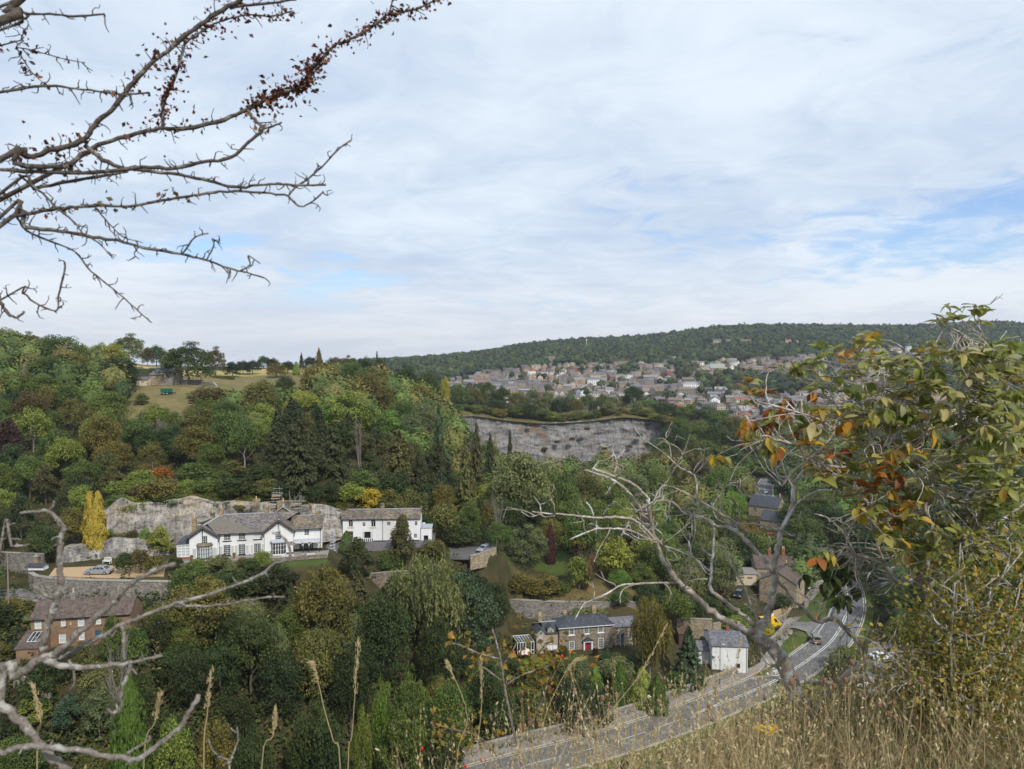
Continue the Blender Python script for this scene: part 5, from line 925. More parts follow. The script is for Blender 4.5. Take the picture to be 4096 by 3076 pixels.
# ======= the white roadside cottage
def roadside_cottage():
 zg=ROADZ+.1;c=onz(2990,2692,zg);o=thing('white_cottage','white rendered cottage with grey slate roof at the pavement edge','house',c,R(-4));f=Fac(2990,2692,zg,-4)
 L=7.2;D=8.5;ze=f.uv(2990,2577)[1];ze=max(4.6,min(ze,5.6));W=MB();h1=(-2.4,-1.5,.9,1.9);W2=[(-L,0)]
 wall_panel(W,-L,0,0,ze,0,.35,[h1]);sw=[(1.0,1.8,3.0,4.2),(1.0,1.8,.9,2.2),(4.4,5.2,3.0,4.2),(4.4,5.2,.9,2.2)]
 for a,b,c0,d in[None or s for s in[]]:pass
 ys=sorted({.35,D,*[v for s in sw for v in s[:2]]});zs=sorted({0,ze,*[v for s in sw for v in s[2:]]})
 for a,b in zip(ys[:-1],ys[1:]):
  for c0,d in zip(zs[:-1],zs[1:]):
   if not any(s[0]<(a+b)/2<s[1]and s[2]<(c0+d)/2<s[3]for s in sw):W.box(-.35,0,a,b,c0,d)
 W.box(-L,-L+.35,.35,D,0,ze).box(-L,0,D,D+.3,0,ze);W.build('wall',M['white'],o);window(o,h1,0,2,2,frame='blackpaint')
 for a,b,c0,d in sw:
  g=MB().box(-.12,-.08,a,b,c0,d).build('window',M['glass'],o);MB().box(-.1,.02,a-.02,a+.06,c0,d).box(-.1,.02,b-.06,b+.02,c0,d).box(-.1,.03,a,b,(c0+d)/2-.03,(c0+d)/2+.03).box(-.1,.08,a-.1,b+.1,c0-.1,c0).build('frame',M['blackpaint'],g)
 MB().box(-.002,.03,.02,D,0,.45).build('black_plinth',M['blackpaint'],o);rz=ze+1.7;y0=D*.5
 roof(o,[[(-L-.2,-.3,ze-.08),(.25,-.3,ze-.08),(.25,y0,rz),(-L-.2,y0,rz)],[(.25,D+.4,ze-.08),(-L-.2,D+.4,ze-.08),(-L-.2,y0,rz),(.25,y0,rz)]],'slategrey',11)
 g=MB()
 for x in(-.35,-L):g.prism([(x,0,ze),(x,D,ze),(x,y0,rz-.1)],(.35,0,0))
 g.build('gable',M['white'],o);chimney(o,-3.2,y0,rz-.4,rz+1.1,.7,.7,'redbrick',1);chimney(o,-.6,y0+1,rz-.6,rz+.9,.7,.6,'chim',2)
 W=MB().box(-L-2.4,-L-.02,2.5,6.5,0,3.6);W.build('rear_wing',M['white'],o);roof(o,[[(-L-2.6,2.2,3.5),(-L,2.2,3.5),(-L,4.5,4.8),(-L-2.6,4.5,4.8)],[(-L,6.8,3.5),(-L-2.6,6.8,3.5),(-L-2.6,4.5,4.8),(-L,4.5,4.8)]],'slategrey',12,name='wing_roof');MB().lathe((-6.8,-.3,3.2),((.03,0),(.28,.1),(.34,.3))).build('satellite_dish',M['lead'],o);pipe(o,-.2,-.05,0,ze)
roadside_cottage()
# ======= stone houses at the junction and up the road
def gabled(name,label,px,py,z,ang,L,D,ze,rise,wallmat,roofmat,seed,along='x',wins=(),chims=(),stone=None,sl=(.36,.3),side_wins=(),cat='house',frame='cream'):
 """ridge along x; front wall at y = 0; wins on the front, side_wins on the left/right gable as (side, y0, y1, z0, z1)"""
 f=Fac(px,py,z,ang);o=thing(name,label,cat,f.O,f.a);W=MB();wall_panel(W,0,L,0,ze,0,.35,wins);W.box(0,.35,.35,D,0,ze).box(L-.35,L,.35,D,0,ze).box(0,L,D,D+.3,0,ze);rz=ze+rise
 for x in(0,L-.35):W.prism([(x,0,ze),(x,D,ze),(x,D/2,rz-.08)],(.35,0,0))
 w=W.build('wall',M[wallmat],o)
 if stone:
  stone_facing(w,f,0,L,0,ze,0,wins,stone,seed+50)
  cl=lambda a,b:b<ze or b<ze+rise*(1-abs(a-D/2)/(D/2))
  stone_facing(w,f,0,D,0,rz,0,[(D-b if s<0 else a,D-a if s<0 else b,c,d)for s,a,b,c,d in side_wins if s<0],stone,seed+51,side=lambda a,b,q:(-q-.002,D-a,b),clip=cl)
  stone_facing(w,f,0,D,0,rz,0,[(a,b,c,d)for s,a,b,c,d in side_wins if s>0],stone,seed+52,side=lambda a,b,q:(L+q+.002,a,b),clip=cl)
 for r in wins:window(o,r,0,2,2,frame=frame,fw=.1,bw=.06)
 for s,a,b,c,d in side_wins:
  x=0 if s<0 else L;e=.02*s;g=MB().box(x-.02+s*.03,x+.02+s*.03,a,b,c,d).build('window',M['glass'],o);MB().box(x+s*.06-.03,x+s*.06+.03,a-.08,a+.05,c,d).box(x+s*.06-.03,x+s*.06+.03,b-.05,b+.08,c,d).box(x+s*.06-.03,x+s*.06+.03,a,b,d-.06,d+.06).box(x+s*.06-.03,x+s*.06+.03,a,b,c-.08,c+.04).box(x+s*.06-.02,x+s*.06+.02,(a+b)/2-.03,(a+b)/2+.03,c,d).build('frame',M[frame],g)
 roof(o,[[(-.2,-.3,ze-.1),(L+.2,-.3,ze-.1),(L+.2,D/2,rz),(-.2,D/2,rz)],[(L+.2,D+.3,ze-.1),(-.2,D+.3,ze-.1),(-.2,D/2,rz),(L+.2,D/2,rz)]],roofmat,seed,*sl)
 for x,zt,m,n in chims:chimney(o,x,D/2,rz-.6,rz+zt,.8,.7,m,n)
 return f,o
JZ=CAMZ-64.2
gabled('stone_house','tan stone house with brown tiled gable facing the junction',3186,2436,JZ,55,8.0,9.2,6.3,2.4,'mortar','browntile',31,wins=[(1.4,2.3,3.8,5.2),(4.6,5.5,3.8,5.2),(1.4,2.3,.9,2.3),(4.6,5.5,.9,2.3)],chims=[(7.4,.9,'chim',1)],stone='stonetan',side_wins=[(-1,5.4,6.4,.1,2.2)])
gabled('stone_house','rear stone house with big red brick chimney behind the tan one',3026,2352,JZ+.8,-4,12.5,8.0,5.6,2.6,'mortar','browntile',33,wins=[(1.0,1.9,3.0,4.2),(3.0,3.9,.5,2.4)],chims=[(4.4,1.5,'redbrick',2),(8.2,1.9,'redbrick',2)],stone='stonetan')
gabled('white_gabled_house','white gabled house behind the junction houses',3150,2330,JZ+.3,-4,6,6,4.6,2.6,'white','browntile',35,wins=[(1,2,2.6,3.8),(3.8,4.8,2.6,3.8)])
def flat_garage():
 z=CAMZ-61.45;f=Fac(2944,2340,z,-5);o=thing('garage','cream flat-roofed garage with two slit windows by the dark parked car','garage',f.O,f.a);L=5.8;H=3.0;W=MB();hs=[(.9,2.2,1.75,2.15),(2.9,4.3,1.75,2.2)];wall_panel(W,0,L,0,H,0,.3,hs);W.box(0,.3,.3,6,0,H).box(L-.3,L,.3,6,0,H);W.build('wall',M['cream'],o)
 for r in hs:window(o,r,0,2,1,fw=.05,frame='cream')
 MB().box(-.2,L+.2,-.2,6.3,H,H+.14).build('flat_roof',M['stonegrey'],o);q=MB()
 for k in range(6):q.box(L-.35-(.15 if k%2 else 0),L+.02,-.03,0,k*.5,k*.5+.45)
 q.build('quoin',M['chim'],o)
flat_garage()
gabled('stone_house','pinkish stone house with attic gable window beside the far road',2994,2070,CAMZ-66.3,-38,12,9.5,5.4,3.6,'mortar','slatedark',37,chims=[(11.2,.9,'chim',2)],stone='stonetan',side_wins=[(1,3.6,5.0,6.0,7.6)],wins=[(2,3,3,4.4)])
gabled('stone_house','lower pinkish stone house below the gabled one beside the far road',3040,2124,CAMZ-66.3,-38,9,8.5,4.6,3.0,'mortar','slatedark',39,stone='stonetan',chims=[(8.4,.9,'chim',2)],side_wins=[(1,5.6,6.6,1.0,2.4)])
# ======= the farm on the hill
FZ=CAMZ-10.6
gabled('stone_barn','tall pale stone farm building with two square windows beside the great tree',628,1541,FZ,-4,6.4,7,5.2,2.0,'mortar','slategrey',41,stone='stonegrey',wins=[(1.6,2.7,.9,1.9),(1.6,2.7,3.4,4.4)],cat='farm building')
gabled('stone_barn','low stone farm range with slate roof beside the clipped hedge',598,1541,FZ,-4,4.4,6,4.0,1.4,'mortar','slategrey',43,stone='stonetan',cat='farm building')
gabled('farm_shed','cream weatherboarded shed with small white window by the hedge',546,1543,FZ-.1,-4,4.0,4.5,2.4,1.0,'cream','slategrey',45,wins=[(1.7,2.9,1.0,1.7)],cat='shed',frame='whitewood')
gabled('farm_barn','slate roofed barn behind the clipped hedge',586,1510,FZ+2.2,-2,5.6,6,2.6,1.4,'chim','slatedark',47,cat='farm building')
gabled('farm_barn','brown gable-ended barn peeping over the clipped hedge',552,1511,FZ+2.0,80,6,5,2.4,2.2,'chim','brownslate',49,cat='farm building')
# ======= vehicles
def paint_mat(name,c,metal=.3):
 m,nt,p=mat_base(name);n=noise(nt,3,3);nt.links.new(rgbmix(nt,mrange(nt,n,.3,.7),[x*.93 for x in c],c),p.inputs['Base Color']);p.inputs['Roughness'].default_value=.28;p.inputs['Metallic'].default_value=metal;p.inputs['Coat Weight'].default_value=.4;return m
CARC=dict(silver=paint_mat('silver_paint',(.52,.54,.57),.5),bronze=paint_mat('grey_green_paint',(.25,.24,.20),.5),white=paint_mat('white_car_paint',(.78,.79,.80),0),dark=paint_mat('dark_blue_paint',(.02,.025,.04),.2),red=paint_mat('red_paint',(.45,.015,.03),.1),yellow=paint_mat('yellow_paint',(.85,.52,.01),0),green=paint_mat('trailer_green',(.01,.12,.085),0),grey=paint_mat('grey_paint',(.12,.13,.13),.3))
M['tyre']=plain('tyre_rubber',(.018,.018,.018),.85);M['rim']=plain('wheel_rim',(.45,.45,.46),.4,.6);M['lamp']=plain('lamp_glass',(.7,.7,.68),.2);M['tail']=plain('tail_lamp',(.4,.02,.02),.3);M['plate']=plain('yellow_plate',(.75,.55,.06),.5);M['trim']=plain('black_trim',(.02,.02,.022),.6)
SHAPE=dict(suv=(4.5,1.92,[(-2.25,.45),(-2.25,1.05),(-2.2,1.12),(2.0,1.08),(2.22,.95),(2.25,.45),(2.0,.30),(-2.0,.30)],(-2.2,-1.95,.55,1.15),1.10,1.80),saloon=(4.7,1.82,[(-2.35,.42),(-2.35,.92),(-2.2,1.0),(1.1,.98),(2.2,.80),(2.35,.62),(2.35,.38),(2.1,.25),(-2.1,.25)],(-1.75,-.95,.45,1.30),.98,1.44),hatch=(4.1,1.76,[(-2.05,.42),(-2.05,.95),(-1.98,1.02),(1.0,1.0),(1.9,.84),(2.05,.62),(2.05,.38),(1.85,.25),(-1.85,.25)],(-1.98,-1.6,.35,1.25),1.0,1.52),van=(5.2,2.0,[(-2.6,.5),(-2.6,1.15),(-2.55,1.2),(1.7,1.2),(2.45,1.0),(2.6,.7),(2.6,.4),(2.3,.3),(-2.3,.3)],(-2.58,-2.5,1.2,1.9),1.18,2.35))
def car(kind_,label,loc,rz,col,name='parked_car',cat='car',cargo=False):
 L,Wd,prof,cab,belt,roof_=SHAPE[kind_];o=thing(name,label,cat,loc,rz);h=Wd/2;b=MB()
 n=len(prof);sec=[(-h,.94),(-h+.06,1.0),(h-.06,1.0),(h,.94)];i0=len(b.v)
 for y,s in sec:b.v+=[(x*(1 if s==1 else .985),y,.25+(z-.25)*(1.0 if s==1 else .97))for x,z in prof]
 for k in range(3):
  for j in range(n):a=i0+k*n+j;c=i0+k*n+(j+1)%n;b.f.append((a,c,c+n,a+n));b.a.append(.5)
 b.f.append(tuple(i0+j for j in range(n)));b.f.append(tuple(i0+3*n+j for j in range(n-1,-1,-1)));b.a+=[.5,.5]
 rb,rt,ft,fb=cab;t=.80;z0,z1=belt-.02,roof_;hb,ht=h-.05,h*t
 B=[(rb,-hb,z0),(fb,-hb,z0),(fb,hb,z0),(rb,hb,z0)];T=[(rt,-ht,z1),(ft,-ht,z1),(ft,ht,z1),(rt,ht,z1)];i=len(b.v);b.v+=B+T
 for q in((0,1,5,4),(1,2,6,5),(2,3,7,6),(3,0,4,7),(4,5,6,7)):b.f.append(tuple(i+k for k in q));b.a.append(.5)
 body=b.build('body',CARC[col],o)
 def pane(P4,nm,u0,u1,v0=.10,v1=.86,m='glass'):
  A,Bq,Cq,D=(Vector(p)for p in P4);nrm=(Bq-A).cross(D-A).normalized();f_=lambda u,v:(A.lerp(Bq,u)).lerp(D.lerp(Cq,u),v);c=Vector((0,0,(z0+z1)/2));nrm=nrm if nrm.dot(f_(.5,.5)-c)>0 else-nrm
  MB().prism([f_(u,v)+nrm*.003 for u,v in((u0,v0),(u1,v0),(u1,v1),(u0,v1))],nrm*.012).build(nm,M[m],o)
 pane((B[1],B[2],T[2],T[1]),'windscreen',.06,.94);pane((B[3],B[0],T[0],T[3]),'rear_window',.1,.9)
 for P4 in((B[0],B[1],T[1],T[0]),(B[2],B[3],T[3],T[2])):
  if kind_=='van':pane(P4,'side_window',.78 if P4[0]==B[0]else .06,.95 if P4[0]==B[0]else .22)
  else:pane(P4,'side_window',.08,.34);pane(P4,'side_window',.37,.64);pane(P4,'side_window',.67,.93)
 r=.34 if kind_ in('suv','van')else .31
 for x in(-L*.30,L*.31):
  for y in(-h+.06,h-.06):
   w=MB().tube([(x,y-.1,r),(x,y+.1,r)],r,14).build('wheel',M['tyre'],o);s=1 if y>0 else-1;MB().tube([(x,y+s*.101,r),(x,y+s*.125,r)],r*.62,12).build('rim',M['rim'],w)
 for y in(-h*.72,h*.72):MB().box(L/2-.08,L/2+.012,y-.2,y+.2,belt-.36,belt-.22).build('headlight',M['lamp'],o);MB().box(-L/2-.012,-L/2+.05,y-.1,y+.12,belt-.34,belt-.08).build('tail_light',M['tail'],o)
 MB().box(-L/2-.014,-L/2,-.26,.26,.62,.74).build('number_plate',M['plate'],o);MB().box(-L/2-.03,-L/2+.2,-h*.9,h*.9,.3,.5).box(L/2-.2,L/2+.03,-h*.9,h*.9,.28,.48).build('bumper',M['trim'],o)
 for s in(-1,1):MB().box(fb-.35,fb-.2,s*(h+.02)-.08,s*(h+.02)+.08,belt+.02,belt+.16).build('wing_mirror',M['trim'],o)
 return o
def on(px,py,z):return tuple(onz(px,py,z))
_k=int(np.argmin(np.hypot(_RP[:,0]-onz(3265,2565,ROADZ).x,_RP[:,1]-onz(3265,2565,ROADZ).y)));_t=rpt(_RS[_k])[1];HD=math.atan2(_t[1],_t[0])
car('suv','grey-green four by four driving away up the main road',on(3264,2566,ROADZ),HD+.42,'bronze','moving_car')
car('hatch','small white car coming down the far stretch of road',on(3062,1972,ROADZ),R(-95),'white','moving_car')
car('saloon','silver saloon on the gravel drive behind the curved wall',(*P2(378,132.3),TERR+.03),R(182),'silver')
car('hatch','silver hatchback on the drive beside the pale buff wall',(*P2(1938,166.5),CAMZ-44.54),R(232),'silver')
car('suv','white estate car beside the tan stone house at the junction',on(3225,2352,ROADZ+.12),R(-110),'white')
car('hatch','dark blue car in the yard before the cream garage',(*P2(2966,186),CAMZ-61.4),R(-120),'dark')
car('hatch','red car outside the lower pinkish house',on(3084,2150,CAMZ-65.0),R(10),'red');car('hatch','silver car parked beside the red one',on(3090,2166,CAMZ-65.0),R(15),'silver')
car('van','yellow van beside the yellow-leaved shrub at the junction',on(3080,2506,ROADZ),R(8),'yellow','parked_van','van')
for px,d,c,kk,rz,lb in((3480,143,'white','suv',8,'white sporty car in the car park behind the round bush'),(3545,156,'white','saloon',10,'white saloon at the far edge of the car park'),(3555,149,'dark','hatch',12,'dark car between two white ones in the car park'),(3640,150,'grey','suv',100,'grey car nose-in at the car park hedge')):car(kk,lb,(*P2(px,d),CAMZ-65.14),R(rz),c)
car('hatch','dark grey car half hidden on the lane beside the brick row',(*P2(975,122),gz1(*P2(975,122))+.05),R(100),'grey')
# ======= street furniture
M['steel']=plain('galvanised_steel',(.30,.32,.33),.5,.5);M['darkmetal']=plain('dark_metal',(.03,.035,.035),.6);M['pine']=surf('fence_timber',(.42,.29,.16),(.54,.38,.22),3,.8);M['greywood']=surf('grey_timber',(.20,.17,.13),(.30,.26,.21),4,.9)
def lamp_post(loc,h,label,rz=0.0):
 o=thing('street_lamp',label,'street lamp',loc,rz);MB().tube([(0,0,-.2),(0,0,1.2),(0,0,1.21),(0,0,h)],[.10,.10,.065,.05],8).build('pole',M['darkmetal'],o);MB().tube([(0,0,h-.05),(.25,0,h+.1),(.6,0,h+.14)],.035,6).build('arm',M['darkmetal'],o)
 hd=MB().prism([(.5,-.13,h+.12),(1.15,-.09,h+.16),(1.15,.09,h+.16),(.5,.13,h+.12)],(0,0,.11)).build('lamp_head',M['whitewood'],o)
def lamp_px(px,pb,pt,label,rz):
 p=onz(px,pb,ROADZ);lamp_post(tuple(p),at(px,pt,p.y).z-ROADZ,label,rz)
lamp_px(2611,2926,2796,'slim street lamp beside the main road below the evergreen garden',R(130));lamp_px(2879,2738,2576,'street lamp rising from the pavement by the roadside wall',R(-60));lamp_px(3387,2590,2392,'tall street lamp on the outside of the road bend',R(150));lamp_px(1839,3120,2988,'street lamp at the roadside below the bramble',R(-60));lamp_px(3283,2432,2330,'slender dark lamp post on the upper grass verge',R(0))
b_=on(3258,2416,ROADZ+.1);o=thing('bollard','black bollard beside the path on the upper verge','bollard',b_);MB().lathe((0,0,0),((.12,-.1),(.12,.95),(.14,.98),(.14,1.1),(.08,1.2),(.02,1.24))).build('post',M['darkmetal'],o)
MB().lathe((0,0,0),((.22,0),(.2,.5),(.12,.62),(.02,.68))).build('cap',M['trim'],o).scale=(.35,.35,.4)
o=thing('road_cone','small orange marker on the upper grass verge','cone',on(3264,2472,ROADZ+.13));M['orange']=plain('orange_plastic',(.75,.13,.02),.6);MB().box(-.22,.22,-.22,.22,0,.05).build('base',M['orange'],o);MB().lathe((0,0,.05),((.15,0),(.03,.6),(.02,.62))).build('body',M['orange'],o)
_fp=[onz(x,y,ROADZ+.6)for x,y in((3092,2474),(3112,2468),(3132,2460),(3150,2450),(3166,2440))];o=thing('panel_fence','light timber panel fence on the wall by the junction','fence',_fp[0])
for k,p in enumerate(_fp):
 q=p-_fp[0];MB().box(q.x-.07,q.x+.07,q.y-.07,q.y+.07,-.6,1.95).build('post',M['coping'],o)
 if k<len(_fp)-1:
  e=_fp[k+1]-_fp[0];P_=MB().bar(q+Vector((0,0,1.86)),e+Vector((0,0,1.86)),.06,.07).bar(q+Vector((0,0,.15)),e+Vector((0,0,.15)),.06,.07).build('rail',M['pine'],o);n=12
  for j in range(n):a,c=q.lerp(e,(j+.04)/n),q.lerp(e,(j+.96)/n);MB().prism([a+Vector((0,0,.05)),c+Vector((0,0,.05)),c+Vector((0,0,1.8)),a+Vector((0,0,1.8))],(.0,.02,0)).build('board',M['pine'],o)
o=thing('notice_board','blue and white notice on posts at the fence end by the junction','sign',on(3086,2484,ROADZ+.3),R(10));M['sky']=plain('notice_blue',(.12,.35,.55),.5)
for x in(-.4,.4):MB().box(x-.04,x+.04,-.04,.04,0,1.0).build('post',M['greywood'],o)
MB().box(-.55,.55,-.03,.03,.8,1.9).build('panel',M['whitewood'],o);MB().box(-.5,.5,-.036,-.032,1.0,1.3).build('blue_band',M['sky'],o)
o=thing('garden_shed','brown garden shed against the buff wall','shed',(*P2(2742,162.5),CAMZ-64.3),R(8));M['brownwood']=plain('brown_timber',(.10,.055,.035),.8)
for k in range(10):MB().box(-1.4+k*.28,-1.4+k*.28+.27,-1.1,-1.05,0,2.6).build('plank',M['brownwood'],o)
MB().box(-1.4,1.4,-1.05,1.1,0,2.6).build('body',M['brownwood'],o);MB().prism([(-1.6,-1.3,2.55),(1.6,-1.3,2.55),(1.6,0,3.5),(-1.6,0,3.5)],(0,0,.08)).prism([(-1.6,1.3,2.55),(1.6,1.3,2.55),(1.6,0,3.5),(-1.6,0,3.5)],(0,0,.08)).build('roof',M['brownwood'],o)
def local(f,px,py,off):a,b=f.uv(px,py,off);return f.O+f.U*a+f.N*off
p=local(fS,2100,2606,-2.2);o=thing('garden_parasol','half closed pale pink parasol before the conservatory','parasol',(p.x,p.y,CAMZ-61.3));M['pinkcloth']=plain('pale_pink_cloth',(.72,.58,.52),.8);MB().tube([(0,0,0),(0,0,2.3)],.03,6).build('pole',M['greywood'],o);pr=MB();n=8
for k in range(n):a,b=2*math.pi*k/n,2*math.pi*(k+1)/n;pr.poly([(0,0,2.35),(1.3*math.cos(a),1.3*math.sin(a),1.45),(1.12*math.cos((a+b)/2),1.12*math.sin((a+b)/2),1.15),(1.3*math.cos(b),1.3*math.sin(b),1.45)])
pr.build('canopy',M['pinkcloth'],o)
p=local(fS,2186,2600,-1.0);o=thing('washing_line','white washing on a line in front of the rendered wing','washing line',(p.x,p.y,CAMZ-61.3),fS.a);M['linen']=plain('white_linen',(.78,.79,.82),.9)
for x in(0,2.4):MB().tube([(x,0,0),(x,0,1.95)],.03,6).build('post',M['greywood'],o)
MB().tube([(0,0,1.9),(1.2,0,1.84),(2.4,0,1.9)],.01,4).build('line',M['steel'],o)
for x0,x1,z0 in((.1,.5,.9),(.6,1.3,.8),(1.4,2.3,1.0)):
 c=MB();m=6
 for j in range(m):a,b=x0+(x1-x0)*j/m,x0+(x1-x0)*(j+1)/m;c.poly([(a,.04*math.sin(j*1.7),z0),(b,.04*math.sin((j+1)*1.7),z0+.03),(b,0,1.86),(a,0,1.86)])
 c.build('sheet',M['linen'],o)
p=P2(412,139.2);o=thing('garden_bench','white wooden bench with arched back on the rock lawn','bench',(*p,gz1(*p)),R(-6))
for x in(-.7,.7):
 for y in(-.25,.25):MB().box(x-.04,x+.04,y-.04,y+.04,0,.85 if y>0 else .6).build('leg',M['whitewood'],o)
for k in range(4):MB().box(-.75,.75,-.28+k*.14,-.17+k*.14,.42,.46).build('slat',M['whitewood'],o)
bb=MB()
for k in range(9):x=-.66+k*.165;bb.box(x-.03,x+.03,.22,.27,.46,.85+.28*math.cos(x*1.6))
for k in range(8):x0,x1=-.72+k*.18,-.72+(k+1)*.18;bb.bar((x0,.245,.85+.3*math.cos(x0*1.6)),(x1,.245,.85+.3*math.cos(x1*1.6)),.06,.08)
bb.build('backrest',M['whitewood'],o)
for s in(-1,1):MB().box(s*.7-.05,s*.7+.05,-.3,.28,.6,.65).build('armrest',M['whitewood'],o)
p=local(fW,896,2222,-1.6);o=thing('barbecue','black covered barbecue on the terrace of the long white house','barbecue',(p.x,p.y,TERR+.02));MB().lathe((0,0,0),((.42,0),(.5,.5),(.46,.85),(.25,1.1),(.05,1.15)),12).build('cover',M['trim'],o);MB().box(-.5,.5,-.06,.06,.02,.1).build('foot',M['darkmetal'],o)
M['terracotta']=plain('terracotta',(.33,.13,.06),.85)
for k,(px,nm)in enumerate(((766,'beside the garden room'),(937,'between two french windows'))):
 p=local(fW,px,2230,-1.8);o=thing('garden_urn',f'terracotta urn on the terrace {nm}','urn',(p.x,p.y,TERR+.02));MB().lathe((0,0,0),((.2,0),(.2,.08),(.08,.2),(.1,.4),(.3,.7),(.34,.9),(.28,.92))).build('vase',M['terracotta'],o);MB().lathe((0,0,.9),((.28,0),(.36,.15),(.2,.35),(.03,.42))).build('plant',M['verge'],o)
for px,w,nm in((1152,2.2,'beneath the bay window'),(1236,2.3,'in front of the veranda')):
 p=local(fW,px,2240,-3.4);o=thing('planter',f'long white rendered planter {nm}','planter',(p.x,p.y,TERR-.1),fW.a);MB().box(-w/2,w/2,-.3,-.22,0,.75).box(-w/2,w/2,.22,.3,0,.75).box(-w/2,-w/2+.08,-.22,.22,0,.75).box(w/2-.08,w/2,-.22,.22,0,.75).build('trough',M['white'],o);MB().box(-w/2+.08,w/2-.08,-.22,.22,.2,.68).build('soil',M['brownwood'],o)
def scaffold():
 p=local(fW,1140,2060,11.5);o=thing('scaffolding','steel scaffolding with ladder round the rear chimneys of the long white house','scaffolding',(p.x,p.y,TERR),fW.a);base=fW.uv(1140,2046,11.5)[1];u0=fW.uv(1140,2046,11.5)[0]
 X=lambda px:fW.uv(px,2020,11.5)[0]-u0;Zp=lambda py:fW.uv(1140,py,11.5)[1]
 for px,top in((1089,1962),(1095,1948),(1107,1960),(1119,1942),(1127,1970),(1158,1960),(1163,1985),(1180,1982),(1198,1983)):
  for y in(0,1.3):MB().tube([(X(px),y,0),(X(px),y,Zp(top)-(.8 if y else 0))],.035,5).build('standard',M['steel'],o)
 for py,a,b in((1953,1092,1133),(1969,1090,1133),(1975,1088,1134),(2004,1068,1222),(2009,1148,1224),(2016,1086,1130),(2024,1150,1205),(2036,1088,1208)):MB().tube([(X(a),-.03,Zp(py)),(X(b),-.03,Zp(py))],.035,5).build('ledger',M['steel'],o)
 for py,a,b in((1984,1087,1122),(1994,1084,1118),(2020,1165,1206),(2030,1086,1112),(2026,1152,1180)):MB().box(X(a),X(b),-.1,1.3,Zp(py),Zp(py)+.1).build('board',M['pine'],o)
 l=MB();x0,x1=X(1200),X(1207)
 for x in(x0,x1):l.bar((x,-.15,.2),(x,-.12,Zp(1982)),.06)
 for k in range(24):z=.4+k*.42;l.bar((x0,-.14,z),(x1,-.14,z),.04)
 l.build('ladder',M['steel'],o)
scaffold()
p=P2(1324,150.5);o=thing('scaffold_tower','narrow aluminium access tower between the two white houses','scaffolding',(*p,CAMZ-41.2));M['alu']=plain('aluminium',(.62,.64,.66),.4,.4)
for x in(-.35,.35):
 for y in(-.6,.6):MB().tube([(x,y,0),(x,y,5.6)],.035,6).build('standard',M['alu'],o)
for k in range(9):z=.4+k*.62;MB().box(-.38,.38,-.63,.63,z,z+.06).build('rung_frame',M['alu'],o)
MB().tube([(.35,-.6,2.5),(1.6,-1.8,0)],.03,5).tube([(-.35,-.6,2.5),(-1.4,-1.8,0)],.03,5).build('outrigger',M['alu'],o)
o=thing('gate_pier','carved stone gate pier at the mouth of the gravel drive','gate pier',(*P2(126,136),TERR));MB().box(-.35,.35,-.35,.35,-.5,2.1).build('shaft',M['chim'],o);MB().box(-.5,.5,-.5,.5,2.1,2.25).prism([(-.42,-.42,2.25),(.42,-.42,2.25),(.42,.42,2.25),(-.42,.42,2.25)],(0,0,.12)).lathe((0,0,2.37),((.3,0),(.2,.15),(.02,.3))).build('cap',M['coping'],o)
f_,o=gabled('bin_store','small white store with dark roof beside the gate pier',112,2281,TERR,-2,2.9,1.2,.85,.32,'white','slatedark',61,cat='shed')
def pole(px,d,top_py,label,cross=False):
 x,y=P2(px,d);z=gz1(x,y)-.3;h=at(px,top_py,d).z-z;o=thing('utility_pole',label,'pole',(x,y,z));MB().tube([(0,0,0),(0,0,h)],[.14,.09],8).build('pole',M['greywood'],o)
 if cross:MB().box(-1.1,1.1,-.08,.08,h-.8,h-.65).build('crossarm',M['greywood'],o)
pole(9,124,2208,'wooden pole at the lane edge by the curved wall');pole(504,345,1410,'left wooden pole of the pair on the hay field',True);pole(510,345,1410,'right wooden pole of the pair on the hay field');pole(660,345,1419,'wooden pole behind the great tree',True)
a,b=at(430,1560,262),at(1250,1566,268);o=thing('overhead_wire','pair of thin wires sagging across the meadow','wire',a)
for k in range(2):
 pts=[Vector(((b.x-a.x)*t,(b.y-a.y)*t,(b.z-a.z)*t-2.2*4*t*(1-t)+k*.5))for t in np.linspace(0,1,16)];MB().tube(pts,.035,4).build('wire',M['steel'],o)
o=thing('farm_trailer','dark green tipping trailer parked before the farm','trailer',(*P2(664,268),gz1(*P2(664,268))),R(22));body=MB();body.prism([(-1.9,-1.1,1.0),(1.9,-1.1,1.0),(2.05,-1.25,2.3),(-2.05,-1.25,2.3)],(0,.06,0)).prism([(-1.9,1.1,1.0),(1.9,1.1,1.0),(2.05,1.25,2.3),(-2.05,1.25,2.3)],(0,-.06,0)).box(-1.95,-1.85,-1.1,1.1,1.0,2.3).box(1.85,1.95,-1.1,1.1,1.0,2.3).box(-1.9,1.9,-1.1,1.1,.95,1.05);body.build('body',CARC['green'],o);rb=MB()
for k in range(5):x=-1.6+k*.8;rb.box(x-.04,x+.04,-1.24,-1.12,1.0,2.3)
rb.build('rib',CARC['green'],o);MB().box(-1.2,3.2,-.4,.4,.7,.9).build('chassis',M['trim'],o)
for x in(-.9,.2):
 for y in(-.95,.95):w=MB().tube([(x,y-.16,.5),(x,y+.16,.5)],.5,14).build('wheel',M['tyre'],o);MB().tube([(x,y-.17,.5),(x,y+.17,.5)],.25,10).build('rim',M['rim'],w)
MB().box(-1.96,-1.952,-.3,.3,1.2,1.36).build('number_plate',M['plate'],o)
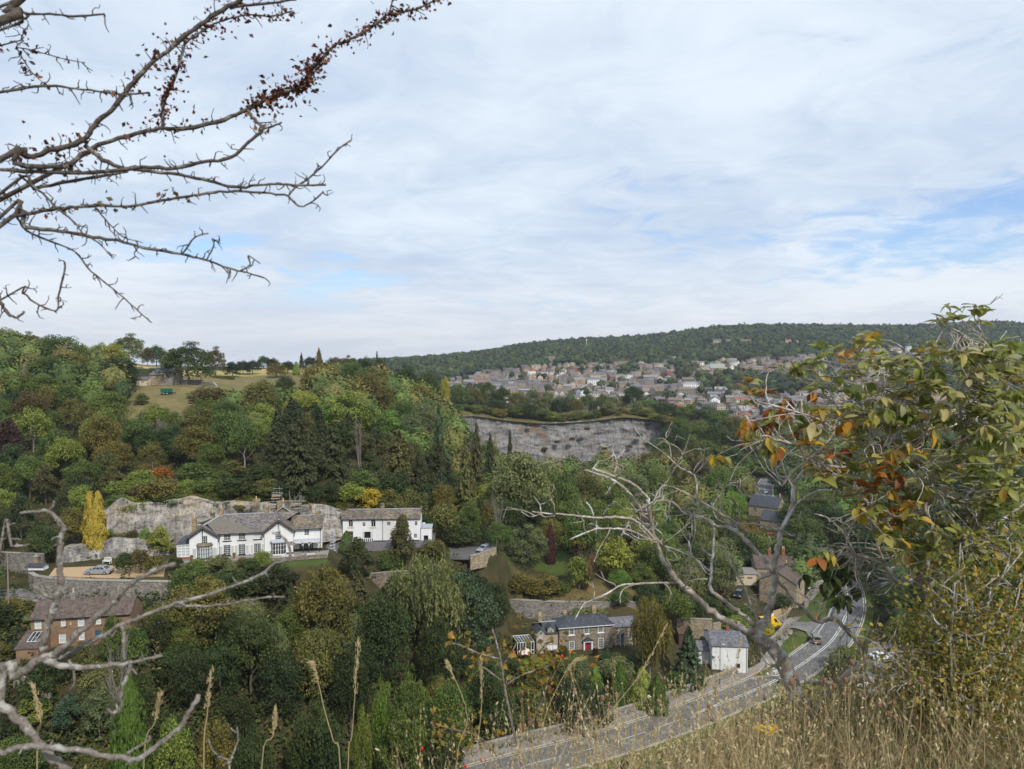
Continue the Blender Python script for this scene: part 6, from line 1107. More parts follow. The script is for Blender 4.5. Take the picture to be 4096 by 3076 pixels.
def leaf_box(x0,x1,y0,y1,z0,z1,n,size,seed):
 rng=np.random.default_rng(seed);P,N=[],[];A=[(y1-y0)*(z1-z0),(x1-x0)*(z1-z0),(x1-x0)*(y1-y0)];tot=2*A[0]+2*A[1]+A[2]
 for ax,s,m in((0,-1,A[0]),(0,1,A[0]),(1,-1,A[1]),(1,1,A[1]),(2,1,A[2])):
  k=int(n*m/tot);p=np.stack([rng.uniform(x0,x1,k),rng.uniform(y0,y1,k),rng.uniform(z0,z1,k)],1);lim=((x0,x1),(y0,y1),(z0,z1))[ax][0 if s<0 else 1];p[:,ax]=lim+rng.normal(size=k)*size*.35;nn=np.zeros((k,3));nn[:,ax]=s;P.append(p);N.append(nn+rng.normal(size=(k,3))*.45)
 P,N=np.concatenate(P),np.concatenate(N);V,Q=leaf_cards(rng,P,N,size);return V,Q,np.clip(.5+.2*rng.normal(size=len(P)),0,1)
def hedge(px0,px1,d,zt,zb,dep,col,label,n=5000,size=.13,name='clipped_hedge',rz=0.0):
 (x0,y0),(x1,_)=P2(px0,d),P2(px1,d);o=thing(name,label,'hedge',(x0,y0,CAMZ+zb),rz);c=link('foliage',fast_mesh('foliage',*leaf_box(0,x1-x0,0,dep,0,zt-zb,n,size,int(px0)),mat=M['leaf']),o);c.color=(*C[col],1);MB().box(.12,x1-x0-.12,.12,dep-.12,0,zt-zb-.12).build('core',M['bark'],o);return o
hedge(540,598,283,-4.4,-11,4,'mid','tall square-clipped hedge block beside the farm buildings');hedge(2836,2850,152,-60.6,-64.6,5,'mid','narrow clipped hedge beside the white roadside cottage',2500)
stone_wall('field_wall',[(*P2(px,d),gz1(*P2(px,d))-.4,gz1(*P2(px,d))+1.2)for px,d in((800,281),(850,277),(910,270),(950,262))],'dry stone field wall running from the farm into the meadow','stonegrey',.5,(.4,.8),(.2,.35),seed=31)
stone_wall('yard_wall',[(*P2(px,d),gz1(*P2(px,d))-.4,gz1(*P2(px,d))+1.9)for px,d in((720,284),(760,284),(806,282))],'pale yard wall beneath the great tree','stonegrey',.5,(.4,.8),(.2,.35),seed=32)
x,y=P2(612,281);o=thing('horse_box','long white tank trailer beside the farm building','trailer',(x,y,FZ));MB().tube([(0,0,.9),(3.6,0,.9)],.42,12).build('tank',M['white'],o);MB().box(.3,.7,-.3,.3,0,.55).box(2.9,3.3,-.3,.3,0,.55).build('stand',M['trim'],o)
o=thing('rail_fence','brown post and rail fence along the farm yard','fence',(*P2(588,277),gz1(*P2(588,277))));O_=Vector(o.location);prev=None
for k in range(16):
 x,y=P2(588+k*16,277-k*.25);q=Vector((x,y,gz1(x,y)))-O_;MB().box(q.x-.06,q.x+.06,q.y-.06,q.y+.06,q.z-.3,q.z+1.1).build('post',M['greywood'],o)
 if prev is not None:
  for z in(.45,.95):MB().bar(prev+Vector((0,-.08,z)),q+Vector((0,-.08,z)),.04,.1).build('rail',M['greywood'],o)
 prev=q
for k,(a,b)in enumerate((((840,345),(930,340)),((945,338),(1110,322)))):
 (x0,y0),(x1,y1)=P2(*a),P2(*b);L=math.hypot(x1-x0,y1-y0);o=thing('field_hedge',('short' if k==0 else 'long')+' low field hedge between meadow and hay field','hedge',(x0,y0,min(gz1(x0,y0),gz1(x1,y1))-.3),math.atan2(y1-y0,x1-x0));c=link('foliage',fast_mesh('foliage',*leaf_box(0,L,0,1.4,0,2.0,3000,.22,k),mat=M['leaf']),o);c.color=(*C['olive'],1)
def person():
 p=onz(3461,2543,ROADZ+.1);o=thing('person','person in dark clothes standing on the verge beyond the road bend','person',p,R(200));me=bpy.data.meshes.new('body')
 V=[(0,0,.98),(0,0,1.2),(0,.01,1.42),(0,0,1.52),(0,-.01,1.66),(0,-.01,1.76),(.1,0,.92),(.11,-.02,.5),(.11,.02,.09),(.11,-.12,.04),(-.1,0,.92),(-.12,.06,.5),(-.13,.1,.09),(-.13,-.04,.04),(.2,0,1.42),(.26,.03,1.14),(.24,-.06,.9),(.24,-.1,.82),(-.2,0,1.42),(-.26,.03,1.14),(-.2,-.12,.96),(-.18,-.16,.9)]
 E=[(0,1),(1,2),(2,3),(3,4),(4,5),(0,6),(6,7),(7,8),(8,9),(0,10),(10,11),(11,12),(12,13),(2,14),(14,15),(15,16),(16,17),(2,18),(18,19),(19,20),(20,21)];Rr=[.16,.15,.17,.07,.10,.09,.10,.07,.05,.045,.10,.07,.05,.045,.07,.05,.04,.035,.07,.05,.04,.035]
 me.from_pydata(V,E,[]);t=bpy.data.objects.new('tmp',me);COL.objects.link(t);m=t.modifiers.new('s','SKIN');t.modifiers.new('d','SUBSURF').levels=1
 for i,r in enumerate(Rr):me.skin_vertices[0].data[i].radius=(r,r*.85)
 me.skin_vertices[0].data[0].use_root=True;dg=bpy.context.evaluated_depsgraph_get();g=bpy.data.meshes.new_from_object(t.evaluated_get(dg));bpy.data.objects.remove(t);g.materials.clear()
 for c in(plain('skin',(.5,.32,.24),.6),plain('dark_jacket',(.02,.03,.03),.8),plain('dark_jeans',(.02,.035,.06),.8),plain('shoes',(.03,.02,.02),.7)):g.materials.append(c)
 for f in g.polygons:z=f.center.z;f.material_index=0 if z>1.5 or(z<.95 and abs(f.center.x)>.17 and z>.7)else 1 if z>.95 else 2 if z>.1 else 3
 link('body',g,o);MB().lathe((0,0,1.62),((.105,0),(.115,.08),(.09,.18),(.03,.23))).build('hair',plain('dark_hair',(.03,.02,.015),.8),o)
person()
# ======= the wood between the trees one can make out
random.seed(11);_rng=np.random.default_rng(5)
PROT=[]
for r in((690,1985,1310,2245,141),(1340,2010,1730,2175,158),(420,2000,700,2170,146),(90,2385,535,2600,108),(0,2190,620,2390,133),(2050,2420,2560,2612,150),(1990,2402,2560,2470,164),(2700,2485,2900,2560,163),(2840,2530,3010,2700,150),(2930,2225,3200,2450,182),(2960,2010,3110,2130,290),(3040,1935,3110,2120,300),(540,1440,860,1580,278),(540,1560,830,1660,232),(860,1480,1230,1545,330),(540,1440,900,1490,300),(1890,1655,2670,1800,440),(2150,2235,2270,2300,182),(1900,2170,1975,2260,166),(3030,2440,3480,2720,150),(2300,2760,3100,3000,128),(1880,3000,2300,3076,118),(3180,2320,3420,2500,182),(2280,2340,2560,2410,166),(90,1990,130,2300,140),(1960,2230,2030,2320,170)):PROT.append(r)
def blocked(px0,px1,pt,pb,d):
 return any(px0<r[2]and px1>r[0]and pt<r[3]and pb>r[1]and d<r[4]for r in PROT)
def free_mask(x,y):
 ok=poly_dist(x,y,ROAD)>9.5
 for p in[q for q,_,_ in PADS]+[MEADOW,HAY]+[q for q,_ in LAWNS]:ok&=~inside(x,y,p)
 return ok
SKYL=np.array([(-300,1310),(0,1312),(150,1335),(350,1378),(600,1385),(900,1446),(1100,1446),(1290,1440),(1560,1448),(1700,1480),(1800,1515),(1900,1535),(2500,1560),(2700,1610),(3000,1650),(3200,1760),(4300,1760)],float)
def zone(px,d):
 if px>3080:return 'in the wood across the main road',('dark','deep','mid','dark','olive'),('broad','broad','dome')
 if d<128:return 'in the wood below the white houses',('dark','mid','olive','deep','grey'),('broad','broad','ash')
 if px>1900:return 'on the hillside between retaining wall and quarry',('mid','olive','dark','grey','mid','yg'),('broad','ash','broad','bush')
 if px>1060 and d<225:return 'in the dark conifer stand',('conif','conol','deep'),('spruce','yew','spruce')
 if px>1250:return 'on the middle hill beyond the conifers',('olive','mid','dark','mid','yg'),('broad','broad','ash')
 return 'on the slope below the meadow',('mid','mid','yg','dark','mid','olive'),('broad','ash','broad')
_T=[(x,y,w)for x,y,w in TREES];WOOD=[];cnt=0
_cx,_cy,_cs=[],[],[]
d=86.0
while d<470:
 sp=5.6 if d<130 else 6.8 if d<170 else 8.0 if d<260 else 9.5;x=-.78*d
 while x<.80*d:_cx.append(x+random.uniform(-.4,.4)*sp);_cy.append(d+random.uniform(-.4,.4)*sp);_cs.append(sp);x+=sp
 d+=sp*.86
_cx,_cy,_cs=map(np.array,(_cx,_cy,_cs));_m=free_mask(_cx,_cy);_cx,_cy,_cs=_cx[_m],_cy[_m],_cs[_m];_cz=gz(_cx,_cy)
for xx,yy,sp,z in zip(_cx,_cy,_cs,_cz):
 px=CX+F*xx/yy;w=random.uniform(.85,1.4)*sp
 if 1780<px<2720 and yy>425:continue
 kq=.24 if yy<135 else .33
 if any((xx-a)**2+(yy-b)**2<(kq*(w+c))**2 for a,b,c in _T):continue
 ok=False
 for h in(random.uniform(1.0,1.45)*w,.75*w,.5*w,.32*w):
  wp=w*F/yy/2;pt=pix(xx,yy,z+h)[1];pb=pix(xx,yy,z)[1]
  if pt<np.interp(px,SKYL[:,0],SKYL[:,1])+(8 if yy>280 else 0):continue
  if not blocked(px-wp,px+wp,pt,pb,yy):ok=True;break
 if not ok or(pb>3400 and pt>3120):continue
 _T.append((xx,yy,w));where,cols,kinds=zone(px,yy);col=random.choice(cols);kd=random.choice(kinds)
 if h<.8*w:kd='bush'
 if yy>235 or px>3150:WOOD.append((xx,yy,z,h,w,'olive' if col=='yg' else col));continue
 if yy<132 and kd=='broad':kd='full'
 plant(kd,xx,yy,z-.1,h,w,col,f'{CW[col]} {KW[kd][1]} {where}',group=f'{CW[col]} {KW[kd][1]}s {where}');cnt+=1
for px,top,d,w,c,k in[(1830,1530,500,80,'mid','ash'),(1890,1545,505,90,'olive','ash'),(1950,1525,520,90,'mid','ash'),(2010,1540,515,80,'dark','broad'),(2070,1560,500,90,'olive','ash'),(2130,1555,530,90,'grey','ash'),(2190,1560,510,80,'grey','ash'),(2240,1580,505,80,'dark','ash'),(2300,1590,500,80,'olive','ash'),(2350,1575,525,90,'mid','ash'),(2400,1590,505,70,'mid','ash'),(2450,1585,520,80,'grey','ash'),(1860,1590,478,90,'dark','broad'),(1980,1600,490,110,'deep','broad'),(2110,1610,492,100,'dark','broad'),(2170,1630,490,90,'mid','broad'),(2060,1620,486,70,'mid','bush'),(2590,1600,510,110,'mid','broad'),(2660,1602,505,110,'dark','broad'),(2740,1610,500,120,'mid','broad'),(2820,1620,490,110,'dark','broad'),(2880,1640,480,110,'mid','broad'),(2940,1660,470,110,'olive','broad'),(2700,1660,470,130,'dark','broad'),(2790,1680,455,130,'mid','broad'),(2870,1700,440,130,'dark','broad'),(2960,1720,430,120,'dark','broad'),(2740,1720,445,120,'mid','broad'),(2830,1760,420,120,'mid','broad'),(2930,1790,400,120,'dark','broad'),(2730,1790,410,110,'brown','broad'),(3010,1760,430,110,'dark','broad'),(3030,1840,400,110,'mid','broad'),(2690,1700,428,110,'dark','broad'),(2650,1750,424,110,'mid','broad'),(2600,1800,415,110,'olive','broad'),(2720,1670,436,90,'mid','broad'),(1840,1690,428,80,'olive','broad'),(1890,1720,424,80,'grey','ash'),(1800,1680,432,90,'mid','broad'),(1950,1760,410,90,'mid','broad')]:
 p=at(px,top,d);z=plateau_z(p.x,p.y)if px<2600 and d>450 else gz1(p.x,p.y);h=p.z-z
 if h>17:z=p.z-17;h=17
 if h<5:h=5;z=p.z-5
 where='on the plateau behind the quarry rim' if px<2520 else 'in the wood at the right end of the quarry';plant(k,p.x,p.y,z,h,w*d/F,c,f'{CW[c]} {KW[k][1]} {where}',group=f'{CW[c]} {KW[k][1]}s {where}')
for k in range(48):
 px=random.uniform(1790,2600);d=random.uniform(490,575);x,y=P2(px,d);z=plateau_z(x,y);h=random.uniform(6,12);c=random.choice(('mid','olive','grey','dark','mid','ochre'));kk=random.choice(('ash','broad','ash'))
 plant(kk,x,y,z-.3,h,h*random.uniform(.6,1.0),c,f'{CW[c]} {KW[kk][1]} on the plateau behind the quarry rim',group=f'{CW[c]} {KW[kk][1]}s on the plateau behind the quarry rim')
p=at(2535,1545,540);plant('broad',p.x,p.y,p.z-15,15,16,'deep','big dark lone tree standing above the right end of the quarry')
for px in range(1800,2700,15):
 c=random.choice(('ochre','olive','yg','mid')if px>2350 else('olive','mid','mid','ochre','yg'));d=float(np.interp(px,[1793,1913,2047,2196,2494,2594,2700],[440,466,478,484,486,478,445]))+random.uniform(3,16);x,y=P2(px,d);z=plateau_z(x,y);h=random.uniform(2.2,6.5);plant('bush',x,y,z-.3,h,h*random.uniform(1.1,1.9),c,f'{CW[c]} low shrub along the quarry rim',group=f'{CW[c]} low shrubs along the quarry rim')
for px,py in((2290,1760),(2230,1772),(2420,1800),(2520,1790),(2180,1800),(2350,1720),(2120,1700),(1990,1695),(2560,1745)):
 p=at(px,py,470);plant('bush',p.x,p.y+2.5,p.z-1,2.6,4,'brown','rusty shrub clinging to a ledge of the quarry face',group='shrubs on the quarry face')
def blob_wood(name,pts,label,cat,seed,cards=26,blob=1.0,ico=1,leaf=.17):
 """many crowns joined: a lumpy core each, with leaf sprays over it"""
 import bmesh
 bm=bmesh.new();bmesh.ops.create_icosphere(bm,subdivisions=ico,radius=1);IV=np.array([v.co[:]for v in bm.verts]);IF=np.array([[v.index for v in f.verts]for f in bm.faces]);bm.free()
 rng=np.random.default_rng(seed);n=len(pts);A=np.array([p[:5]for p in pts],float);cols=np.array([p[5]for p in pts]);nv=len(IV)
 rad=.78+.44*rng.random((n,nv,1));V=IV[None]*rad*np.stack([A[:,4]*.46,A[:,4]*.46,A[:,3]*.44],1)[:,None]*blob;V[:,:,0]+=A[:,:1];V[:,:,1]+=A[:,1:2];V[:,:,2]+=A[:,2:3]+A[:,3:4]*.58
 Fq=(IF[None]+(np.arange(n)*nv)[:,None,None]).reshape(-1,3);F4=np.concatenate([Fq,Fq[:,2:3]],1)
 V=V.reshape(-1,3);var=np.repeat(rng.random(n),len(IF));colr=np.repeat(cols,len(IF),axis=0)
 Vs,Fs,vs,cs=[V],[Fq],[var],[colr]
 me=bpy.data.meshes.new(name)
 if cards:
  q=sph(rng,n*cards);q[:,2]=np.where(q[:,2]<-.3,-q[:,2],q[:,2]);k=np.repeat(np.arange(n),cards);r=.95+.25*rng.random(len(q));P=np.stack([A[k,0]+q[:,0]*A[k,4]*.46*r,A[k,1]+q[:,1]*A[k,4]*.46*r,A[k,2]+A[k,3]*(.58+q[:,2]*.44*r)],1)
  Vc,Qc=leaf_cards(rng,P,q*.6+sph(rng,len(q))*.6+np.array([0,0,.3]),A[k,4]*leaf*(.6+.8*rng.random(len(q))),.6);o=len(V);T3=np.concatenate([Qc[:,:3],Qc[:,[0,2,3]]])+o
  Vs.append(Vc);Fs.append(T3);w_=np.clip(np.repeat(rng.random(n),cards)*.5+.5*rng.random(len(q)),0,1);vs.append(np.tile(w_,2));cs.append(np.tile(cols[k],(2,1)))
 V,Fq,var,colr=map(np.concatenate,(Vs,Fs,vs,cs));me=fast_mesh(name,V,Fq,var,M['woodleaf']);a=me.attributes.new('tint','FLOAT_COLOR','FACE');a.data.foreach_set('color',np.concatenate([colr,np.ones((len(colr),1))],1).astype(np.float32).ravel())
 return link(name,me,label=label,cat=cat,kind='stuff')
def wood_leaf():
 m,nt,p=mat_base('woodland');v=attr(nt);t=nadd(nt,'ShaderNodeAttribute',attribute_name='tint').outputs['Color'];nt.links.new(rgbmix(nt,v,rgbmix(nt,1.0,t,(.6,.62,.6),'MULTIPLY'),rgbmix(nt,1.0,t,(1.5,1.42,1.3),'MULTIPLY')),p.inputs['Base Color']);p.inputs['Roughness'].default_value=.7;p.inputs['Specular IOR Level'].default_value=.15;return m
M['woodleaf']=wood_leaf()
def tint(c,j=.15):b=np.array(C[c]);return tuple(b*random.uniform(1-j,1+j)*np.array((random.uniform(.9,1.15),1,random.uniform(.85,1.1))))
blob_wood('background_wood',[(x,y,z-.5,h,w,tint(c))for x,y,z,h,w,c in WOOD],'unbroken mass of mixed green trees covering the hills behind the nearer ones','wood',3,200,.88,1,.055)
N_=11000;_d=np.concatenate([np.exp(_rng.uniform(math.log(86),math.log(300),N_)),_rng.uniform(84,128,6000)]);_u=np.concatenate([_rng.uniform(-.78,.8,N_),_rng.uniform(-.78,.1,6000)]);_big=np.concatenate([np.ones(N_),np.full(6000,1.7)]);_x,_y=_u*_d,_d;ok=poly_dist(_x,_y,ROAD)>7.5
for p,_,_ in PADS:ok&=~inside(_x,_y,p)
for p in[MEADOW,HAY,DRY]+[q for q,_ in LAWNS]:ok&=~inside(_x,_y,p)
_x,_y,_big=_x[ok],_y[ok],_big[ok];_z=gz(_x,_y);_n=len(_x);_c=13;_s=_big*(.5+.9*_rng.random(_n))*np.clip(_y/130,.8,2.0);k=np.repeat(np.arange(_n),_c);q=sph(_rng,_n*_c);q[:,2]=abs(q[:,2]);P=np.stack([_x[k],_y[k],_z[k]],1)+q*(_s[k]*(.7+.4*_rng.random(len(k))))[:,None]*np.array([1.3,1.3,1.0])
Vc,Qc=leaf_cards(_rng,P,q*.5+sph(_rng,len(q))*.5+np.array([0,0,.5]),np.minimum(_s[k]*.24,.34),.6);_me=fast_mesh('undergrowth',Vc,Qc,np.clip(.5+.25*_rng.normal(size=len(k)),0,1),M['woodleaf'])
_cc=np.array([C[c]for c in('mid','olive','dark','brown','dark','deep')]);_cl=_cc[_rng.integers(0,6,_n)]*_rng.uniform(.5,.9,(_n,1));a=_me.attributes.new('tint','FLOAT_COLOR','FACE');a.data.foreach_set('color',np.concatenate([_cl[k],np.ones((len(k),1))],1).astype(np.float32).ravel())
link('undergrowth',_me,label='bramble and ivy undergrowth filling the ground between the trees',cat='undergrowth',kind='stuff')
# ======= the town on the far hillside
random.seed(23);_rg=np.random.default_rng(9)
def obj_col_mat(name,rough=.85,mul=1.0,sc_=.6):
 m,nt,p=mat_base(name);oi=nadd(nt,'ShaderNodeObjectInfo');n=noise(nt,sc_,4)
 nt.links.new(rgbmix(nt,1.0,oi.outputs['Color'],rgbmix(nt,mrange(nt,n,.3,.7),(.82,)*3,(1.12,)*3),'MULTIPLY'),p.inputs['Base Color']);p.inputs['Roughness'].default_value=rough;p.inputs['Specular IOR Level'].default_value=.2;return m
M['townwall']=obj_col_mat('town_wall');M['townroof']=obj_col_mat('town_roof',.75)
def town_proto(w,d,h,r,style,bays,floors,ch):
 W,Rf,G,Cm=MB(),MB(),MB(),MB();e=.35
 W.box(-w/2,w/2,-d/2,d/2,-4,h)
 if style=='x':
  for x in(-w/2,w/2-.3):W.prism([(x,-d/2,h),(x,d/2,h),(x,0,h+r)],(.3,0,0))
  for s in(-1,1):Rf.prism([(-w/2-e,s*(d/2+e),h-.1),(w/2+e,s*(d/2+e),h-.1),(w/2+e,0,h+r+.1),(-w/2-e,0,h+r+.1)],(0,0,.18))
 elif style=='y':
  for y in(-d/2,d/2-.3):W.prism([(-w/2,y,h),(w/2,y,h),(0,y,h+r)],(0,.3,0))
  for s in(-1,1):Rf.prism([(s*(w/2+e),-d/2-e,h-.1),(s*(w/2+e),d/2+e,h-.1),(0,d/2+e,h+r+.1),(0,-d/2-e,h+r+.1)],(0,0,.18))
 elif style=='hip':
  a=d/2;q=[(-w/2-e,-d/2-e,h),(w/2+e,-d/2-e,h),(w/2+e,d/2+e,h),(-w/2-e,d/2+e,h)];t=[(-max(w/2-a,.2),0,h+r),(max(w/2-a,.2),0,h+r)];Rf.poly([q[0],q[1],t[1],t[0]]).poly([q[1],q[2],t[1]]).poly([q[2],q[3],t[0],t[1]]).poly([q[3],q[0],t[0]])
 elif style=='villa':
  for s in(-1,1):Rf.prism([(-w/2-e,s*(d/2+e),h-.1),(w/2+e,s*(d/2+e),h-.1),(w/2+e,0,h+r+.1),(-w/2-e,0,h+r+.1)],(0,0,.18))
  for x in(-w/2,w/2-.3):W.prism([(x,-d/2,h),(x,d/2,h),(x,0,h+r)],(.3,0,0))
  for x in(-w*.28,w*.28):
   g=w*.2;W.box(x-g,x+g,-d/2-1,-d/2,-4,h);W.prism([(x-g,-d/2-1,h),(x+g,-d/2-1,h),(x,-d/2-1,h+r*.9)],(0,1.5,0))
   for s in(-1,1):Rf.prism([(x+s*(g+.3),-d/2-1.3,h-.1),(x+s*(g+.3),-.5,h-.1),(x,-.5,h+r*.95),(x,-d/2-1.3,h+r*.95)],(0,0,.15))
 for k in range(bays):
  x=-w/2+w*(k+.5)/bays;y=-d/2-(1.0 if style=='villa' and(abs(abs(x)-w*.28)<w*.2)else 0)
  for j in range(floors):
   z=.9+j*(h-.6)/floors;G.box(x-.5,x+.5,y-.05,y-.004,z,z+1.45)
 for j in range(floors):
  for s in(-1,1):
   for y in(-d*.2,d*.2):z=.9+j*(h-.6)/floors;G.box(s*(w/2+.004)-(.05 if s<0 else 0),s*(w/2+.004)+(.05 if s>0 else 0),y-.45,y+.45,z,z+1.4)
 for x in ch:Cm.box(x-.5,x+.5,-.35,.35,h+r-.8,h+r+1.4);Cm.lathe((x-.2,0,h+r+1.4),((.14,0),(.11,.45)));Cm.lathe((x+.2,0,h+r+1.4),((.14,0),(.11,.45)))
 return W.mesh('wall',M['townwall']),Rf.mesh('roof',M['townroof']),G.mesh('windows',M['glass']),(Cm.mesh('chimney',M['chim'])if ch else None)
TP=dict(terrace=town_proto(19,8,5.8,2.6,'x',8,2,(-9,-4.6,0,4.6,9)),semi=town_proto(12,8.5,5.6,2.8,'x',4,2,(-5.6,5.6)),cottage=town_proto(9,7.5,4.8,2.6,'x',3,2,(4.0,)),front=town_proto(8,11,5.8,3.2,'y',3,2,(0,)),hip=town_proto(10.5,9,5.4,2.6,'hip',3,2,(2.5,)),villa=town_proto(15,10,7.6,3.4,'villa',5,3,(-5,5)),block=town_proto(26,10,5.0,1.8,'x',9,2,()),hall=town_proto(24,13,8.5,3.0,'hip',8,3,()))
TW=dict(terrace='stone terrace',semi='pair of semi-detached houses',cottage='small house',front='gable-fronted house',hip='hip-roofed house',villa='tall twin-gabled villa',block='long low building',hall='big flat-fronted block')
WALLC=dict(grey=((.30,.255,.21),'grey-brown stone'),tan=((.42,.335,.24),'tan stone'),cream=((.58,.50,.40),'cream'),white=((.76,.75,.72),'white'),red=((.30,.12,.085),'red brick'),dark=((.20,.17,.145),'dark stone'))
ROOFC=dict(slate=((.15,.15,.165),'slate'),pale=((.26,.255,.26),'pale slate'),brown=((.20,.155,.13),'brown'),red=((.36,.13,.09),'red'))
def town_house(tp,x,y,z,rz,wc,rc,label,group,scale=1.0,name='town_house'):
 o=thing(name,label,'house',(x,y,z),rz,group);o.scale=(scale,)*3;W,Rf,G,Cm=TP[tp]
 c=WALLC[wc][0];j=random.uniform(.85,1.15);a=link('wall',W,o);a.color=(c[0]*j,c[1]*j,c[2]*j,1);c=ROOFC[rc][0];j=random.uniform(.8,1.2);b=link('roof',Rf,o);b.color=(c[0]*j,c[1]*j,c[2]*j,1);g=link('windows',G,o);g['kind']='stuff'
 if Cm:link('chimney',Cm,b)
 return o
_md=np.linspace(690,2300,420)
def hit(px,py):
 r=ray(px,py);k=_md/r[1];zz=CAMZ+r[2]*k;g=gz(r[0]*k,_md);i=np.argmax(zz<g)
 if not(zz<g).any():return None
 return(r[0]*k[i],_md[i],g[i])
_top=np.array([(1760,1545),(1840,1512),(1960,1490),(2080,1480),(2260,1456),(2330,1462),(2470,1462),(2700,1462),(2900,1448),(3100,1440),(3300,1430),(3500,1405),(3700,1400),(4096,1400)],float);_bot=np.array([(1780,1575),(1830,1592),(1960,1605),(2000,1640),(2200,1645),(2450,1650),(2550,1625),(2700,1650),(2900,1690),(3050,1710),(3200,1725),(3400,1745),(4096,1765)],float)
PARK=[[(2790,1515),(2900,1512),(3130,1515),(3330,1505),(3380,1525),(3280,1575),(3080,1580),(2900,1575),(2810,1560)],[(2690,1470),(2770,1455),(2790,1500),(2720,1530)],[(2480,1480),(2540,1470),(2550,1500),(2490,1510)],[(3650,1480),(4096,1470),(4096,1600),(3600,1590)]]
HOUSES=[];py=1402
while py<1765:
 px=1780+random.uniform(0,30);near=np.clip((py-1440)/200,0,1)
 while px<4120:
  t,b=np.interp(px,_top[:,0],_top[:,1]),np.interp(px,_bot[:,0],_bot[:,1]);stp=random.uniform(22,40)*(1+.5*near)
  if t<py<b and not any(inside(np.array([px]),np.array([py]),p)[0]for p in PARK)and random.random()<(.86 if px<3300 else .62):HOUSES.append((px+random.uniform(-6,6),py+random.uniform(-5,5)))
  px+=stp
 py+=10.5+5*near
random.shuffle(HOUSES);HOUSES=([q for q in HOUSES if q[0]<3300]+[q for q in HOUSES if q[0]>=3300])[:560];HOUSES.sort(key=lambda q:-q[1]+(400 if q[0]>3350 else 0));MASS=[]
n_=0
for px,py in HOUSES:
 h=hit(px,py)
 if not h:continue
 tp=random.choices(list(TP),(9,5,4,4,3,2,1.2,.5))[0];wc=random.choices(list(WALLC),(9,7,3,2.2,.7,2))[0];rc=random.choices(list(ROOFC),(8,3,3,.7))[0]
 if py>1590 and px<2300:wc=random.choices(('white','cream','tan'),(3,2,2))[0]
 pl='low in the far town' if py>1570 else 'midway up the far town' if py>1500 else 'high in the far town'
 rz=random.choice((0,0,0,.25,-.3,.5,-.55,1.45))+random.uniform(-.12,.12);lb=f'{WALLC[wc][1]} {TW[tp]} with {ROOFC[rc][1]} roof {pl}'
 if len(MASS)or n_>=285:MASS.append((tp,h,rz,wc,rc));continue
 n_+=1;town_house(tp,h[0],h[1],h[2],rz,wc,rc,lb,lb.replace(' with','s with',1))
for px,py,tp,wc,rc,lb in((2868,1372,'terrace','tan','slate','stone terrace standing in a clearing of the ridge wood'),(2915,1374,'semi','grey','slate','pair of houses beside the terrace in the ridge wood'),(2980,1370,'block','grey','brown','long building half sunk in the ridge wood'),(3152,1374,'semi','cream','red','cream houses with red roofs among the ridge trees'),(3186,1378,'front','cream','red','cream gabled house with red roof among the ridge trees'),(1800,1452,'front','cream','brown','yellowish gabled house alone on the far left hillside'),(1830,1498,'terrace','grey','slate','grey terrace at the left end of the far town'),(1770,1450,'cottage','white','slate','small white house alone on the far left hillside'),(2206,1446,'villa','grey','slate','tall grey house alone against the dark wood'),(2690,1448,'villa','cream','slate','cream villa at the top edge of the town'),(3208,1440,'villa','grey','slate','grey villa under the wood'),(3240,1436,'cottage','cream','brown','narrow cream house in a field under the wood'),(2990,1552,'hall','red','red','red brick block in the lower town')):
 h=hit(px,py)
 if h:town_house(tp,h[0],h[1],h[2],random.uniform(-.2,.2),wc,rc,lb,None)
def house_mass():
 Vs,Fs,cs,off=[],[],[],0
 for tp,h,rz,wc,rc in MASS:
  cr,sr=math.cos(rz),math.sin(rz);Rm=np.array([[cr,-sr,0],[sr,cr,0],[0,0,1]]);j=random.uniform(.85,1.15)
  for me,c in zip(TP[tp],(WALLC[wc][0],ROOFC[rc][0],(.03,.033,.04),(.25,.19,.12))):
   if me is None:continue
   V=np.empty(len(me.vertices)*3);me.vertices.foreach_get('co',V);Vs.append(V.reshape(-1,3)@Rm.T+np.array(h));me.calc_loop_triangles();T3=np.empty(len(me.loop_triangles)*3,int);me.loop_triangles.foreach_get('vertices',T3);Fs.append(T3.reshape(-1,3)+off);off+=len(V)//3;cs.append(np.tile(np.array(c)*j,(len(T3)//3,1)))
 Fq=np.concatenate(Fs);me=fast_mesh('distant_houses',np.concatenate(Vs),Fq,np.full(len(Fq),.45),M['woodleaf']);a=me.attributes.new('tint','FLOAT_COLOR','FACE');c=np.concatenate(cs);a.data.foreach_set('color',np.concatenate([c,np.ones((len(c),1))],1).astype(np.float32).ravel());link('distant_houses',me,label='packed rows of small stone houses filling the far town',cat='houses',kind='stuff')
if MASS:house_mass()
def landmark(name,label,px,py):h=hit(px,py);return thing(name,label,'building',(h[0],h[1],h[2]-.5),R(-8)),h
M['copper']=plain('pale_green_roof',(.30,.33,.29),.8);M['ltan']=surf('tan_ashlar',(.33,.27,.20),(.42,.35,.27),.4,.9)
o,h=landmark('church','large church with steep pale green roof among the town trees',2868,1490);MB().box(-12,12,-6,6,-3,8).prism([(-12,-6,8),(-12,6,8),(-12,0,15)],(.4,0,0)).prism([(11.6,-6,8),(11.6,6,8),(11.6,0,15)],(.4,0,0)).build('wall',M['ltan'],o);r=MB()
for s in(-1,1):r.prism([(-12.4,s*6.6,7.6),(12.4,s*6.6,7.6),(12.4,0,15.2),(-12.4,0,15.2)],(0,0,.25))
r.build('roof',M['copper'],o)
for k in range(6):MB().box(-10+k*4-.5,-10+k*4+.5,-6.06,-6.004,2,6.5).build('window',M['glass'],o)
